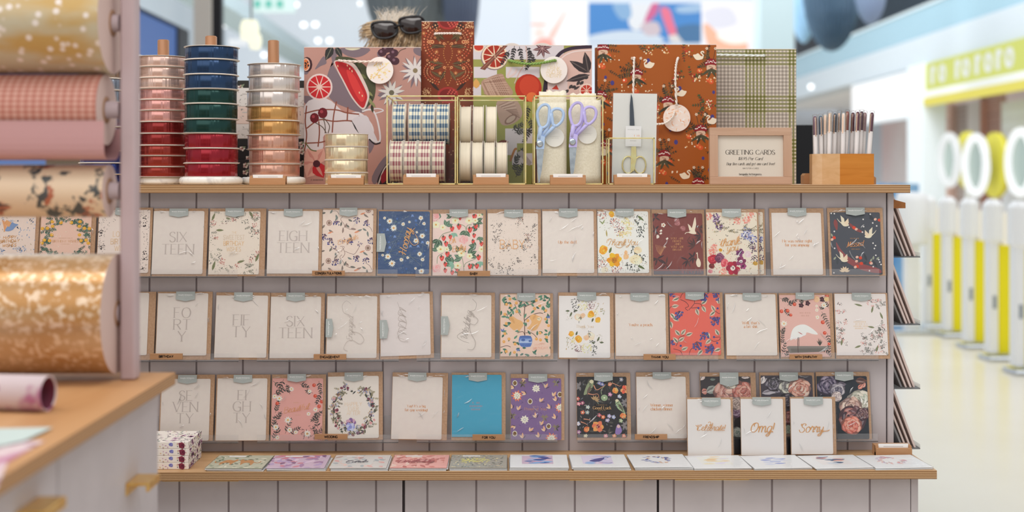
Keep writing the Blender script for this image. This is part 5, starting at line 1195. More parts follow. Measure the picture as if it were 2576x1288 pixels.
flat_stack(516, 660, 552, 690, ('b9b8a4', 'leopard card'), f_leaves(['7d8a72', '5d6a58', 'd9d4c0', '98a08a'], 70, 16, 5, fox), 'green leafy postcard with two orange leopards, leftmost on the low shelf')
flat_stack(669, 816, 694.5, 830, ('c9b4c4', 'lilac bird card'), f_leaves(['a887a8', 'd9c4d4', 'c98a98', '8a6a8a', 'b9a4c4'], 60, 26, 9), 'lilac and rose leafy postcard second from the left on the low shelf')
flat_stack(828, 972, 844.5, 985, ('cfcac6', 'dark script card'), f_leaves(['d8a8a4', 'a8b0b4', 'e0c4bc', 'b8a09a', 'cdd0cc'], 46, 24, 8, lambda A: (A.poly([(18, 32), (78, 32), (78, 52), (18, 52)], 'd0cecb'), word('Cards', '5c5a66', 15)(A))), 'pale grey and pink postcard with dark script lettering on the low shelf')
flat_stack(980.5, 1124, 993, 1131, ('dda69f', 'coral Birthday card'), f_leaves(['c98078', 'e0b4aa', 'b8706c', 'e6c4b8'], 70, 22, 8, word('Birthday', 'a04a52', 17)), 'coral pink postcard with Birthday script on the low shelf')
flat_stack(1130, 1275, 1138, 1275, ('a8a49a', 'grey meadow card'), f_leaves(['8a8a80', '6b7068', 'c4bca8', 'a89488', '7d8484', 'd5c9a4'], 150, 10, 3, lambda A: A.flecks(60, ['d9d28a', 'c9c27a'], 6, 12, 3, None, 22, 24, 72, 46)), 'dense grey green meadow postcard on the low shelf')
flat_stack(1283, 1431, 1284, 1425, ('e6e3e1', 'bold blue print card'), framed('cdb8c8', bands(['3d6aa8', '4c4c8a', 'e0e4ee', '8ab0d8', 'd0a0b4', '3f5a9c'])), 'white bordered postcard with a bold blue and lilac print', border=1)
flat_stack(1440, 1585, 1431, 1570, ('e6e3e1', 'purple crane card'), framed('d8cfe0', crane_flat), 'white bordered postcard with a purple crane', border=1)
flat_stack(1595, 1742, 1577, 1716, ('e6e3e1', 'blue medallion card'), framed('e4e2e2', ring_flat(['4a5c98', '7d8cb8', 'c9a890', '9aa4c4'])), 'white postcard with a blue floral medallion', border=1)
flat_stack(1746, 1892, 1718, 1859, ('e6e3e1', 'yellow print card'), framed('e8e0da', bands(['e8c49a', 'ecd8bc', 'd8d4e4'])), 'white postcard with a pale yellow print in front of the Celebrate! card', border=1, n=2)
flat_stack(1897, 2045, 1860, 1999, ('e6e3e1', 'periwinkle print card'), framed('e2e2e8', bands(['7d8cc8', '9aa8d4', 'd0d4e8'])), 'white postcard with a periwinkle print in front of the Omg! card', border=1, n=2)
flat_stack(2050, 2200, 2005, 2146, ('e6e3e1', 'coral and navy print card'), framed('e2dcda', bands(['dd9a90', 'e0b0a4', '4a6484', 'c9d0d8'])), 'white postcard with a coral and navy print in front of the Sorry card', border=1, n=2)
flat_stack(2202, 2349, 2149, 2294, ('e6e3e1', 'red wreath card'), framed('e8e4e4', ring_flat(['d09a9c', 'b8a8c0', 'c4b8b4', 'd8b0a8'])), 'white postcard with a faint red wreath at the right end of the low shelf', border=1, n=2)

# floral card boxes stacked at the left end of the low shelf
def floral_face(A):
    r = A.r
    A.flecks(60, ['6a5c8a', '4c4c5c', 'b88aa8', 'c9a878', '8a9a7a'], 3, 9, 3)
    for i in range(4): A.bloom(r.uniform(0, A.W), r.uniform(0, A.H), 7, ['b07aa0', 'd0a8c4', '6a3a58'], 5)
ybx = 2.625
x1b = PX(474, ybx); x0b = x1b - .135
for k in range(4):
    root = thing('card_box', ((x0b + x1b) / 2 + (.0012 if k == 2 else 0), ybx, Z0 + .0003 + k * .0138), (0, 0, 0),
                 'floral card box, %s of the four stacked beside the wooden table' % ['lowest', 'second from the bottom', 'third from the bottom', 'topmost'][k], 'box', 'floral card boxes')
    w2 = .0675; h = .0134
    mb = MB(); mb.box(-w2, w2, 0, .115, 0, h, cmat('e3d8cf'), .0008)
    A = Art(162, 16, 5); A.flecks(40, ['6a5c8a', '4c4c5c', 'b88aa8', 'c9a878'], 3, 7, 2.4); A.rose(146, 8, 8, ['6b2438', '8a3a4a', '4c1a2c']); A.rose(120, 6, 5, ['6a6aa8', '8a8ac0']); A.emit(mb, -w2, h, 2 * w2 / 162, h / 16, -.0002)
    A = Art(140, 16, 6 + k); floral_face(A)
    for p, c in A.sh: mb.face([(w2 + .0002, u * .115 / 140, h - v * h / 16) for u, v in p][::-1], cmat(c))
    A = Art(162, 140, 8); floral_face(A); floral_face(A); A.flecks(90, ['6a8a7a', '4c4c5c', 'b88aa8'], 4, 12, 4)
    if k == 3:
        for p, c in A.sh: mb.face([(-w2 + u * 2 * w2 / 162, .115 - v * .115 / 140, h + .0002) for u, v in p], cmat(c))
    mb.build('box', root)

# ------------------------------------------------------------------ label holders
def label_holder(l, t, r, b, Y, where, zb=None, dep=.022):
    x, z = P((l + r) / 2, b, Y); s = S((l + r) / 2, Y); w2 = (r - l) * s / 2; h = (b - t) * s
    if zb is not None: z = zb + .0003
    root = thing('label_holder', (x, Y, z), (0, 0, 0), 'beech label holder with a white strip ' + where, 'label', 'beech label holders')
    mb = MB(); mb.box(-w2, w2, 0, .006, 0, h * .68, M_BEECH, .0008); mb.box(-w2, w2, .009, dep, 0, h * .9, M_BEECH, .0008); mb.box(-w2, w2, .004, .012, 0, h * .3, M_BEECH)
    mb.box(-w2, -w2 + .006, .004, .012, 0, h * .85, M_BEECH); mb.box(w2 - .006, w2, .004, .012, 0, h * .85, M_BEECH)
    mb.build('block', root)
    mb = MB(); mb.box(-w2 + .0065, w2 - .0065, .0065, .0082, h * .31, h, cmat('e6e2de'))
    A = Art(80, 10); A.flecks(0, ['888888'], 1, 2, 1)
    for i in range(24): A.rect(14 + i * 2.2, 2.6, 15.4 + i * 2.2, 3.8, 'b5b0ac')
    A.emit(mb, -w2 + .0065, h, (2 * w2 - .013) / 80, h * .69 / 10, .0064)
    mb.build('label_card', root)
FY = 2.80
for l, t, r, b, wh in ((627, 441, 718, 466, 'in front of the pearl and gold stack'), (824, 440, 915, 465, 'in front of the short cream ribbon stack'), (1014, 433, 1104, 461, 'in front of the gingham ribbon box'), (1190, 433, 1280, 461, 'in front of the cream ribbon box'),
                       (1384, 431, 1474, 458, 'in front of the scissors box'), (1545, 433, 1637, 461, 'in front of the gold scissors packet')):
    label_holder(l, t, r, b, FY, wh, Z1)
label_holder(2204, 1117, 2295, 1146, 2.735, 'at the right end of the low shelf', Z0, .03)

# ------------------------------------------------------------------ ribbon spools
def satin(h, name):
    key = 'satin_' + h
    if key in MATS: return MATS[key]
    m, n, l, b = newmat(key)
    setp(b, Base_Color=(*hexlin(h, .9), 1), Roughness=0.24, Metallic=0.6, Specular_IOR_Level=0.4, Coat_Weight=0.12, Coat_Roughness=0.1, Sheen_Weight=0.0)
    tc = n.new('ShaderNodeTexCoord'); mp = n.new('ShaderNodeMapping'); mp.inputs['Scale'].default_value = (1, 1, .02)
    nz = n.new('ShaderNodeTexNoise'); nz.inputs['Scale'].default_value = 60; nz.inputs['Detail'].default_value = 2
    bp = n.new('ShaderNodeBump'); bp.inputs['Strength'].default_value = .6; bp.inputs['Distance'].default_value = .006
    l.new(tc.outputs['Object'], mp.inputs[0]); l.new(mp.outputs[0], nz.inputs['Vector']); l.new(nz.outputs['Fac'], bp.inputs['Height'])
    l.new(bp.outputs[0], b.inputs['Normal']); l.new(bp.outputs[0], b.inputs['Coat Normal'])
    MATS[key] = m
    return m
M_FLANGE = cmat('d9d0c6', .45)
M_FLANGED = cmat('b9b4ae', .4)
ORD = ['topmost', 'second', 'third', 'fourth', 'fifth', 'sixth', 'seventh', 'eighth', 'ninth', 'tenth', 'eleventh', 'lowest']
def spool_stack(px, Y, rb, ys, cols, where, group, base=None, peg=None, rf=1.06, z_base=None):
    """ys: pixel rows of the flanges from top to bottom"""
    x, _ = P(px, HOR, Y); s = S(px, Y); yf = Y
    zb = z_base if z_base is not None else Z1
    tops = [EYE - (y - HOR) * s for y in ys]
    sh = zb - tops[-1]; tops = [t + sh * (1 if i == len(tops) - 1 else (1 - (len(tops) - 1 - i) / len(tops))) for i, t in enumerate(tops)]
    rr = random.Random(int(px))
    n = len(cols)
    for i in range(n):
        z1, z0 = tops[i], tops[i + 1]; h = z1 - z0 - .0003
        ordn = 'lowest' if i == n - 1 else ORD[i] + (' from the top' if i else '')
        root = thing('ribbon_spool', (x + rr.uniform(-.0022, .0022), Y + rr.uniform(-.002, .002), z0 + .0001), (0, 0, rr.uniform(0, 6)),
                     '%s ribbon spool, %s %s' % (cols[i][1], ordn, where), 'ribbon spool', group)
        R_ = rb * s
        for nm, za in (('flange', 0), ('flange', h - .0011)):
            mb = MB(); mb.lathe([(.016, .0), (R_ * rf, 0), (R_ * rf + .0004, .0005), (R_ * rf, .001), (.016, .001)], M_FLANGE, (0, 0, za), n=40, cap=False); mb.build(nm, root)
        mb = MB(); mb.lathe([(.0165, .0014), (R_ * .985, .0014), (R_, .0024), (R_, h - .0024), (R_ * .985, h - .0014), (.0165, h - .0014)], satin(cols[i][0], ''), n=44, cap=False)
        mb.build('ribbon', root)
    return x, tops[0], s
PPK, PK, DR = ('dcbcae', 'pale blush'), ('d59c94', 'rose pink'), ('8a2a28', 'dark red')
DR2 = ('96382e', 'brick red')
def spool_stand(px, Y, r_px, pr0, pr1, ptop, where):
    x, _ = P(px, HOR, Y); s = S(px, Y)
    root = thing('spool_stand', (x, Y, Z1 + .0002), (0, 0, 0), 'round white marble stand with a wooden peg under the %s ribbons' % where, 'spool stand', 'marble spool stands')
    R_ = r_px * s; h = .0165
    mb = MB(); mb.lathe([(R_ - .006, 0), (R_ - .001, .002), (R_, .006), (R_, h - .005), (R_ - .002, h - .0015), (R_ - .006, h)], M_MARBLE, n=48); mb.build('marble_base', root)
    zt = EYE - (ptop - HOR) * s - Z1
    mb = MB(); rp = (pr1 - pr0) / 2 * s; rp = min(rp, .0128); mb.lathe([(rp, h), (rp, zt - .002), (rp - .002, zt)], M_PEG, n=24); mb.build('peg', root)
    return Z1 + .0002 + h
YSP = 2.895
zb = spool_stand(411, 2.962, 60, 404, 434, 100.5, 'blush to dark red')
spool_stack(411, 2.962, 60, [144, 171.5, 198.6, 225.7, 253, 280, 308, 337, 366.6, 392.7, 420, 446], [PPK, PPK, PPK, PK, PK, PK, DR, DR, DR2, DR2, DR2], 'of the blush and dark red stack', 'blush and dark red spools', z_base=zb)
YSP = 2.882
zb = spool_stand(531, YSP, 78, 517, 547, 91, 'navy, green and red')
NV, GR, RD = ('263f60', 'navy blue'), ('1a3e3a', 'bottle green'), ('921f2c', 'bright red')
spool_stack(531, YSP, 65, [119.4, 153, 190.5, 227, 263, 301.4, 337, 374, 411, 446], [NV, NV, NV, GR, GR, GR, RD, RD, RD], 'of the navy, green and red stack', 'navy, green and red spools', z_base=zb)
zb = spool_stand(688, 2.95, 80, 676, 704, 102, 'pearl, gold and blush')
PE, GO, BL = ('d4cac4', 'pearl white'), ('c4955a', 'old gold'), ('cfa08c', 'blush copper')
spool_stack(688, 2.95, 63, [163, 195, 231, 269, 305, 340.5, 377, 413, 446], [PE, PE, PE, GO, GO, BL, BL, BL], 'of the pearl, gold and blush stack', 'pearl, gold and blush spools', z_base=zb)
CRM = ('e3d3b2', 'cream')
spool_stack(872, 2.875, 53.5, [337.5, 370, 403, 435, 465], [CRM, CRM, CRM, CRM], 'of the short cream stack', 'cream spools', z_base=Z1 + .0003, rf=1.02)
BRN, GRY, NAV = ('8a7666', 'taupe brown'), ('8a93a0', 'slate grey'), ('2c3a78', 'navy')
spool_stack(262, 2.93, 60, [112, 138, 165, 194, 222, 251, 280, 309, 336, 365, 394, 421, 445], [BRN, BRN, BRN, GRY, GRY, ('9a8a98', 'mauve'), ('9a8a98', 'mauve'), ('8a7a90', 'mauve'), ('6a6484', 'violet'), NAV, NAV, NAV], 'of the stack behind the post', 'spools behind the white post', z_base=Z1 + .0003)

# gift box stacks standing behind the ribbon spools
def gift_boxes(l, r, ys, cols, Y, where):
    zs = [EYE - (y - HOR) * S((l + r) / 2, Y) for y in ys]; zs[-1] = Z1 + .0003
    x0, x1 = PX(l, Y), PX(r, Y)
    for i, (c, nm) in enumerate(cols):
        root = thing('gift_box', ((x0 + x1) / 2, Y, zs[i + 1]), (0, 0, 0), '%s box, %s of the stack %s' % (nm, ('topmost', 'second from the top', 'third from the top', 'fourth from the top', 'fifth from the top', 'sixth from the top', 'lowest')[i if i < len(cols) - 1 else 6], where), 'box', 'card boxes behind the ribbons')
        w2 = (x1 - x0) / 2; h = zs[i] - zs[i + 1] - .0004
        mb = MB(); mb.box(-w2, w2, 0, .1, 0, h, cmat(c), .0008)
        A = Art((r - l), ys[i + 1] - ys[i], i + int(l))
        for q in range(5):
            u = A.r.uniform(0, A.W); v = A.r.uniform(0, A.H)
            if lin(int(c[:2], 16) / 255) < .2: A.bloom(u, v, 7, ['d8cfc4', 'b89a94', '8a4a48'], 5); A.leaf(u, v, 40, 14, 5, '7d8a70')
            else: A.flecks(9, ['8a8680', 'b5b0a8'], 4, 9, 2); A.rect(A.W * .1, A.H * .3, A.W * .5, A.H * .36, 'b8b4ae')
        A.emit(mb, -w2, h, (x1 - x0) / (r - l), h / A.H, -.0001)
        mb.build('box', root)
gcols = [('2f2f2c', 'black floral'), ('d6d2cc', 'white'), ('d5c0b4', 'pale pink'), ('cfcac4', 'ivory'), ('2b2a2a', 'black'), ('262426', 'black tulip'), ('2b292b', 'black rose')]
gift_boxes(592, 765, [202, 221, 268, 312, 349, 368, 401, 463], gcols, 3.13, 'between the green and pearl ribbons')
gift_boxes(318, 470, [234, 262, 310, 340, 375, 402, 430, 463], [('cfcac4', 'ivory'), ('d6d2cc', 'white'), ('b5aca4', 'grey'), ('d6d2cc', 'white floral'), ('cfcac4', 'pale cream'), ('c4bcb4', 'stone'), ('d0c8c0', 'chalk')], 3.13, 'behind the blush ribbons')

# ------------------------------------------------------------------ gift bags
def V(px, py, Y): x, z = P(px, py, Y); return Vector((x, Y, z))
def rope(mb, pts, r, col, n=9):
    """twisted cord: two thin strands wound round the path"""
    path = catmull([tuple(p) for p in pts], 14)
    L = len(path)
    for k in range(2):
        q = []
        for i, p in enumerate(path):
            a = i * .9 + k * math.pi
            d = Vector(path[min(i + 1, L - 1)]) - Vector(path[max(i - 1, 0)]); d.normalize()
            u = d.cross(Vector((0, 1, 0.001))); u.normalize(); v = u.cross(d)
            q.append(Vector(p) + (u * math.cos(a) + v * math.sin(a)) * r * .5)
        mb.tube(q, r * .62, col, 6)
def gift_bag(l, t, r, Y, dep, bgc, art, label, crop, seed=3, inner='d9d2cb', bscale=1.0, b=464):
    x0, x1 = PX(l, Y), PX(r, Y); s = S((l + r) / 2, Y); cx = (x0 + x1) / 2
    z1 = EYE - (t - HOR) * s - Z1; w2 = (x1 - x0) / 2
    root = thing('gift_bag', (cx, Y, Z1 + .0002), (0, 0, 0), label, 'gift bag', 'gift bags on the countertop')
    A = Art(r - l, b - t, seed); A.card = (l, t, r, b)
    o, k = crop; A.frame(o, k, l, t); art(A)
    M = cmat(bgc, .42, k=.96); I = cmat(inner); th = .0008
    mb = MB()
    mb.box(-w2, w2, 0, th, 0, z1, M); mb.box(-w2, w2, dep - th, dep, 0, z1, M); mb.box(-w2 + th, w2 - th, th, dep - th, 0, th, M)
    mid = dep / 2; g = min(.03, dep * .4)
    for sg in (-1, 1):    # folded gussets
        a, c = sg * w2, sg * (w2 - g)
        zt = z1
        pts = [(a, th), (a - sg * .0, th), (c, mid), (a, dep - th)]
        lo = [(a, th, th), (a, mid, th), (a, dep - th, th)]
        mb.face([(a, th, th), (a, dep - th, th), (a - sg * .004, mid, z1 * .25)], M)
        mb.face([(a, th, th), (a - sg * .004, mid, z1 * .25), (c + sg * g * .55, mid, zt), (a, th, zt)], M)
        mb.face([(a, dep - th, th), (a, dep - th, zt), (c + sg * g * .55, mid, zt), (a - sg * .004, mid, z1 * .25)], M)
    A.emit(mb, -w2, z1, (x1 - x0) / (r - l), z1 / (b - t), -.0001, 1e-5, matf=lambda h: cmat(h, .45, k=.96))
    mb.box(-w2, w2, -.0002, th * .5, z1 - .0008, z1 + .0003, cmat('d8c9c0'))
    mb.build('bag_body', root)
    return root
def part_world(mb, name, root):
    o = mb.build(name, root); o.location = -root.location; return o
def swing_tag(root, px, py, rp, Y, art, seed=1, col='e2d6d0'):
    c = V(px, py, Y); s = S(px, Y); R_ = rp * s
    mb = MB(); mb.lathe([(R_ - .0004, 0), (R_, .0003), (R_, .0007), (R_ - .0004, .001)], cmat(col), (c.x, c.y, c.z), axis='y', n=48)
    A = Art(2 * rp, 2 * rp, seed); art(A)
    A.emit(mb, c.x - R_, c.z + R_, s, s, c.y - .0001)
    return part_world(mb, 'gift_tag', root)

C3, C4, C5, C6 = ((750, 20), 2.8), ((1170, 80), 3.221), ((1500, 80), 3.219), ((1760, 100), 3.22)
def art_fruit(A):
    r = A.r; sh = '7c6b72'
    # shadows
    for p in ([(130, 410), (180, 340), (200, 390), (160, 410), (120, 435)], [(230, 290), (265, 300), (270, 370), (225, 420), (200, 520), (225, 640), (330, 700), (460, 740), (500, 640), (350, 560), (270, 440), (240, 380)], [(300, 285), (500, 285), (470, 330), (400, 350), (330, 330)], [(40, 620), (150, 640), (180, 690), (80, 690), (40, 660)], [(300, 850), (360, 820), (410, 850), (400, 890), (300, 885)], [(60, 790), (110, 800), (130, 830), (70, 836)], [(40, 440), (75, 450), (60, 470), (40, 465)], [(560, 620), (600, 600), (700, 610), (640, 640)], [(520, 1190), (600, 1060), (700, 1000), (700, 1090), (600, 1180), (540, 1245)], [(500, 900), (540, 950), (500, 1030)], [(815, 285), (868, 285), (868, 340), (820, 320)], [(560, 310), (600, 360), (560, 340)]):
        A.poly(catmull(p, 3, True), sh)
    # cloth
    A.poly(catmull([(45, 690), (200, 640), (330, 740), (430, 735), (520, 820), (520, 900), (380, 900), (190, 890), (170, 1000), (45, 1000)], 4, True), 'd8cfd0')
    for p in ([(45, 745), (150, 720), (270, 720), (340, 740), (430, 750)], [(60, 850), (150, 790), (250, 800), (380, 800), (480, 870)], [(45, 955), (150, 950), (190, 940)], [(60, 690), (50, 800), (60, 900), (45, 1010)], [(145, 800), (150, 880), (140, 980)], [(270, 660), (250, 760), (240, 880)], [(350, 700), (345, 800)], [(430, 760), (460, 860), (520, 880)]): A.stroke(p, 9, '8a4a38', True)
    A.poly(catmull([(380, 790), (480, 760), (520, 850), (560, 950), (500, 930), (430, 880)], 4, True), 'd0c8cb'); A.poly([(370, 785), (400, 830), (430, 890), (400, 850)], '1f1a1e')
    A.stroke([(450, 730), (520, 720), (560, 800), (575, 940), (500, 920)], 12, 'd8d0d0', True); A.stroke([(500, 720), (560, 710), (600, 725), (540, 745)], 8, 'd8d0d0', True)
    A.stroke([(500, 925), (540, 960), (580, 950)], 9, '241c20', True)
    # leaves
    A.leaf(240, 270, 245, 110, 60, '2f2e2c', '6a6658'); A.leaf(265, 275, 300, 90, 44, '32312e', '6a6658')
    # watermelon
    A.poly(catmull([(262, 375), (330, 345), (420, 370), (500, 440), (545, 540), (530, 650), (470, 712), (455, 715), (400, 640)], 4, True), '4a4c34')
    for i in range(14): A.leaf(400 + i * 9, 370 + i * 24, 300 + r.uniform(-30, 30), 60, 22, r.choice(['8a8a5c', '6a6e44', '353826']))
    A.poly(catmull([(255, 375), (330, 370), (400, 400), (460, 500), (500, 600), (490, 670), (455, 718), (380, 640), (310, 510), (270, 430)], 4, True), 'd8c4bc')
    A.poly(catmull([(262, 380), (320, 385), (385, 420), (440, 510), (485, 610), (478, 665), (452, 705), (385, 630), (318, 505), (278, 430)], 4, True), 'b8262a')
    A.poly(catmull([(340, 440), (390, 470), (440, 560), (470, 630), (440, 660), (380, 560)], 4, True), 'd23a38')
    for x, y in ((278, 402), (345, 398), (362, 420), (378, 438), (430, 590), (450, 612)): A.leaf(x, y, 280, 18, 7, 'ecd2a8')
    # grapefruit
    A.ell(150, 558, 92, 'e3cdc8', 94, n=24); A.ell(150, 558, 80, 'c8262c', 82, n=24)
    for i in range(10): A.stroke([(150, 558), (150 + 84 * math.cos(i * .628), 558 + 84 * math.sin(i * .628))], [10, 4], 'ecc9bc')
    A.ell(150, 560, 12, 'ecc9bc')
    A.ell(62, 400, 38, '3a1c22', 54); A.ell(54, 400, 30, 'dcae98', 46); A.ell(52, 400, 24, 'd0703c', 38); A.berries(54, 400, 22, 12, 6, ['20181a'])
    # cherries
    for x, y, q in ((115, 777, 32), (173, 742, 34)): A.ell(x, y, q, '6d1420', q + 4); A.ell(x - 8, y - 10, q * .35, 'a8404a')
    for p in ([(120, 810), (170, 840), (200, 885)], [(180, 775), (220, 830), (210, 885)], [(175, 775), (190, 830), (190, 885)]): A.stroke(p, 6, '5c4a3c', True)
    # grapes
    for x, y in ((592, 315), (640, 285), (675, 318), (648, 350), (682, 375), (620, 290)): A.ell(x, y, 32, '4a2a34', 28); A.ell(x - 8, y - 8, 10, '7d5a66')
    A.stroke([(700, 330), (720, 300), (760, 285)], 5, '5c4a3c', True)
    # pale daisies
    A.daisy(828, 448, 118, '7c6b72', '7c6b72', 12, .2, 8); A.daisy(825, 442, 110, 'd9d0cc', '8a7a5c', 12, .2, 0, .16)
    A.daisy(655, 610, 100, '7c6b72', '7c6b72', 11, .2, 12); A.daisy(658, 598, 96, 'd4cdc6', '6a6450', 11, .24, 4, .2)
    # hibiscus
    for a in (60, 120, 180, 240, 300): A.leaf(120, 1095, a, 120, 100, 'd8a494' if a != 300 else 'b8242c'); A.leaf(120, 1095, a, 110, 24, 'c9887c')
    A.ell(130, 1100, 26, '4a1a24'); A.stroke([(50, 950), (90, 1000), (130, 1010)], 8, '6a6a3c', True)
    A.poly(catmull([(440, 285), (380, 300), (330, 285)], 4, True), 'd5cdb0')
    # dark plate
    A.poly(catmull([(560, 1245), (600, 1130), (700, 1040), (700, 1245)], 4, True), '2a1d22'); A.stroke([(565, 1245), (610, 1130), (700, 1050)], 8, 'cfc0b8', True); A.leaf(590, 1240, 70, 120, 50, '8a1c28')
    A.marks(135, 1214, 90, 10, '2b2024')
bag = gift_bag(765, 119, 1059, 3.02, .085, 'b88a7e', art_fruit, 'dusty pink gift bag painted with watermelon, grapefruit and cherries', C3, b=464.5)
def gold_spray(A):
    r = A.r
    for i in range(44): A.leaf(A.W * .5 + r.uniform(-.32, .32) * A.W, A.H * .52 + r.uniform(-.3, .3) * A.H, r.uniform(0, 360), 7, 3.2, r.choice(['e0c088', 'd9b878', 'ead2a4']))
    A.stroke([(A.W * .35, A.H * .7), (A.W * .5, A.H * .5), (A.W * .7, A.H * .35)], 1.6, 'd9b878', True)
swing_tag(bag, 955.5, 177, 34, 3.012, gold_spray)
mb = MB(); rope(mb, [V(853, 152, 3.0185), V(858, 153, 3.009), V(905, 155, 3.006), V(950, 155, 3.007), V(960, 156, 3.010)], .0028, cmat('e3cfc4')); part_world(mb, 'handle', bag)

def art_rust(A):
    r = A.r
    for s_ in (-1, 1):
        q = lambda x, y: (1055 + s_ * (x - 1055), y)
        for cy, up in ((95, 1), (615, -1)):
            A.ell(1055, cy, 75, 'a83430', 58, n=16); A.ell(1055, cy, 60, '7d2420', 44, n=14)
            for i in range(9): A.ell(1055 + s_ * i * 8, cy + up * (10 + (i % 3) * 12), 7, 'c9584c', 6, n=6)
            for i in range(46): x, y = q(1215 + r.uniform(-40, 20), cy + up * r.uniform(2, 50)); A.ell(x, y, 3.4, 'e3b484', n=5)
            for i in range(5): x, y = q(1110 + i * 6, cy + up * (30 + i * 8)); A.leaf(x, y, 300 * s_ + 90, 60, 12, '3f2a22')
        for k in range(3):
            for i in range(17):
                a = R(-70 + i * 9); x, y = q(1085 + (95 + k * 22) * math.cos(a), 245 - (95 + k * 20) * math.sin(a)); A.ell(x, y, 4 + k, r.choice(['d97a54', 'e0a878', 'c9583c']), n=6)
                a = R(-70 + i * 9); x, y = q(1085 + (95 + k * 22) * math.cos(a), 450 + (60 + k * 16) * math.sin(a)); A.ell(x, y, 4 + k, r.choice(['d97a54', 'e0a878', 'c9583c']), n=6)
        for x, y, a, L in ((1085, 190, -10, 60), (1080, 265, -8, 110), (1075, 275, 8, 100), (1085, 395, 10, 110), (1090, 405, -20, 100), (1070, 440, -60, 90), (1100, 490, 30, 90), (1080, 225, 40, 80), (1110, 240, 60, 90)):
            u, v = q(x, y); A.leaf(u, v, a if s_ > 0 else 180 - a, L, 24, r.choice(['5a4a32', '4a3a2a', '66543a']), '8a6a40')
        for x, y, q_ in ((1082, 252, 10), (1080, 420, 10), (1110, 245, 8), (1165, 240, 14), (1190, 240, 12), (1165, 425, 12), (1145, 210, 9), (1135, 160, 9), (1180, 240, 9), (1200, 370, 9)):
            u, v = q(x, y); A.ell(u, v, q_, 'e0a06c'); A.ell(u, v, q_ * .5, 'a8442c')
        for i in range(20): u, v = q(1058 + 28 * math.sin(i * .32), 240 + i * 16); A.ell(u, v, 4, 'c98a4c', n=5)
        for x, y in ((1135, 310), (1145, 370), (1225, 180), (1110, 460)): u, v = q(x, y); A.daisy(u, v, 18, 'b5683c', 'e0b078', 7)
        for i in range(60): u, v = q(r.uniform(1060, 1235), r.uniform(620, 1240)); A.ell(u, v, 5, r.choice(['c9583c', 'e0a878', '5a4a32']), n=5)
bag = gift_bag(1060.5, 54, 1192, 3.05, .08, '80381e', art_rust, 'tall narrow rust red gift bag with a mirrored folk flower pattern', C3, inner='e3d8d0')
mb = MB(); rope(mb, [V(1096, 84, 3.0485), V(1094, 86, 3.041), V(1100, 84.5, 3.038), V(1125, 84, 3.037), V(1153, 84, 3.038), V(1159, 86, 3.041), V(1158, 84.5, 3.0485)], .0026, cmat('e6d2c8')); part_world(mb, 'handle', bag)

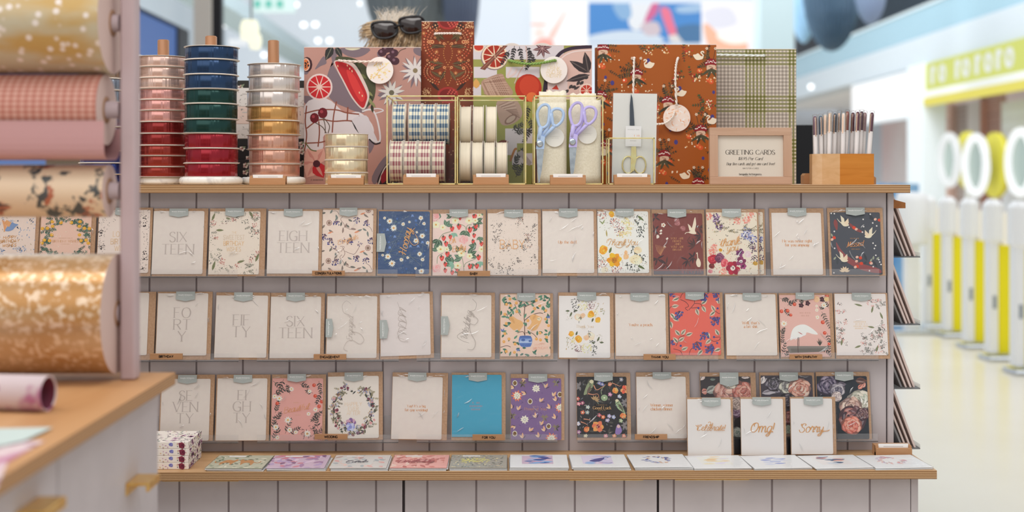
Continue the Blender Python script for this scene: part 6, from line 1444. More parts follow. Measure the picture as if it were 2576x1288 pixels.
def art_merry(A):
    r = A.r
    for x0, y0, x1, y1 in ((65, 113, 800, 225), (70, 285, 258, 375), (330, 285, 605, 372), (325, 785, 560, 905), (320, 900, 420, 1000), (60, 430, 130, 520), (380, 985, 560, 1080)): A.rect(x0, y0, x1, y1, 'd6cccf')
    A.rect(690, 113, 800, 160, 'd6cccf')
    for x, y in ((258, 285), ): A.rect(x, y, x + 72, y + 90, '94964a')
    # bowl and pale plate
    A.poly(catmull([(680, 340), (760, 210), (860, 150), (1025, 130), (1025, 515), (670, 515)], 5, True), 'd9b4a8')
    A.stroke([(640, 515), (660, 380), (740, 210), (840, 140), (1030, 120)], 28, '3a2a38', True); A.stroke([(690, 480), (700, 380), (770, 230), (870, 165), (1025, 150)], 10, 'e6d2cc', True)
    A.rect(670, 340, 830, 515, 'd9c4c0')
    # citrus slices
    A.ell(110, 125, 45, 'ecd2b8', 40); A.ell(110, 122, 38, 'c23a2a', 32)
    A.ell(237, 205, 110, '8a7478', 108, n=20); A.ell(240, 200, 106, 'ecd6bc', 104, n=24); A.ell(240, 200, 92, 'a8301e', 90, n=24)
    for i in range(10): A.stroke([(240, 200), (240 + 96 * math.cos(i * .628 + .2), 200 + 96 * math.sin(i * .628 + .2))], [12, 5], 'ecd2b4')
    A.poly([(120, 300), (310, 113), (345, 113), (160, 312)], '7d4a3c'); A.stroke([(140, 300), (325, 120)], 6, 'a8705c'); A.stroke([(215, 190), (235, 180), (245, 215)], 8, 'c9a488', True)
    # herb, star anise
    for x, y, a in ((400, 115, 260), (440, 120, 280), (520, 140, 270), (360, 150, 240), (560, 190, 240), (495, 120, 300)): A.sprig(x, y, a, 120, 6, 32, 16, ['3a3638', '4a4444', '2f2c2e'], '4a4040', 5)
    for i in range(8): A.leaf(625, 135, i * 45 + 10, 80, 26, '6a4448', 'c9a4a0')
    # blush blossoms and twine
    A.stroke([(490, 115), (500, 230), (440, 330), (400, 420)], 8, 'd0b0a8', True); A.stroke([(380, 290), (340, 370), (400, 340), (420, 300)], 14, 'dcc4c0', True)
    # twine ball
    A.poly(catmull([(130, 420), (160, 385), (290, 340), (330, 400), (385, 510), (180, 515), (150, 480)], 4, True), 'b08c78')
    for i in range(12): A.stroke([(135 + i * 12, 420 - i * 6), (180 + i * 16, 515)], 4, r.choice(['8a6656', 'cbab98', '7d5a4c']))
    for i in range(8): A.stroke([(150 + i * 4, 390 + i * 12), (310 + i * 8, 350 + i * 20)], 4, r.choice(['8a6656', 'cbab98']))
    A.poly(catmull([(265, 560), (400, 540), (465, 660), (400, 740), (300, 755), (260, 650)], 4, True), 'b29484')
    for i in range(12): A.stroke([(270 + i * 10, 600 + i * 6), (390 + i * 5, 545 + i * 14)], 4, r.choice(['8a6a5c', 'c9b0a0', '75574c']))
    A.ell(370, 710, 60, '8a6a5c', 30, 35); A.ell(370, 710, 44, 'b8a090', 20, 35)
    # red orange
    A.ell(512, 455, 108, 'b8321c', 112, n=22); A.ell(520, 440, 80, 'c9442a', 84, n=18); A.ell(540, 530, 44, 'e0703c', 40)
    A.rect(640, 390, 668, 470, '2f2430')
    # dark leaves
    for x, y, a, L, w_ in ((1010, 330, 150, 190, 70), (1000, 330, 100, 170, 70), (1010, 350, 195, 200, 56), (880, 470, 30, 60, 20)): A.leaf(x, y, a, L, w_, '3a3032', '6a5c58')
    for x, y in ((840, 470), (900, 440), (960, 400), (1000, 370), (870, 430), (930, 400)): A.leaf(x, y, r.uniform(150, 260), 45, 26, '3f3838')
    A.ell(985, 475, 60, 'ecd2c4', 56); A.ell(985, 478, 50, 'c23a2a', 48)
    for i in range(8): A.stroke([(985, 478), (985 + 52 * math.cos(i * .78), 478 + 50 * math.sin(i * .78))], 5, 'ecc9b4')
    A.poly([(700, 465), (740, 430), (760, 470)], 'c23a2a')
    for x, y, a in ((380, 800, 30), (400, 820, 10), (510, 600, 260), (530, 700, 280), (520, 780, 250), (400, 1060, 60), (400, 1140, 80), (410, 1180, 60)): A.sprig(x, y, a, 110, 6, 40, 15, ['3f3c38', '55524a'], '4a4640', 5)
    A.stroke([(365, 1050), (400, 960), (420, 950)], 18, 'b5743c', True); A.poly([(420, 980), (520, 1090), (540, 1060), (460, 960)], 'b0a4a4'); A.leaf(350, 890, 200, 120, 60, '7d3c2a'); A.leaf(90, 460, 90, 80, 60, 'd9a45c')
    A.poly([(560, 900), (640, 860), (600, 1240), (540, 1240)], '6d3c2a')
bag = gift_bag(1190.5, 114, 1489, 3.02, .085, '9b9a52', art_merry, 'green checked gift bag painted with blood orange slices, twine and herbs', C4)
def tag_merry(A):
    for t, y in (('EAT', 20), ('DRINK', 29.5), ('AND BE', 39), ('MERRY', 48.5)): A.text(t, 34, y, 8.4, 'dcc8a0', 'thin', .9, rot=-3)
swing_tag(bag, 1393.5, 176, 34, 3.012, tag_merry)
mb = MB(); rope(mb, [V(1281, 152, 3.0185), V(1287, 154, 3.009), V(1310, 159, 3.006), V(1340, 161, 3.005), V(1370, 157, 3.006), V(1394, 152, 3.008), V(1397, 153, 3.0105)], .0032, cmat('7d9a52')); part_world(mb, 'handle', bag)
for px, py, rp in ((1288, 142, 34), (1364, 142, 34)): swing_tag(bag, px, py, rp, 3.108, lambda A: None, col='ddd0ca')

def art_swan(A):
    r = A.r
    def swan(x, y, f=1, k=1.0):
        A.poly(catmull([(x - 42 * f * k, y + 10 * k), (x - 30 * f * k, y + 28 * k), (x + 15 * f * k, y + 32 * k), (x + 42 * f * k, y - 5 * k), (x + 20 * f * k, y - 12 * k), (x, y - 20 * k), (x - 20 * f * k, y)], 4, True), 'ecdcc4')
        A.stroke([(x - 30 * f * k, y + 18 * k), (x - 40 * f * k, y - 5 * k), (x - 22 * f * k, y - 26 * k), (x - 38 * f * k, y - 36 * k), (x - 46 * f * k, y - 24 * k)], 10 * k, 'ecdcc4', True)
        A.leaf(x - 44 * f * k, y - 28 * k, 240 if f > 0 else 300, 14 * k, 6, 'd97a3c')
    def cluster(x, y, k=1.0):
        for i in range(9): A.sprig(x + r.uniform(-40, 40), y - 10 + r.uniform(-20, 40), r.choice([160, 140, 120, 40, 20, 200, -20, 100, 80]) + r.uniform(-15, 15), 95 * k, 5, 26 * k, 9 * k, ['3f3a2c', '55503a', '2f2c26', '6d5a34'], '4a3a28', 3)
        for u in (-35, 35): A.stroke([(x + u * .4, y), (x + u, y - 100 * k)], 4, '4a3a28'); A.daisy(x + u, y - 105 * k, 15, 'ecdcc4', 'b5744c', 6)
        A.poly(catmull([(x - 30, y + 85 * k), (x - 32, y + 30), (x + 32, y + 30), (x + 34, y + 80 * k), (x, y + 95 * k)], 4, True), 'd6b49a'); A.poly([(x - 8, y + 85), (x - 8, y + 55), (x + 10, y + 52), (x + 12, y + 85)], '7d4a38')
        A.stroke([(x - 18, y + 40), (x + 12, y + 50), (x + 10, y + 70)], 5, '9a6a54', True)
        A.poly(catmull([(x - 52 * k, y + 32), (x - 35, y - 10), (x, y - 24), (x + 36, y - 8), (x + 52 * k, y + 30), (x, y + 26)], 5, True), '8a1c24')
        for i in range(11): A.ell(x - 42 + i * 8.4, y + 14 - 26 * math.sin((i + .5) / 11 * 3.14) * r.uniform(.1, 1), 5, 'ecdcd4', n=6)
        for u, v in ((-95, 75), (45, 75), (-20, 150), (0, 165)): 
            A.ell(x + u, y + v, 22 * k, 'd2562c', 20 * k, n=9); A.ell(x + u - 5, y + v - 5, 9, 'e58a4c', n=7)
        for i in range(22): A.ell(x + r.uniform(-130, 130), y + r.uniform(60, 170), r.uniform(4, 8), r.choice(['ecd6b4', 'e0b078', 'f0e0c8']), n=6)
        A.ell(x + 95, y - 85, 16, '4a4080', 20, n=9); A.ell(x + 20, y + 250, 12, '4a4080', 15, n=8)
        for a, L in ((215, 100), (250, 90), (-30, 100), (300, 80)): A.leaf(x, y + 60, a, L, 22, r.choice(['3f3a2c', '4f4a34']))
        A.sprig(x + 40, y + 190, -30, 90, 5, 20, 8, ['4f4a34', '3f3a2c'], '4a3a28', 3)
    for x, y in ((325, 320), (580, 545), (550, 980), (845, 775), (930, 240), (825, 1205), (55, 120), (35, 500), (70, 900), (300, 760), (240, 1150)): cluster(x, y)
    for x, y, f in ((430, 262, 1), (690, 490, 1), (825, 195, -1), (940, 715, 1), (715, 1160, -1), (60, 970, 1), (330, 1000, -1)): swan(x, y, f)
    for x, y in ((380, 160), (620, 370), (700, 150), (520, 140), (880, 590), (770, 370), (440, 620), (870, 590)):
        for i in range(3): A.sprig(x, y, r.uniform(0, 360), 80, 4, 24, 10, ['3f5a34', '4f4a34', '7d2c24'], '4a3a28', 3)
        A.berries(x + 40, y, 40, 12, 7, ['ecd6b4', 'c23a2a', 'e0b078'])
bag = gift_bag(1503, 112, 1802, 3.02, .085, 'a3561f', art_swan, 'burnt orange gift bag with white swans and red toadstools', C5, inner='e3d8d0')
def confetti(A):
    for i in range(110): A.leaf(A.r.uniform(0, A.W), A.r.uniform(0, A.H), A.r.uniform(0, 360), 9, 2.4, A.r.choice(['dcb08c', 'e8cdbc', 'd9a07a', 'f0e4de', 'e6c4b0']))
    A.poly([(0, 0), (0, 1), (1, 0)], 'e2d6d0')
def tag_conf(A):
    confetti(A); 
    A.sh = [(p, c) for p, c in A.sh if all((u - A.W / 2) ** 2 + (v - A.H / 2) ** 2 < (A.W / 2 - .6) ** 2 for u, v in p)]
swing_tag(bag, 1702.5, 297, 34.3, 3.012, tag_conf, col='e3cfc4')
mb = MB(); rope(mb, [V(1596, 146, 3.0185), V(1595, 150, 3.008), V(1594, 190, 3.005), V(1593, 240, 3.004), V(1594, 300, 3.003)], .0028, cmat('e6d6cc')); part_world(mb, 'handle', bag)
mb = MB(); rope(mb, [V(1706, 146, 3.0185), V(1704, 150, 3.008), V(1700, 170, 3.005), V(1699, 210, 3.005), V(1702, 265, 3.006)], .0028, cmat('e6d6cc')); rope(mb, [V(1697, 281, 3.010), V(1690, 297, 3.005), V(1672, 310, 3.004), V(1645, 312, 3.004), V(1628, 306, 3.004)], .0026, cmat('e6d6cc')); part_world(mb, 'handle', bag)

def art_gingham(A):
    n = 0; p = 29.4
    for ori in (0, 1):
        for i in range(46):
            a = 72 + i * p if ori else -160 + i * p
            if ori: hv = (72 <= a < 215) or (430 <= a < 600) or a > 790 and a < 990
            else: hv = (340 <= a < 520) or (715 <= a < 790) or a < 60
            c = ('8d8a58' if hv else 'b5aba0') if not ori else ('8f8c5c' if hv else 'b8aea2')
            if ori: A.rect(-200, a, 800, a + p * .56, c)
            else: A.rect(a, 0, a + p * .56, 1300, c)
    for i in range(46):
        for j in range(46):
            a, b = -160 + j * p, 72 + i * p
            hx = (340 <= a < 520) or (715 <= a < 790) or a < 60; hy = (72 <= b < 215) or (430 <= b < 600) or (790 < b < 990)
            A.rect(a, b, a + p * .56, b + p * .56, '6b6a34' if hx and hy else '8a8660' if hx or hy else '978c80')
bag = gift_bag(1740, 123.5, 2003, 3.118, .07, 'e0d4c6', art_gingham, 'olive green gingham gift bag behind the wooden greeting cards sign', C6)
mb = MB(); rope(mb, [V(1803, 138, 3.108), V(1860, 139, 3.107), V(1915, 140, 3.108), V(1922, 140, 3.112), V(1921, 139, 3.1175)], .0028, cmat('dbe8dc')); part_world(mb, 'handle', bag)

# ------------------------------------------------------------------ brass edged glass boxes
def glass_box(l, t, r, b, Y, dep, label, open_top=True, zb=None):
    x0, x1 = PX(l, Y), PX(r, Y); z0 = Z1 + .0003; z1 = EYE - (t - HOR) * S((l + r) / 2, Y); cx = (x0 + x1) / 2; w2 = (x1 - x0) / 2; h = z1 - z0
    root = thing('glass_box', (cx, Y, z0), (0, 0, 0), label, 'glass box', 'brass edged glass boxes'); e = .0028
    mb = MB()
    for x in (-w2, w2 - e):
        for y in (0, dep - e): mb.box(x, x + e, y, y + e, 0, h, M_GOLD, .0005)
    for z in (0, h - e):
        for y in (0, dep - e): mb.box(-w2, w2, y, y + e, z, z + e, M_GOLD, .0005)
        for x in (-w2, w2 - e): mb.box(x, x + e, 0, dep, z, z + e, M_GOLD, .0005)
    mb.build('brass_frame', root)
    g = .0012
    for a in ((-w2 + e, w2 - e, e * .4, e * .4 + g, e, h - e), (-w2 + e, w2 - e, dep - e * .4 - g, dep - e * .4, e, h - e), (-w2 + e * .4, -w2 + e * .4 + g, e, dep - e, e, h - e), (w2 - e * .4 - g, w2 - e * .4, e, dep - e, e, h - e), (-w2 + e, w2 - e, e, dep - e, e * .4, e * .4 + g)):
        mb = MB(); mb.box(*a, M_GLASS); mb.build('glass_pane', root)
    return root, z0 + e * .4 + g
GB = 2.832; GD = .16
_, zf = glass_box(972, 240, 1147, 463, GB, GD, 'brass edged glass box filled with gingham ribbon spools')
def disc_spool(cx, cy, cz, r, w_, kind, label, group):
    root = thing('ribbon_spool', (cx, cy, cz), (0, 0, 0), label, 'ribbon spool', group)
    for s_ in (-1, 1):
        mb = MB(); x = s_ * (w_ / 2 - .0006)
        mb.lathe([(.004, x - .0005), (r, x - .0005), (r, x + .0005), (.004, x + .0005)], M_FLANGE, axis='x', n=40, cap=False); mb.build('flange', root)
    mb = MB(); ww = w_ / 2 - .0016; R_ = r * .945
    if kind == 'cream':
        prof = [(.004, -ww)]; k = 18; rr = random.Random(int(cx * 1e4))
        for i in range(k + 1): prof.append((R_ - (.0014 if i % 2 else 0) - rr.uniform(0, .0008), -ww + 2 * ww * i / k))
        prof.append((.004, ww)); mb.lathe(prof, cmat('e0d3bf', .45), axis='x', n=40, cap=False)
    else:
        base, mid, dk = kind; n = 60; bd = [.0, .13, .26, .40, .52, .62, .74, .87, 1.0]; wb = [0, 1, 0, 1, 0, 1, 0, 0]
        wb = [0, 0, 1, 0, 1, 0, 1, 0]
        for j in range(n):
            vs = (j // 2) % 2
            for i in range(8):
                m = cmat(dk if wb[i] and vs else mid if wb[i] or vs else base, .5)
                a0, a1 = 2 * math.pi * j / n, 2 * math.pi * (j + 1) / n
                xa, xb = -ww + 2 * ww * bd[i], -ww + 2 * ww * bd[i + 1]
                mb.face([(xa, R_ * math.cos(a0), R_ * math.sin(a0)), (xb, R_ * math.cos(a0), R_ * math.sin(a0)), (xb, R_ * math.cos(a1), R_ * math.sin(a1)), (xa, R_ * math.cos(a1), R_ * math.sin(a1))], m, True)
    mb.build('ribbon', root)
NVG = ('d9d0b8', '8f9aa0', '34506e'); RDG = ('d9cdb8', 'b59a94', '8a4a52')
rs = .0475; ylo = GB + .056; zlo = zf + rs + .0006
q4 = ('leftmost', 'second', 'third', 'rightmost')
for i, px in enumerate((999, 1034, 1069, 1104)):
    disc_spool(PX(px, ylo), ylo, zlo, rs, .0285, RDG, 'red gingham ribbon spool, %s of the lower row in the glass box' % q4[i], 'red gingham spools')
yup = ylo + .046; zup = zlo + math.sqrt((2 * rs) ** 2 - .046 ** 2) + .0006
for i, px in enumerate((1006, 1046, 1080, 1115)):
    disc_spool(PX(px, yup), yup, zup, rs, .0285, NVG, 'navy gingham ribbon spool, %s of the upper row in the glass box' % q4[i], 'navy gingham spools')
_, zf = glass_box(1149, 240, 1324, 463, GB, GD, 'brass edged glass box holding cream raffia ribbon spools on its left side')
rs2 = .0465; zlo = zf + rs2 + .0006
for i, px in enumerate((1171, 1201, 1231.5, 1262)):
    disc_spool(PX(px, ylo), ylo, zlo, rs2, .0245, 'cream', 'cream raffia ribbon spool, %s of the lower row' % q4[i], 'cream raffia spools')
zup = zlo + math.sqrt((2 * rs2) ** 2 - .046 ** 2) + .0006
for i, px in enumerate((1172, 1203.5, 1236)):
    disc_spool(PX(px, yup), yup, zup, rs2, .0245, 'cream', 'cream raffia ribbon spool, %s of the upper row' % ('leftmost', 'middle', 'rightmost')[i], 'cream raffia spools')

# scissors in linen pouches ---------------------------------------------------
_, zf = glass_box(1343, 240, 1518, 463, GB, .12, 'brass edged glass box holding two pairs of pastel scissors')
def K(c, x, y, Y): o, k = c; return V(o[0] + x / k, o[1] + y / k, Y)
M_LINEN = noisemat('linen_cloth', 'd6cdb8', 'e0d8c6', scale=300, rough=.85, bump=.25)
def pouch(x0, x1, yt, Y, label, sk):
    zt = K(C4, 0, yt, Y).z
    a, b = K(C4, x0, 0, Y).x, K(C4, x1, 0, Y).x; cx = (a + b) / 2; w2 = (b - a) / 2
    root = thing('linen_pouch', (cx, Y, zf + .0004), (0, 0, 0), label, 'pouch', 'linen scissor pouches'); h = zt - zf
    mb = MB(); n = 8; rr = random.Random(sk); g = []; nz = 10
    for j in range(nz + 1):
        for i in range(n + 1):
            u, v = i / n, j / nz
            g.append((-w2 + 2 * w2 * u, -.006 * math.sin(math.pi * u) * (1 - .6 * v) + rr.uniform(-.0012, .0012), h * v + (rr.uniform(-.003, .003) if j == nz else 0)))
    m = len(g)
    g += [(x, .011 + .004 * math.sin(math.pi * (x + w2) / (2 * w2)) * (1 - .6 * z / h), z) for x, y, z in g]
    fs = [(j * (n + 1) + i, j * (n + 1) + i + 1, (j + 1) * (n + 1) + i + 1, (j + 1) * (n + 1) + i) for j in range(nz) for i in range(n)]
    fs += [tuple(m + k for k in reversed(f)) for f in fs]
    for j in range(nz):
        p, q = j * (n + 1), (j + 1) * (n + 1); fs.append((p + n, m + p + n, m + q + n, q + n)); fs.append((m + p, p, q, m + q))
    for i in range(n): fs.append((i + 1, i, m + i, m + i + 1))
    for i in range(n): p = nz * (n + 1); fs.append((p + i, p + i + 1, m + p + i + 1, m + p + i))
    mb.idx(g, fs, M_LINEN, True); mb.build('pouch_cloth', root)
    # sewn-on round label
    return root
YSC = GB + .022
pouch(585, 822, 575, YSC + .012, 'cream linen pouch behind the blue scissors', 3)
pouch(860, 1100, 545, YSC + .012, 'cream linen pouch behind the lilac scissors', 4)
pouch(600, 820, 480, YSC + .052, 'cream linen pouch standing at the back left of the scissors box', 5)
pouch(850, 1062, 500, YSC + .052, 'cream linen pouch standing at the back right of the scissors box', 6)
def scissors(dx, dy, col, label, k=1.0):
    Y = YSC - .006; M = cmat(col, .35); yy = Y - .004
    root = thing('scissors', K(C4, 610 + dx, 905 + dy, Y), (0, 0, 0), label, 'scissors', 'pastel scissors')
    q = lambda x, y, d=0: K(C4, x + dx, y + dy, yy + d)
    def pw(mb, n): o = mb.build(n, root); o.location = -root.location
    def loop(pts, r):
        mb.tube([q(*p) for p in catmull(pts, 6, True)], r, M, 8, True)
    mb = MB(); loop([(585, 690), (590, 640), (620, 600), (655, 590), (680, 610), (682, 660), (672, 740), (640, 775), (605, 765)], .0033)
    mb.tube([q(615, 770), q(606, 830, .002), q(600, 870, .002)], .0052, M, 8)
    mb.prism([(q(*p).x, q(*p).z) for p in [(585, 830), (648, 850), (640, 950), (575, 950)]], yy - .002, yy + .003, M); pw(mb, 'handle')
    mb = MB(); loop([(700, 650), (730, 625), (775, 630), (797, 665), (785, 720), (745, 760), (715, 755), (705, 700)], .0033)
    mb.tube([q(735, 755), q(690, 800, .004), q(640, 850, .004)], .0042, M, 8); mb.tube([q(700, 660), q(690, 720, .004), q(660, 790, .004), q(620, 850, .004)], .0045, M, 8); pw(mb, 'handle')
    mb = MB(); mb.prism([(q(*p).x, q(*p).z) for p in [(578, 950), (612, 950), (606, 1215), (596, 1225), (584, 1100)]], yy - .0005, yy + .0012, M_STEEL); pw(mb, 'blade')
    mb = MB(); mb.prism([(q(*p).x, q(*p).z) for p in [(600, 950), (640, 950), (622, 1120), (602, 1215), (598, 1100)]], yy + .0016, yy + .0032, M_STEEL); pw(mb, 'blade')
    mb = MB(); c = q(604, 907); mb.lathe([(.0075, 0), (.0075, -.0022), (.006, -.0034), (.002, -.0036)], M_STEEL, (c.x, c.y - .0015, c.z), axis='y', n=20); pw(mb, 'pivot_screw')
scissors(0, 0, 'a9bede', 'pair of pale blue handled scissors on the left in the glass box')
scissors(265, -15, 'b8ace0', 'pair of lilac handled scissors on the right in the glass box')
for x, y in ((725, 855), (990, 830)):
    c = K(C4, x, y, YSC + .0045); mb = MB(); R_ = 78 / 3.221 * S(1400, YSC)
    mb.lathe([(R_, 0), (R_, .0006)], cmat('dedbd4'), (0, 0, 0), axis='y', n=36)
    A = Art(100, 100); A.marks(50, 46, 50, 3.4, 'b0aca4'); A.marks(50, 54, 40, 3, 'b4b0a8'); A.emit(mb, -R_, R_, R_ / 50, R_ / 50, -.0001)
    tag(mb.build('round_label', None, c), 'round white paper label on the linen behind the %s scissors' % ('blue' if x < 800 else 'lilac'), 'label', 'round pouch labels')

# packaged gold scissors ------------------------------------------------------
YG = 2.826
_, zg = glass_box(1530, 346, 1647, 463, YG, .06, 'small brass edged glass box holding the packaged gold scissors')
YP = YG + .02
p0 = K(C5, 300, 1230, YP)
root = thing('scissors_packet', (p0.x, YP, zg + .0004), (0, R(1.0), 0), 'clear packet with gold handled scissors on a pale card', 'packet')
kx = lambda x, y: ((K(C5, x, y, YP) - p0).x, (K(C5, x, y, YP) - p0).z + (p0.z - zg))
def R2(x0, y0, x1, y1): a, b = kx(x0, y0), kx(x1, y1); return a[0], b[0], b[1], a[1]
a = R2(125, 500, 480, 1210); mb = MB(); mb.box(a[0], a[1], 0, .001, .001, a[3], cmat('d6d6d2')); mb.build('backing_card', root)
mb = MB(); mb.prism([kx(*p) for p in [(262, 760), (260, 600), (268, 505), (280, 540), (292, 650), (300, 760)]], -.003, -.0012, cmat('4f565e', .25, .8)); mb.build('blade', root)
mb = MB()
for pts in ([(215, 1120), (212, 1060), (240, 1020), (270, 1005)], [(330, 1005), (375, 1030), (398, 1080), (385, 1130)]):
    pass
for cx_ in (255, 350):
    ring = [(cx_ + 48 * math.cos(t * .449), 1080 + 70 * math.sin(t * .449)) for t in range(14)]
    mb2 = MB(); mb2.tube([(kx(*p)[0], -.0026, kx(*p)[1]) for p in ring], .0016, M_GOLD, 8, True)
    cxx = 290 if cx_ < 300 else 305; pr = [(cxx - 12, 925), (cxx + 10, 925), (cxx + 16, 1030), (cxx - 4, 1130), (cxx - 16, 1130)]
    mb2.prism([kx(*p) for p in pr], -.0036 if cx_ < 300 else -.0044, -.002, M_GOLD); mb2.build('handle', root)
a = R2(228, 765, 355, 930); mb = MB(); mb.box(a[0], a[1], -.0056, -.0050, a[2], a[3], cmat('e3e4e2'))
A = Art(127, 165); A.marks(63, 30, 90, 7, 'a8a8a4'); A.marks(95, 78, 50, 14, 'd9a27c'); A.marks(63, 120, 50, 7, 'a8a8a4')
A.emit(mb, a[0], a[3], (a[1] - a[0]) / 127, (a[3] - a[2]) / 165, -.0057); mb.build('paper_label', root)
a = R2(112, 490, 494, 1215); mb = MB(); film_mesh(mb, a[0], a[1], .0006, a[3], -.0075, .0016, 77, .0012); mb.build('sleeve', root)

# ------------------------------------------------------------------ framed price sign
YF2 = 2.875
x0, x1 = PX(1784, YF2), PX(1990, YF2); s = S(1887, YF2); h = (463 - 320.5) * s; w2 = (x1 - x0) / 2
root = thing('picture_frame', ((x0 + x1) / 2, YF2, Z1 + .0003), (R(-2), 0, 0), 'pale wooden picture frame with the GREETING CARDS price sign', 'sign')
M_FR = wood('frame_wood', 'b8957c', 'c4a28a', 'x', 16); M_FRV = wood('frame_wood_upright', 'b8957c', 'c4a28a', 'z', 16)
f = 20.5 * s
mb = MB(); mb.box(-w2, w2, -.012, .004, 0, f * .95, M_FR, .0006); mb.box(-w2, w2, -.012, .004, h - f * .95, h, M_FR, .0006); mb.box(-w2, -w2 + f, -.0121, .004, f * .94, h - f * .94, M_FRV); mb.box(w2 - f, w2, -.0121, .004, f * .94, h - f * .94, M_FRV); mb.build('frame', root)
mb = MB(); mb.box(-w2 + f * .8, w2 - f * .8, -.004, .002, f * .7, h - f * .7, cmat('cdc3b8', .7))
A = Art(206, 142.5); T_ = '3a3430'
A.text('GREETING CARDS', 103, 61.5, 11, T_, 'serif', 1.0); A.text('$8.95 Per Card', 104, 77.5, 7, T_, 'serif', 1.0, slant=.28); A.text('Buy five cards and get one card free!', 104, 90.5, 6.6, T_, 'serif', 1.0, slant=.28, wide=.86); A.text('$44.75 FOR 6 CARDS', 104, 102, 3.3, T_, 'sans', 1.0, wide=.9); A.text('bespoke letterpress', 103, 116.5, 5, T_, 'serif', 1.5); A.marks(103, 122, 30, 1.2, '6a625c')
A.emit(mb, -w2, h, s, s, -.0041); mb.build('printed_sign', root)
mb = MB(); mb.box(-w2 + f * .9, w2 - f * .9, -.0068, -.0062, f * .85, h - f * .85, M_GLASS); mb.build('glass', root)
mb = MB(); mb.prism([(.004, .02), (.05, .0045), (.053, .0045), (.006, h * .7), (.004, h * .7)], -.02, .02, M_BLACK, axis='x'); mb.build('easel_back', root)

# ------------------------------------------------------------------ pen box
YB2 = 2.87
M_BOXWOOD = wood('box_wood_amber', 'bd7628', 'cd8838', 'x', 12); M_BOXWOOD2 = wood('box_wood_pale', 'd4ad80', 'e0bf98', 'x', 12); M_BOXWOOD3 = wood('box_wood_mid', 'c99f6e', 'd5ae82', 'x', 12)  # three wood tones for the facets of one box
xa, xb, xc, xe = PX(2043, YB2 + .03), PX(2068, YB2 + .014), PX(2113, YB2), PX(2198, YB2 + .008)
zt = EYE - (387 - HOR) * S(2120, YB2)
cx = (xa + xe) / 2
root = thing('pen_box', (cx, YB2, Z1 + .0003), (0, 0, 0), 'faceted wooden box holding sleeved pens at the right end of the countertop', 'pen holder')
h = zt - Z1
out = [(xb - cx - (xb - xa), .055), (xa - cx, .03), (xb - cx, .014), (xc - cx, 0), (xe - cx, .006), (xe - cx, .075), (xc - cx, .09), (xb - cx, .08)]
def wallpoly(i, m, name):
    a, b = out[i], out[(i + 1) % 8]; c = (sum(p[0] for p in out) / 8, sum(p[1] for p in out) / 8); t = .08
    ia = (a[0] + (c[0] - a[0]) * t, a[1] + (c[1] - a[1]) * t); ib = (b[0] + (c[0] - b[0]) * t, b[1] + (c[1] - b[1]) * t)
    mb = MB(); mb.prism([a, b, ib, ia], 0, h, m, axis='z'); mb.build(name, root)
for i in range(8): wallpoly(i, M_BOXWOOD if i in (3, 4) else M_BOXWOOD2 if i in (1, ) else M_BOXWOOD3, 'side_board')  # pale board on the left facet, amber on the right, mid tone elsewhere
mb = MB(); mb.prism([(p[0] * .9, .04 + (p[1] - .04) * .9) for p in out], 0, .004, M_BOXWOOD3, axis='z'); mb.build('bottom', root)
pen_defs = [(2050, 2052, 292, '6a4a58'), (2064, 2066, 291, '4a5a6a'), (2076, 2075, 288, 'cdbfb0'), (2088, 2086, 283, 'b8a898'), (2101, 2098, 285, '3a4048'), (2112, 2110, 281, '8a8c90'), (2132, 2127, 280, '7d4438'), (2146, 2142, 283, '4f2430'), (2158, 2154, 281, '5a2c36'), (2168, 2163, 280, '442530'), (2176, 2170, 283, '8a6a6a'), (2194, 2186, 283, '4f2430'), (2122, 2120, 284, 'd0c8c0')]
CN = {'6a4a58': 'plum', '4a5a6a': 'slate blue', 'cdbfb0': 'cream', 'b8a898': 'sand', '3a4048': 'charcoal', '8a8c90': 'silver grey', '7d4438': 'russet', '4f2430': 'maroon', '5a2c36': 'wine red', '442530': 'dark burgundy', '8a6a6a': 'dusty rose', 'd0c8c0': 'ivory'}
for i, (pt, pb, py, c) in enumerate(sorted(pen_defs)):
    Y0 = YB2 + (.040 if pb < 2072 else .026) + (i % 3) * (.008 if pb < 2072 or pb > 2180 else .014); Yt = Y0 + .008
    b_ = V(pb, 386, Y0); t_ = V(pt, py, Yt); d = (t_ - b_); d.normalize()
    L = (t_ - b_).length + h - .008
    nm = CN[c]
    root = thing('pen', t_ - d * L, d.to_track_quat('Z', 'Y').to_euler(), 'sleeved %s pen, %s from the left in the wooden box' % (nm, ('first', 'second', 'third', 'fourth', 'fifth', 'sixth', 'seventh', 'eighth', 'ninth', 'tenth', 'eleventh', 'twelfth', 'last')[i]), 'pen', 'sleeved pens in the wooden box')
    root.rotation_euler = d.to_track_quat('Z', 'X').to_euler()
    mb = MB(); mb.lathe([(.002, 0), (.0042, .012), (.0042, L - .006), (.003, L - .001), (.001, L)], cmat(c, .2, .2, .6), n=14); mb.build('barrel', root)
    mb = MB(); mb.box(.0042, .0052, -.0013, .0013, L - .046, L - .004, cmat('c9a890', .25, .8)); mb.build('clip', root)
    mb = MB(); w0 = L - .095; mb.lathe([(.0049, w0 - .002), (.0049, w0 + .052), (.0043, w0 + .052)], cmat('d9d2ce'), n=16, cap=False); mb.build('paper_wrap', root)
    mb = MB(); mb.lathe([(.0062, .02), (.0066, L - .02), (.0058, L + .003), (.002, L + .005)], M_FILM, n=10, cap=False); mb.build('sleeve', root)
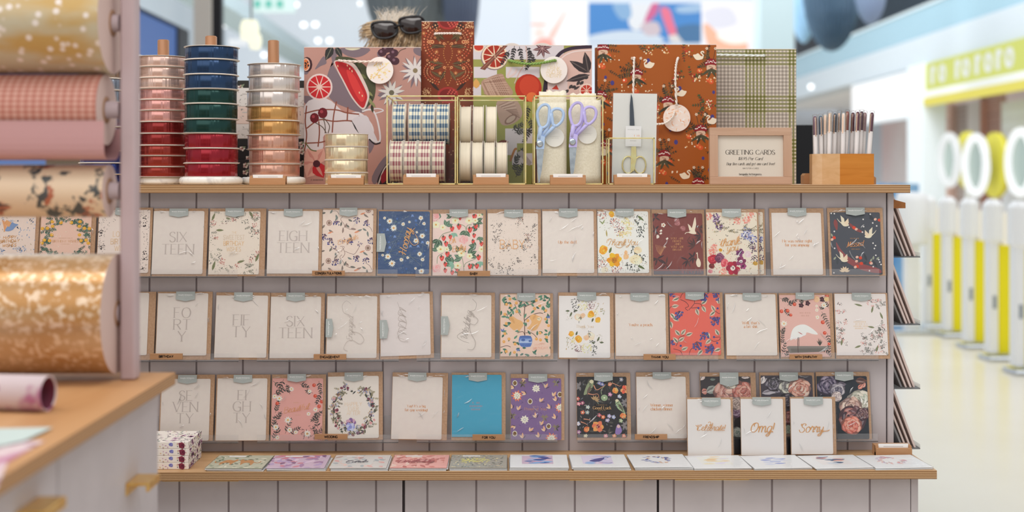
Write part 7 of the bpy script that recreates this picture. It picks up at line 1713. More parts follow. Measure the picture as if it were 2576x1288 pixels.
# small beech blocks standing behind the pen box
for a, b, py, dpt in ((2022, 2046, 436, 0), (2193, 2204, 444, .006)):
    Y = YB2 + .11; x0, x1 = PX(a, Y), PX(b, Y); z = EYE - (py - HOR) * S(a, Y)
    if a < 2100: pts = [(x0, Z1 + .0003), (x1, Z1 + .0003), (x1, z), (x0 + .004, z), (x0, z - .005)]
    else: pts = [(x0, Z1 + .0003), (x1, Z1 + .0003), (x1, z - .003), (x1 - .004, z), (x0, z)]
    mb = MB(); mb.prism(pts, Y, Y + .03, M_BEECH); tag(mb.build('wood_block'), 'small beech block behind the pen box on its %s' % ('left' if a < 2100 else 'right'), 'block', 'beech blocks')

# ------------------------------------------------------------------ cards on the right-hand side of the cabinet
XS = PX(2249, YPAN + .05)
M_PINKC = cmat('e4ccc4', .6)
lev = [(648, 560, 'uppermost'), (818, 690, 'second'), (979, 850, 'third'), (1130, 1010, 'lowest')]
YSD = 2.87
def side_x(px): return PX(px, YSD)
for k, (py, _, nm) in enumerate(lev):
    z = EYE - (py - HOR) * S(2300, YSD); x0, x1 = XS + .0005, side_x(2315)
    led = thing('acrylic_ledge', (x0, YSD, z), (0, 0, 0), 'clear side ledge, %s of four on the right end of the cabinet' % nm, 'card ledge', 'side card ledges'); w_ = x1 - x0
    mb = MB(); mb.box(0, w_, 0, .3, 0, .0024, M_EDGESHADE); mb.build('base_plate', led)
    mb = MB(); mb.box(w_ - .0025, w_, 0, .3, .0024, .011, M_ACRY); mb.build('front_lip', led)
    mb = MB(); mb.box(0, .0025, 0, .3, .0024, .05, M_ACRY); mb.build('back_plate', led)
    for j in range(4):
        xb_ = x1 - .0080 - j * .0093; a = R(20.5 + j * .6)
        root = thing('sleeved_card', (xb_, YSD + .004 + .003 * ((j * 7 + k) % 3), z + .0031), (0, -a, 0), 'sleeved card seen edge-on, %s on the %s side ledge' % (('outermost', 'second from outside', 'third from outside', 'innermost')[j], nm), 'greeting card', 'edge-on cards on the %s side ledge' % nm)
        L = .148 if j < 2 else .142 - .012 * (j - 2)
        mx = (xb_ - XS - .002) / math.sin(a)
        L = min(L, mx)
        mb = MB(); mb.box(-.0042, 0, 0, .107, .0006, L, M_PINKC if j != 3 else cmat('8d8a8a'), .0004); mb.build('card', root)
        mb = MB(); mb.box(-.0046, .0004, -.0015, .1085, .0003, L + .002, M_FILM); mb.build('sleeve', root)
zt_ = EYE - (503 - HOR) * S(2264, YSD)
x0, x1 = XS + .0005, PX(2278, YSD)
mb = MB(); s_ = S(2264, YSD); mb.prism([(x0, zt_ - 21 * s_), (x1, zt_ - 21 * s_), (x1, zt_ - 7 * s_), (x0 + .002, zt_ + 2 * s_), (x0, zt_ + 2 * s_)], YSD, YSD + .3, wood('side_rail_wood', '9c6236', 'b0743f', 'y', 12))
tag(mb.build('wooden_rail'), 'sloped wooden rail on the right end of the cabinet above the side ledges', 'rail')

# ------------------------------------------------------------------ foreground counter, roll stand and paper rolls
ZT = EYE - .294; TX = -.489; TY = 2.0
mb = MB(); n = 9; th = .0178
mb.box(-1.7, TX, .75, TY, ZT - .001, ZT, wood('near_oak_face', 'bb8a5c', 'c89a6c', 'y', 4))
MA, MBk = wood('near_ply_light', 'c09468', 'b58a5e', 'y', 10), wood('near_ply_dark', '96714e', 'a37c58', 'y', 10)
for i in range(n): mb.box(-1.7, TX, .75, TY, ZT - .001 - (i + 1) * (th - .001) / n, ZT - .001 - i * (th - .001) / n, MBk if i % 2 == 0 else MA)
tag(mb.build('worktop'), 'oak topped wrapping counter in the left foreground', 'worktop')
root = thing('counter_cabinet', (-1.1, 1.4, 0), (0, 0, 0), 'mauve grey cabinet with brass pulls under the wrapping counter', 'cabinet')
PXN = -.5125
mb = MB(); mb.box(-1.68, PXN - .018, .78, TY - .012, 0, ZT - th - .0005, M_PAINT, .002); rel(mb.build('carcass'), root)
for a, b, h in ((1.54, TY - .012, (1.815, 1.875)), (1.08, 1.535, (1.40, 1.47)), (.78, 1.075, None)):
    mb = MB(); mb.box(PXN - .0178, PXN, a, b, .08, ZT - th - .004, M_PAINT, .0015); d = rel(mb.build('door'), root)
    if h:
        zh = ZT - (.128 if h[0] > 1.6 else .062)
        mb = MB(); mb.box(PXN + .0002, PXN + .032, h[0], h[1], zh - .002, zh + .002, M_BRASS, .0008); mb.box(PXN + .028, PXN + .032, h[0], h[1], zh - .010, zh, M_BRASS, .0008); mb.box(PXN, PXN + .002, h[0], h[1], zh - .016, zh + .002, M_BRASS, .0006); mb.build('pull', d)

M_LILAC = noisemat('pale_mauve_paint', 'a99698', 'af9c9e', scale=10, rough=.45)
YR = 1.93
stand = thing('roll_stand', (-.8, YR, ZT + .0003), (0, 0, 0), 'pale mauve wooden stand with an upright post carrying the wrapping paper rolls', 'roll stand')
mb = MB(); xa, xb = PX(301, YR - .012), PX(340, YR - .012); mb.box(xa, xb, YR - .012, YR + .016, ZT + .0003, ZT + .62, M_LILAC, .003); rel(mb.build('post'), stand)
mb = MB(); mb.box(-1.42, -1.40, YR - .012, YR + .016, ZT + .0003, ZT + .62, M_LILAC, .003); rel(mb.build('post'), stand)
# printed papers as real node textures (object space)
def paper_nodes(name, fn, rough=.4, metal=0.0):
    m, n, l, b = newmat(name); tc = n.new('ShaderNodeTexCoord'); fn(n, l, b, tc); setp(b, Roughness=rough, Metallic=metal)
    return m
def ramp(n, a, b, p0, p1):
    r = n.new('ShaderNodeValToRGB'); r.color_ramp.elements[0].color = (*hexlin(a), 1); r.color_ramp.elements[1].color = (*hexlin(b), 1)
    r.color_ramp.elements[0].position = p0; r.color_ramp.elements[1].position = p1; return r
def nz_(n, l, tc, s, d=3, st=(1, 1, 1)):
    mp = n.new('ShaderNodeMapping'); mp.inputs['Scale'].default_value = st; z = n.new('ShaderNodeTexNoise'); z.inputs['Scale'].default_value = s; z.inputs['Detail'].default_value = d
    l.new(tc.outputs['Object'], mp.inputs[0]); l.new(mp.outputs[0], z.inputs['Vector']); return z
def mixc(n, l, f, a, b):
    m = n.new('ShaderNodeMix'); m.data_type = 'RGBA'; l.new(f, m.inputs[0])
    for s, i in ((a, 6), (b, 7)):
        if isinstance(s, str): m.inputs[i].default_value = (*hexlin(s), 1)
        else: l.new(s, m.inputs[i])
    return m.outputs[2]
def step(n, l, src, lo, hi):
    r = n.new('ShaderNodeMapRange'); r.inputs[1].default_value = lo; r.inputs[2].default_value = hi; l.new(src, r.inputs[0]); return r.outputs[0]
def p_stars(n, l, b, tc):
    base = mixc(n, l, step(n, l, nz_(n, l, tc, 14, 3, (.5, 1, 1.4)).outputs['Fac'], .45, .62), 'c4ba9e', 'c2a061')
    v = n.new('ShaderNodeTexVoronoi'); v.inputs['Scale'].default_value = 62; l.new(tc.outputs['Object'], v.inputs['Vector'])
    f = step(n, l, v.outputs['Distance'], .36, .2)
    l.new(mixc(n, l, f, base, 'eadfd6'), b.inputs['Base Color'])
def p_floral(n, l, b, tc):
    f1 = step(n, l, nz_(n, l, tc, 27, 4).outputs['Fac'], .55, .59); f2 = step(n, l, nz_(n, l, tc, 26, 3).outputs['Fac'], .62, .66)
    c = mixc(n, l, f2, 'e6cdae', 'b5684c')
    f3 = n.new('ShaderNodeMath'); f3.operation = 'MULTIPLY'; l.new(f1, f3.inputs[0]); l.new(step(n, l, nz_(n, l, tc, 90, 2).outputs['Fac'], .42, .5), f3.inputs[1])
    l.new(mixc(n, l, f3.outputs[0], c, '4c5050'), b.inputs['Base Color'])
def p_goldfleck(n, l, b, tc):
    base = mixc(n, l, step(n, l, nz_(n, l, tc, 9, 2, (.4, 1, 1)).outputs['Fac'], .4, .62), 'd2b692', 'ba8a52')
    f = step(n, l, nz_(n, l, tc, 105, 3).outputs['Fac'], .5, .62)
    l.new(mixc(n, l, f, base, 'e6cdb0'), b.inputs['Base Color'])
def p_pink(n, l, b, tc):
    c = mixc(n, l, step(n, l, nz_(n, l, tc, 22, 3).outputs['Fac'], .52, .6), 'e0ccce', 'c07a9c')
    l.new(mixc(n, l, step(n, l, nz_(n, l, tc, 34, 3).outputs['Fac'], .62, .66), c, '8a3a62'), b.inputs['Base Color'])
M_P1 = paper_nodes('gold_star_paper', p_stars, .35, .15); M_P3 = paper_nodes('cream_floral_paper', p_floral, .4); M_P4 = paper_nodes('gold_fleck_paper', p_goldfleck, .28, .35); M_P5 = paper_nodes('pink_floral_paper', p_pink, .5)
M_CORE = cmat('9a7458', .7); M_PAPEREND = cmat('c2aaa2', .7)
def roll(px_end, y0, y1, m, label, ging=False, sag=None):
    yc, rp = (y0 + y1) / 2, (y1 - y0) / 2
    s = S(px_end, YR); xe = PX(px_end, YR); z = EYE - (yc - HOR) * s; R_ = rp * s; x0 = -1.38
    root = thing('wrapping_paper_roll', ((x0 + xe) / 2, YR, z), (0, 0, 0), label, 'wrapping paper', 'wrapping paper rolls on the stand'); hw = (xe - x0) / 2
    mb = MB()
    if ging:
        nx, na = 150, 84; c = [cmat('d2a394', .5, k=1), cmat('c48a7b', .5, k=1), cmat('b57364', .5, k=1)]
        for i in range(nx):
            for j in range(na):
                a0, a1 = 2 * math.pi * j / na, 2 * math.pi * (j + 1) / na; u0, u1 = -hw + 2 * hw * i / nx, -hw + 2 * hw * (i + 1) / nx
                mb.face([(u0, R_ * math.cos(a0), R_ * math.sin(a0)), (u1, R_ * math.cos(a0), R_ * math.sin(a0)), (u1, R_ * math.cos(a1), R_ * math.sin(a1)), (u0, R_ * math.cos(a1), R_ * math.sin(a1))], c[i % 2 + j % 2], True)
        mb.lathe([(R_ - .0005, hw), (.02, hw)], M_PAPEREND, axis='x', n=40, smooth=False, cap=False)
    else:
        mb.lathe([(R_, -hw), (R_, hw)], m, axis='x', n=56, cap=False); mb.lathe([(R_, hw), (min(.02, R_ * .5), hw)], M_PAPEREND, axis='x', n=56, smooth=False, cap=False); mb.lathe([(min(.02, R_ * .5), -hw), (R_, -hw)], M_PAPEREND, axis='x', n=56, smooth=False, cap=False)
    mb.build('paper', root)
    if sag:
        # loose end of the sheet hanging in a curve under the roll, plain side outward
        mb = MB(); pr = []
        zs = (sag - yc) * s
        for i in range(14):
            t = i / 13; a = R(95 + 150 * t); rr_ = R_ * 1.02 + (zs - R_) * math.sin(math.pi * min(1, t * 1.0)) ** 1.0 * (1 if t < .6 else 1)
            pr.append((math.cos(a) * (R_ + .01), math.sin(a)))
        cur = catmull([(.9 * R_, -.5 * R_), (.35 * R_, -zs * .93), (-.35 * R_, -zs), (-.95 * R_, -zs * .9), (-1.02 * R_, -.35 * R_)], 6)
        hwL = hw + .012
        for i in range(len(cur) - 1):
            a, b = cur[i], cur[i + 1]; k0 = k1 = 0
            mb.face([(-hw, a[0], a[1]), (hwL, a[0], a[1]), (hwL, b[0], b[1]), (-hw, b[0], b[1])], cmat('b28a8a', .5), True)
        mb.build('loose_sheet', root)
    mb = MB(); rr_ = min(.0125, R_ * .33); xr = PX(302, YR); mb.lathe([(rr_, -hw - .018), (rr_, xr - (x0 + xe) / 2)], M_LILAC, axis='x', n=20); mb.build('rod', root)
    if R_ > .03:
        mb = MB(); q = min(.0195, R_ * .49); mb.lathe([(q, hw - .045), (q, hw + .001), (rr_ + .0004, hw + .001), (rr_ + .0004, hw - .045)], M_CORE, axis='x', n=24, cap=False); mb.build('core', root)
roll(284, -70, 186, M_P1, 'gold wrapping paper roll with pale stars, topmost on the stand')
roll(268, 187, 366, None, 'salmon pink gingham wrapping paper roll on the stand', True, 402)
roll(276, 414, 546, M_P3, 'cream wrapping paper roll with dark leaf sprays on the stand')
roll(297, 638, 938, M_P4, 'large gold flecked wrapping paper roll, lowest on the stand')
# loose tube and sheets on the counter
s = S(120, 1.66); Rt = .0225
root = thing('paper_tube', (PX(122, 1.665), 1.665, ZT + Rt + .0004), (0, 0, R(-9)), 'rolled tube of pink floral wrapping paper lying on the wrapping counter', 'paper tube')
mb = MB(); mb.lathe([(Rt, -.6), (Rt, 0), (Rt - .0016, 0), (Rt - .0016, -.3)], M_P5, axis='x', n=40, cap=False); mb.build('paper', root)
mb = MB(); mb.lathe([(Rt - .0018, -.002), (Rt - .003, -.002), (Rt - .003, -.3), (.0001, -.3)], cmat('5c1c30', .6), axis='x', n=40, cap=False); mb.build('core', root)
def sheet_on_table(corners, m, label, z):
    mb = MB(); pts = []
    for px, py in corners:
        Y = .294 * FPX / (py - HOR); pts.append((PX(px, Y), Y))
    mb.prism(pts, z, z + .0006, m, axis='z'); tag(mb.build('paper_sheet'), label, 'paper', 'loose sheets on the counter')
sheet_on_table([(-120, 1150), (-60, 1082), (132, 1078), (60, 1112)], cmat('b4c2be', .6), 'pale teal sheet of paper on the wrapping counter', ZT + .0022)
sheet_on_table([(-160, 1230), (-60, 1110), (112, 1108), (20, 1160), (-10, 1230)], M_P5, 'pink floral sheet of paper lying under the teal sheet', ZT + .0003)

# ------------------------------------------------------------------ the person behind the counter
pr_ = thing('person', (P(1012, HOR, 3.62)[0], 3.62, 0), (0, 0, 0), 'person with fair tied up hair and dark sunglasses on the head, behind the gift bags', 'person')
M_SKIN = noisemat('skin', 'd2a288', 'dab096', scale=20, rough=.5); M_HAIR = noisemat('fair_hair', '5c4a38', 'cdb490', scale=70, rough=.45, stretch=(1, .35, .12), lo=.35, hi=.6); M_HAIRL = noisemat('pale_hair', 'c9a880', 'e2d2bc', scale=60, rough=.5); M_CLOTH = noisemat('dark_top', '3a3a40', '45454c', scale=60, rough=.8)
hz = EYE + (HOR - 172) * 3.62 / FPX          # head centre
def skin_body(name, parent, joints, edges, m):
    me = bpy.data.meshes.new(name); me.from_pydata([j[0] for j in joints], edges, []); o = bpy.data.objects.new(name, me); COL.objects.link(o); o.parent = parent
    md = o.modifiers.new('skin', 'SKIN'); 
    for i, j in enumerate(joints):
        v = me.skin_vertices[0].data[i]; v.radius = (j[1], j[2] if len(j) > 2 else j[1]); v.use_root = i == 0
    sb = o.modifiers.new('sub', 'SUBSURF'); sb.levels = 2; sb.render_levels = 2
    dg = bpy.context.evaluated_depsgraph_get(); nm = bpy.data.meshes.new_from_object(o.evaluated_get(dg))
    o.modifiers.clear(); o.data = nm; nm.materials.clear(); nm.materials.append(m)
    for p in nm.polygons: p.use_smooth = True
    return o
J = [((0, 0, .92), .13, .10), ((0, 0, 1.08), .115, .09), ((0, 0, 1.28), .135, .10), ((0, 0, hz - .235), .09, .08), ((0, -.01, hz - .17), .05, .05), ((0, -.02, hz - .08), .062, .072), ((0, -.01, hz + .02), .078, .092), ((0, .01, hz + .085), .05, .06),
     ((.17, 0, hz - .26), .05), ((.22, .02, 1.08), .042), ((.19, -.15, .96), .034), ((.17, -.22, .95), .026), ((-.17, 0, hz - .26), .05), ((-.22, .02, 1.08), .042), ((-.19, -.15, .96), .034), ((-.17, -.22, .95), .026),
     ((.09, 0, .82), .085), ((.1, 0, .48), .06), ((.1, .01, .08), .042), ((.1, -.12, .035), .034), ((-.09, 0, .82), .085), ((-.1, 0, .48), .06), ((-.1, .01, .08), .042), ((-.1, -.12, .035), .034)]
E = [(0, 1), (1, 2), (2, 3), (3, 4), (4, 5), (5, 6), (6, 7), (3, 8), (8, 9), (9, 10), (10, 11), (3, 12), (12, 13), (13, 14), (14, 15), (0, 16), (16, 17), (17, 18), (18, 19), (0, 20), (20, 21), (21, 22), (22, 23)]
skin_body('body', pr_, J, E, M_SKIN)
JC = [((0, 0, .9), .145, .115), ((0, 0, 1.08), .13, .105), ((0, 0, 1.28), .15, .115), ((0, 0, hz - .25), .10, .09), ((.175, 0, hz - .265), .062), ((.225, .02, 1.08), .054), ((-.175, 0, hz - .265), .062), ((-.225, .02, 1.08), .054), ((.092, 0, .8), .1), ((.1, 0, .48), .074), ((.1, .01, .12), .056), ((-.092, 0, .8), .1), ((-.1, 0, .48), .074), ((-.1, .01, .12), .056)]
skin_body('clothing', pr_, JC, [(0, 1), (1, 2), (2, 3), (3, 4), (4, 5), (3, 6), (6, 7), (0, 8), (8, 9), (9, 10), (0, 11), (11, 12), (12, 13)], M_CLOTH)
s36 = S(1012, 3.55)
def H(px, py, y): return ((px - 1012) * s36, y, EYE + (HOR - py) * s36)
mb = MB(); rr = random.Random(4)
# cap of hair: combed strands drawn back from the brow over a skull-shaped shell
g = []; nu, nv = 20, 12
for j in range(nv + 1):
    for i in range(nu):
        a = 2 * math.pi * i / nu; t = R(-38 + 128 * j / nv)
        k = 1 + .03 * math.sin(i * 5.1) + rr.uniform(-.012, .012)
        g.append((.094 * math.cos(a) * math.cos(t) * k, .005 + .108 * math.sin(a) * math.cos(t) * k, hz + .015 + .112 * math.sin(t) * k))
mb.idx(g, [(j * nu + i, j * nu + (i + 1) % nu, (j + 1) * nu + (i + 1) % nu, (j + 1) * nu + i) for j in range(nv) for i in range(nu)], M_HAIR, True)
M_STR = [M_HAIR, M_HAIRL, cmat('8a7054', .45), cmat('b59a76', .45), cmat('6b5540', .45)]
for i in range(330):   # combed strands sweeping down and to the left below the glasses
    x0 = rr.uniform(935, 1090); y0 = rr.uniform(120, 180); dx = rr.uniform(18, 46)
    a = H(x0 - dx * .6, y0, -.088 + abs(x0 - 1012) * .0004); b = H(x0, 98 + rr.uniform(-10, 12), -.103 + abs(x0 - 1012) * .0004); c = H(1010 + (x0 - 1010) * .75 + dx * .5, 64 + rr.uniform(-8, 10), -.055)
    mb.tube(catmull([a, b, c], 4), .0011, M_STR[i % 5], 4)
for i in range(150):   # fine wisps flicking out to the left
    y0 = rr.uniform(58, 86)
    mb.tube(catmull([H(1010 + rr.uniform(-30, 40), y0 - 6, -.03), H(968 + rr.uniform(-10, 8), y0 - 4 + rr.uniform(-6, 6), -.055), H(930 + rr.uniform(-14, 10), y0 + rr.uniform(-4, 10), -.05), H(rr.uniform(902, 932), y0 + rr.uniform(2, 26), -.045)], 3), .0008, M_STR[i % 4], 4, rad=[.0010] * 7 + [.0007, .0005, .0003])
for i in range(170):   # loose pale tuft on top
    x0 = 990 + rr.gauss(0, 22); sw = rr.uniform(-26, 40)
    mb.tube(catmull([H(x0, 66, -.02), H(x0 + sw * .25, 46 + rr.uniform(-5, 6), -.02), H(x0 + sw * .7, 30 + rr.uniform(-8, 8), -.02), H(x0 + sw * 1.3, rr.uniform(8, 36), -.02)], 3), .0006, cmat('d9d0c4', .6) if i % 3 else cmat('b8a890', .6), 4, rad=[.0007] * 6 + [.0005, .0004, .0003, .0002])
mb.build('hair', pr_)
M_LENS = cmat('241814', .08, 0, .8); M_FRAME = cmat('0f0d10', .15, 0, .6)
sg = bpy.data.objects.new('sunglasses', None); COL.objects.link(sg); sg.parent = pr_
for cx, cy, rot in ((976, 79, 4), (1045, 66, 8)):
    pts = [(-31, -16), (-10, -20), (20, -17), (30, -4), (27, 12), (8, 21), (-16, 19), (-29, 6)]
    c_, d_ = math.cos(R(rot)), math.sin(R(rot))
    ring = catmull([H(cx + a * c_ + b * d_, cy - a * d_ + b * c_, -.112 + abs(a) * .0002) for a, b in pts], 4, True)
    m2 = MB(); m2.tube(ring, .0038, M_FRAME, 8, True); m2.build('frame', sg)
    m2 = MB(); c0 = H(cx, cy, -.120); n_ = len(ring)
    vs = [c0] + [tuple(p) for p in ring]; m2.idx(vs, [(0, 1 + (i + 1) % n_, 1 + i) for i in range(n_)], M_LENS, True); m2.build('lens', sg)
m2 = MB(); m2.tube(catmull([H(1003, 74, -.112), H(1011, 68, -.116), H(1018, 70, -.112)], 4), .0036, M_FRAME); m2.tube(catmull([H(946, 72, -.11), H(940, 74, -.05), H(942, 88, .03)], 4), .003, M_FRAME); m2.build('temple', sg)

# ------------------------------------------------------------------ the hall behind
mb = MB(); mb.box(-18, 22, -3, 34, -.05, 0, noisemat('polished_floor', 'd8d2c4', 'dfdacd', scale=.6, rough=.22, k=.85)); struct(mb.build('floor'))
mb = MB(); mb.box(-18, 22, 33.9, 34, 0, 12, noisemat('pale_hall_wall', 'c8ced6', 'd0d5da', scale=.3, rough=.8, k=.9)); struct(mb.build('wall_back'))
XM = 6.5
def QX(px, X=XM): return X * FPX * CY / (px - 1254.0)     # distance at which the plane x=X is met
def zat(py, Y): return EYE + (HOR - py) * Y / FPX
mb = MB(); mb.box(XM, XM + .4, 10, 33, EYE + 1.74, EYE + 2.18, cmat('c8d0d6', .5, k=.93)); struct(mb.build('trim_fascia'))
mb = MB(); mb.box(XM + .02, XM + .05, 10, 33, EYE + 2.181, EYE + 2.62, cmat('94b4c2', .2, k=.85)); mb.box(XM, XM + .06, 10, 33, EYE + 2.62, EYE + 2.66, cmat('c9d4d8')); tag(mb.build('glass_balustrade'), 'pale blue glass balustrade of the upper floor at the right', 'balustrade')
mb = MB(); mb.box(XM + 2.2, XM + 2.3, 10, 33.5, EYE + 1.75, 9, cmat('39434c', .8)); struct(mb.build('wall_upper_right'))
mb = MB(); mb.box(PX(2004, 33.4), XM + 2.2, 33.4, 33.6, zat(178, 33.4), 12, cmat('4a4c50', .8)); struct(mb.build('wall_upper_back'))
mb = MB(); mb.box(XM + 3.2, XM + 3.3, 8, 33, 0, EYE + 1.8, noisemat('pink_shop_wall', 'd9bfbc', 'e4d4d2', scale=.5, rough=.7)); struct(mb.build('wall_right'))
mb = MB(); mb.box(XM + .4, XM + 3.2, 8, 33, EYE + 1.745, EYE + 1.8, cmat('dcdcdc')); struct(mb.build('ceiling'))
Ya, Yb_ = QX(2335), QX(2157)
mb = MB(); mb.box(XM - .06, XM + .02, Ya, Yb_, EYE + .97, EYE + 1.68, emit('lit_white_sign', 'ffffff', 1.0)); mb.box(XM - .05, XM + .03, Ya - .05, Yb_ + .05, EYE + .94, EYE + 1.71, cmat('b8c2c8')); tag(mb.build('lit_sign'), 'blank bright white illuminated shop sign at the right', 'sign')
# green and yellow shop sign with pale letters
Ya, Yb_ = 14.2, QX(2341)
root = thing('shop_sign', (XM, (Ya + Yb_) / 2, EYE + 1.3), (0, 0, 0), 'long lime green shop sign with a row of pale letters', 'sign')
mb = MB(); mb.box(-.06, .02, -(Yb_ - Ya) / 2, (Yb_ - Ya) / 2, .02, .43, emit('lime_sign', 'd2d86a', .85)); mb.box(-.08, .02, -(Yb_ - Ya) / 2, (Yb_ - Ya) / 2, -.09, .02, cmat('d8d8d2')); mb.box(-.09, .02, -(Yb_ - Ya) / 2, (Yb_ - Ya) / 2, -.2, -.09, emit('yellow_edge', 'ecdf5a', .8)); mb.build('sign_board', root)
for i, px in enumerate((2365, 2391, 2428, 2452, 2479, 2509, 2533, 2563)):
    Y = QX(px) - (Ya + Yb_) / 2; mb = MB(); k = .07 + .03 * (i % 3)
    if i % 2: mb.lathe([(.13, 0), (.13, .02), (.07, .02), (.07, 0)], emit('pale_letter', 'eef2f0', .8), (-.085, Y, .225), axis='x', n=16, cap=False)
    else: mb.box(-.085, -.062, Y - .05, Y + .05, .1, .36, emit('pale_letter', 'eef2f0', .8), .01); mb.box(-.085, -.062, Y - .12, Y + .05, .28, .36, emit('pale_letter', 'eef2f0', .8), .01)
    mb.build('sign_letter', root)
# shop interior panels
for a, b, t, h, c, nm, X in ((2347, 2398, 265, 420, 'e3b8a4', 'peach panel behind the first ring mirror', 7.6), (2398, 2440, 262, 420, 'a89a92', 'taupe tiled panel between the ring mirrors', 7.7), (2442, 2474, 255, 420, 'dd9480', 'coral tiled panel above the second ring mirror', 7.5), (2474, 2524, 240, 430, 'c99a90', 'brick red tiled panel beside the third ring mirror', 7.6), (2528, 2640, 250, 330, 'e8ecf4', 'bright bluish panel at the far right of the shop', 7.4)):
    Y0, Y1 = QX(b, X), QX(a, X)
    m = MATS.get('til' + c)
    if not m:
        m, n, l, bs = newmat('tiles_' + c); bt = n.new('ShaderNodeTexBrick'); tc = n.new('ShaderNodeTexCoord'); mp = n.new('ShaderNodeMapping'); mp.inputs['Rotation'].default_value = (R(90), 0, R(90)); bt.inputs['Scale'].default_value = 6
        bt.inputs['Color1'].default_value = (*hexlin(c), 1); bt.inputs['Color2'].default_value = (*hexlin(hexmix(c, '8a6a62', .2)), 1); bt.inputs['Mortar'].default_value = (*hexlin('e8e0dc'), 1)
        l.new(tc.outputs['Object'], mp.inputs[0]); l.new(mp.outputs[0], bt.inputs['Vector']); l.new(bt.outputs[0], bs.inputs['Base Color']); MATS['til' + c] = m
    mb = MB(); mb.box(X, X + .1, Y0, Y1, 0, zat(t, (Y0 + Y1) / 2), m); tag(mb.build('tiled_wall'), nm, 'wall panel', 'coloured panels in the shop')
mb = MB(); Yp = QX(2332); mb.box(XM - .1, XM + .25, Yp - .25, Yp + .5, 0, EYE + 1.74, cmat('dfe6ea', .5, k=.9)); tag(mb.build('column'), 'white column between the blank sign and the lime shop sign', 'column')
XG = 6.3
for i, (px, py, rad) in enumerate(((2396, 402, .335), (2463, 415, .37), (2577, 408, .37))):
    Y = QX(px, XG); z = zat(py, Y)
    root = thing('ring_mirror', (XG, Y, z), (0, 0, 0), 'round mirror with a glowing white rim, %s of three' % ('farthest', 'middle', 'nearest')[i], 'mirror', 'ring mirrors')
    mb = MB(); mb.tube([(0, rad * math.cos(a * .157), rad * math.sin(a * .157)) for a in range(40)], .055, emit('glowing_rim', 'f4f8fc', 1.0 if i else .8), 8, True); mb.build('light_ring', root)
    mb = MB(); mb.lathe([(rad - .05, 0), (rad - .05, .03)], cmat('a3b0a8', .15, .3), (.02, 0, 0), axis='x', n=40); mb.build('mirror_glass', root)
    mb = MB(); mb.lathe([(rad + .06, .22), (rad + .06, .3)], cmat('d9cf4a', .5), axis='x', n=40); mb.build('yellow_back', root)
    mb = MB(); mb.tube([(.26, 0, -rad), (.26, 0, -z)], .04, cmat('e2e4e4')); mb.build('stand_post', root)
# self-service kiosks in a row
kd = [(2352, 11.1, 'farthest'), (2403, 10.5, 'second farthest'), (2458, 9.8, 'third'), (2518, 9.15, 'fourth'), (2585, 8.5, 'nearest')]
M_YEL = cmat('e6d420', .45, k=.8); M_KW = cmat('eceef0', .4, k=.92)
for px, Y, nm in kd:
    x, z = P(px, 560, Y); s = Y / FPX
    root = thing('kiosk', (x, Y, 0), (0, 0, 0), 'white and yellow self-service kiosk, %s in the row at the right' % nm, 'kiosk', 'self-service kiosks')
    mb = MB(); mb.box(-.028, .14, -.03, .06, .04, .80, M_YEL, .008); mb.build('yellow_panel', root)
    mb = MB(); mb.box(-.10, -.035, -.06, .06, .04, .86, M_KW, .015); mb.build('white_column', root)
    mb = MB(); mb.box(-.08, -.055, -.066, -.0605, .36, .45, cmat('8a9298')); mb.build('card_reader', root)
    mb = MB(); mb.box(-.12, .0, -.09, .08, .80, 1.12, M_KW, .04); mb.build('head', root)
    mb = MB(); mb.box(.001, .11, -.06, .0, .8, 1.03, emit('cream_screen', 'f8efd8', .8), .02); mb.build('screen', root)
    mb = MB(); mb.box(-.13, .1, -.12, .11, 0, .03, M_STEEL, .01); mb.build('base_plate', root)
x, _ = P(2293, HOR, 10.8)
root = thing('kiosk', (x, 10.8, 0), (0, 0, 0), 'rounded all white kiosk beside the right end of the card cabinet', 'kiosk', 'self-service kiosks')
mb = MB(); mb.lathe([(.13, .72), (.135, .76), (.135, 1.08), (.11, 1.15), (.0, 1.155)], M_KW, n=24); mb.build('head', root)
mb = MB(); mb.box(-.06, .06, -.05, .05, .02, .72, M_KW, .01); mb.build('white_column', root)
mb = MB(); mb.box(-.2, .14, -.2, .2, 0, .03, M_STEEL, .01); mb.build('base_plate', root)
x0, x1 = PX(2230, 14), PX(2312, 14)
mb = MB(); mb.box(x0, x1, 14, 14.5, 0, zat(462, 14), noisemat('blue_display', '3f78b0', '8fb4cc', scale=3, rough=.6)); tag(mb.build('display_plinth'), 'blurred blue display plinth beyond the right end of the cabinet', 'plinth')
x0, x1 = PX(1985, 3.6), PX(2046, 3.6)
mb = MB(); mb.box(x0, x1, 3.6, 3.9, 0, zat(314, 3.6), cmat('141518', .35)); tag(mb.build('black_monitor_box'), 'tall black panel standing in for a monitor behind the gingham bag and pen box', 'cabinet')  # box in place of a black monitor, extended down to the floor

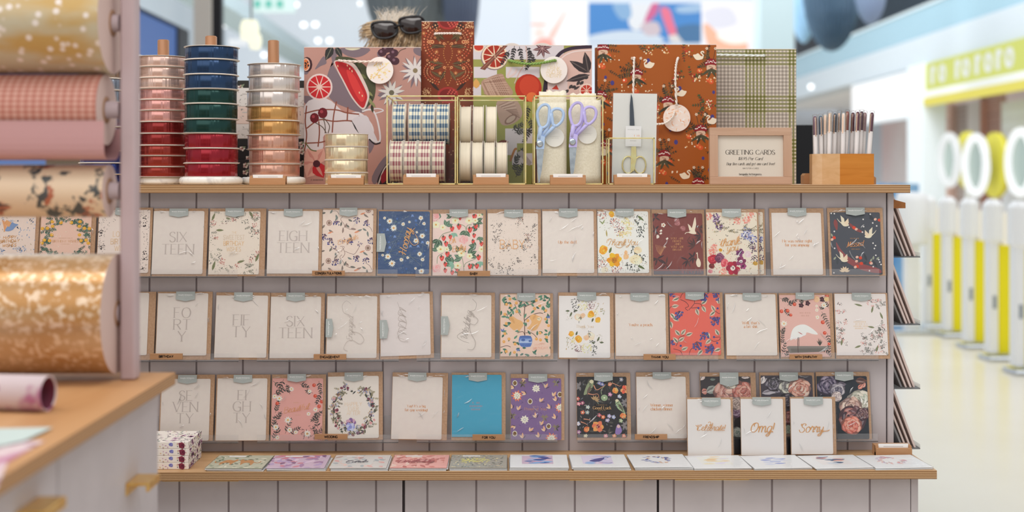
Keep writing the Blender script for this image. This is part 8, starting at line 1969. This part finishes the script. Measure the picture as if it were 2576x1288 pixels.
# centre: lit media wall
YM = 16.0
def bx(mb, l, t, r, b, y0, y1, m, Y=YM): mb.box(PX(l, Y), PX(r, Y), Y + y0, Y + y1, zat(b, Y), zat(t, Y), m)
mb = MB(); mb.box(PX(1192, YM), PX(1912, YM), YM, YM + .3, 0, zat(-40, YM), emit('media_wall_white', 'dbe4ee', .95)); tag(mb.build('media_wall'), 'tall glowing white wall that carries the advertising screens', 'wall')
def screen(l, t, r, b, label, bgc, shapes, st):
    root = thing('advertising_screen', ((PX(l, YM) + PX(r, YM)) / 2, YM - .06, zat(b, YM)), (0, 0, 0), label, 'screen', 'advertising screens')
    A = Art(r - l, b - t, l)
    for p, c in shapes: A.poly(catmull([(u - l, v - t) for u, v in p], 4, True), c)
    s = S((l + r) / 2, YM); w2 = (PX(r, YM) - PX(l, YM)) / 2; h = (b - t) * s
    mb = MB(); mb.box(-w2, w2, 0, .05, 0, h, emit('screen_' + bgc, bgc, st))
    A.emit(mb, -w2, h, s, s, -.001, 5e-4, matf=lambda c: emit('screen_' + c, c, st)); mb.build('panel', root)
screen(1336, 4, 1479, 128, 'white advertising screen with coral shapes above the citrus gift bag', 'f4f4f4', [([(1345, 108), (1370, 96), (1392, 108), (1384, 128), (1345, 128)], 'f0a89c'), ([(1338, 60), (1370, 60), (1370, 66), (1338, 66)], 'f4c4b8'), ([(1380, 92), (1400, 60), (1425, 25), (1410, 60), (1390, 100)], 'f4c8bc'), ([(1345, 80), (1360, 72), (1370, 90), (1350, 96)], 'fbe0d8')], .95)
screen(1480, 9, 1762, 108, 'blue advertising screen with pink shapes above the orange gift bag', '4a8fd6', [([(1480, 92), (1560, 78), (1640, 84), (1660, 108), (1480, 108)], 'd8e6f4'), ([(1585, 9), (1640, 9), (1630, 60), (1600, 78), (1580, 60)], 'eef2f8'), ([(1540, 12), (1580, 10), (1586, 44), (1560, 50)], '8fb8e0'), ([(1640, 9), (1656, 9), (1650, 36), (1625, 60), (1620, 52)], 'd86a9a'), ([(1660, 22), (1682, 24), (1694, 60), (1706, 92), (1688, 98), (1670, 60)], 'f07a98'), ([(1680, 92), (1712, 88), (1730, 104), (1690, 108)], 'e6e2e0'), ([(1700, 70), (1762, 64), (1762, 108), (1720, 108)], '4a7aa8'), ([(1610, 64), (1650, 56), (1660, 84), (1626, 90)], 'd8c8d0'), ([(1700, 20), (1762, 10), (1762, 30), (1710, 34)], 'a8c8e8')], .8)
screen(1763, 4, 1900, 128, 'white advertising screen with an orange form above the gingham bag', 'f0eef2', [([(1768, 70), (1780, 62), (1820, 98), (1868, 100), (1874, 128), (1790, 128)], 'f4b89a'), ([(1800, 90), (1840, 70), (1878, 84), (1876, 108), (1830, 110)], 'fbf4ec'), ([(1770, 30), (1830, 20), (1850, 60), (1790, 70)], 'dfdfea')], .97)
mb = MB(); Y = 15.5; mb.box(PX(1914, Y), PX(1998, Y), Y, Y + 1, 0, 7, cmat('b9cdd2', .6, k=.9)); tag(mb.build('column'), 'pale teal column right of the advertising screens', 'column')
# dark ribbed hanging forms under the high ceiling
def ribbed(px, py, rx, ry, Y, col, label, n=34):
    x, z = P(px, py, Y); s = Y / FPX; k = hexmix(col, '8aa0b4', .35)
    root = thing('ribbed_pendant', (x, Y, z), (0, 0, 0), label, 'pendant', 'ribbed hanging forms')
    mb = MB(); g = []; nv = 14
    for j in range(nv + 1):
        t = R(-88 + 176 * j / nv)
        for i in range(n * 2):
            a = math.pi * i / n; q = 1.0 if i % 2 else .93
            g.append((rx * s * math.cos(t) * math.cos(a) * q, rx * s * math.cos(t) * math.sin(a) * q, ry * s * math.sin(t)))
    m = n * 2
    mb.idx(g, [(j * m + i, j * m + (i + 1) % m, (j + 1) * m + (i + 1) % m, (j + 1) * m + i) for j in range(nv) for i in range(m)], noisemat('ribbed_' + col, col, k, scale=1.5, rough=.5))
    mb.build('shade', root); mb = MB(); mb.tube([(0, 0, ry * s * .98), (0, 0, ry * s + 2)], .02, cmat('30343a')); mb.build('cord', root)
ribbed(2092, -30, 72, 160, 17, '34485c', 'blue grey ribbed hanging form at the upper right')
ribbed(2190, -30, 40, 92, 16, '7c88a6', 'narrow slate ribbed hanging form beside the larger one')
ribbed(2022, -60, 40, 170, 18, '8fb2cc', 'pale blue ribbed hanging form above the gingham bag')
ribbed(1030, -30, 112, 160, 14, '6d716f', 'large dark grey ribbed hanging form behind the person')
ribbed(1160, -40, 48, 190, 13.6, '4c5266', 'slate ribbed hanging form to the right of the person')
# left: dark blue screen wall, columns, lights
XLW = -3.0
Ya, Yb_ = XLW * FPX / (330 - 1254.), XLW * FPX / (449 - 1254.); Yc = XLW * FPX / (476 - 1254.)
zt2 = EYE + 448 * Ya / FPX * .985
root = thing('screen_wall', (XLW, Ya, 0), (0, 0, 0), 'dark blue screen wall with a black end frame at the upper left', 'screen')
mb = MB(); mb.box(-.2, 0, -3, Yb_ - Ya, .1, zt2 - .03, emit('dark_blue_screen', '4a69a4', .85)); mb.build('panel', root)
mb = MB(); mb.box(-.25, .02, Yb_ - Ya, Yc - Ya, 0, zt2, M_BLACK); mb.box(-.25, .02, -3, Yb_ - Ya, zt2 - .03, zt2, cmat('26324a')); mb.build('frame', root)
mb = MB(); Y = 13.5; mb.box(PX(487, Y), PX(531, Y), Y, Y + .3, 0, 8, cmat('cfc8c0', .6, k=.9)); tag(mb.build('column'), 'pale stone column at the upper left', 'column')
mb = MB(); Y = 12.8; mb.box(PX(533, Y), PX(557, Y), Y, Y + .1, 0, 8, M_BLACK); tag(mb.build('black_column'), 'slim black column beside the pale stone one', 'column')
mb = MB(); Xk = -3.6
for y0, y1 in ((15.5, 30),): mb.box(Xk - .5, Xk, y0, y1, EYE + 2.30, EYE + 2.52, cmat('98a6ac', .7))
struct(mb.build('trim_beam'))
mb = MB(); mb.box(-7.2, -7, 12, 34, 0, 9, noisemat('hall_side_wall', 'bcc6ce', 'c6ced4', scale=.4, rough=.8, k=.9)); struct(mb.build('wall_left'))
M_DL = emit('downlight_glow', 'ffffff', 2.2)
for i, (px, py, rp) in enumerate(((520, 15, 6), (567, 66, 6), (718, 15, 6), (744, 14, 7), (764, 65, 7), (793, 64, 7), (800, 105, 6), (829, 105, 6), (664, 141, 6), (905, 12, 3), (2040, 222, 6))):
    Y = 24.0 if px < 2000 else 20.0; x, z = P(px, py, Y); r_ = rp * Y / FPX
    mb = MB(); mb.lathe([(.001, -r_ * .5), (r_ * .7, -r_ * .4), (r_, 0), (r_, .05), (.001, .06)], M_DL, n=16)
    side = 'small round ceiling light %s' % ('over the blue screen wall', 'beside the black column', 'left of a pair above the pearl ribbons', 'right of a pair above the pearl ribbons', 'left of the middle pair', 'right of the middle pair', 'left of the lowest pair', 'right of the lowest pair', 'beside the pearl stack peg', 'faint, above the fair hair', 'under the fascia at the right')[i]
    tag(mb.build('ceiling_light', None, (x, Y, z)), side, 'light', 'small hall lights')
Y = 10.0; root = thing('pendant_lamp', (PX(632, Y), Y, zat(90, Y)), (0, 0, 0), 'glowing warm white lamp shade between the navy and pearl ribbon stacks', 'lamp')
s = Y / FPX; m2 = emit('warm_glow', 'fff4d8', 1.15)
mb = MB(); mb.lathe([(.001, 40 * s), (18 * s, 38 * s), (24 * s, 20 * s), (22 * s, -10 * s), (.001, -14 * s)], m2, (-4 * s, 0, 0), n=20); mb.lathe([(.001, 8 * s), (14 * s, 2 * s), (17 * s, -16 * s), (12 * s, -34 * s), (.001, -36 * s)], m2, (10 * s, 0, 0), n=20); mb.build('shade', root)
mb = MB(); mb.tube([(0, 0, 38 * s), (0, 0, 2.5)], .008, cmat('888888')); mb.build('cord', root)
mb = MB(); x, z = P(597, 106, 12); mb.box(x - .08, x + .08, 12, 12.04, z - .03, z + .03, emit('soft_white', 'f0f4f8', .9)); tag(mb.build('wall_light'), 'small bright white wall light beside the warm lamp', 'light')
Y = 18.0; root = thing('exit_sign', (PX(690, Y), Y, zat(12, Y)), (0, 0, 0), 'small pale sign with green marks above the pearl ribbon stack', 'sign'); s = Y / FPX
mb = MB(); mb.box(-52 * s, 52 * s, 0, .06, -20 * s, 20 * s, emit('pale_green_sign', 'd5ece8', .8)); mb.build('panel', root)
for u in (-42, -14, 14): mb = MB(); mb.box((u - 8) * s, (u + 8) * s, -.012, -.001, -8 * s, 10 * s, emit('green_mark', '5cc4b0', .7)); mb.build('green_mark', root)
mb = MB(); x, z = P(345, 165, 6); mb.lathe([(.001, .05), (.05, .03), (.055, -.05), (.03, -.09), (.001, -.095)], emit('warm_glow2', 'fff6e4', 1.0), (0, 0, 0), n=18); tag(mb.build('table_lamp', None, (x, 6, z)), 'small glowing lamp behind the left ribbon stack', 'lamp')
mb = MB(); mb.box(PX(300, 6) - .3, PX(372, 6), 5.9, 6.3, 0, z - .095, cmat('6b5c4c', .6)); tag(mb.build('side_counter'), 'brown counter carrying the small lamp behind the left ribbon stack', 'counter')
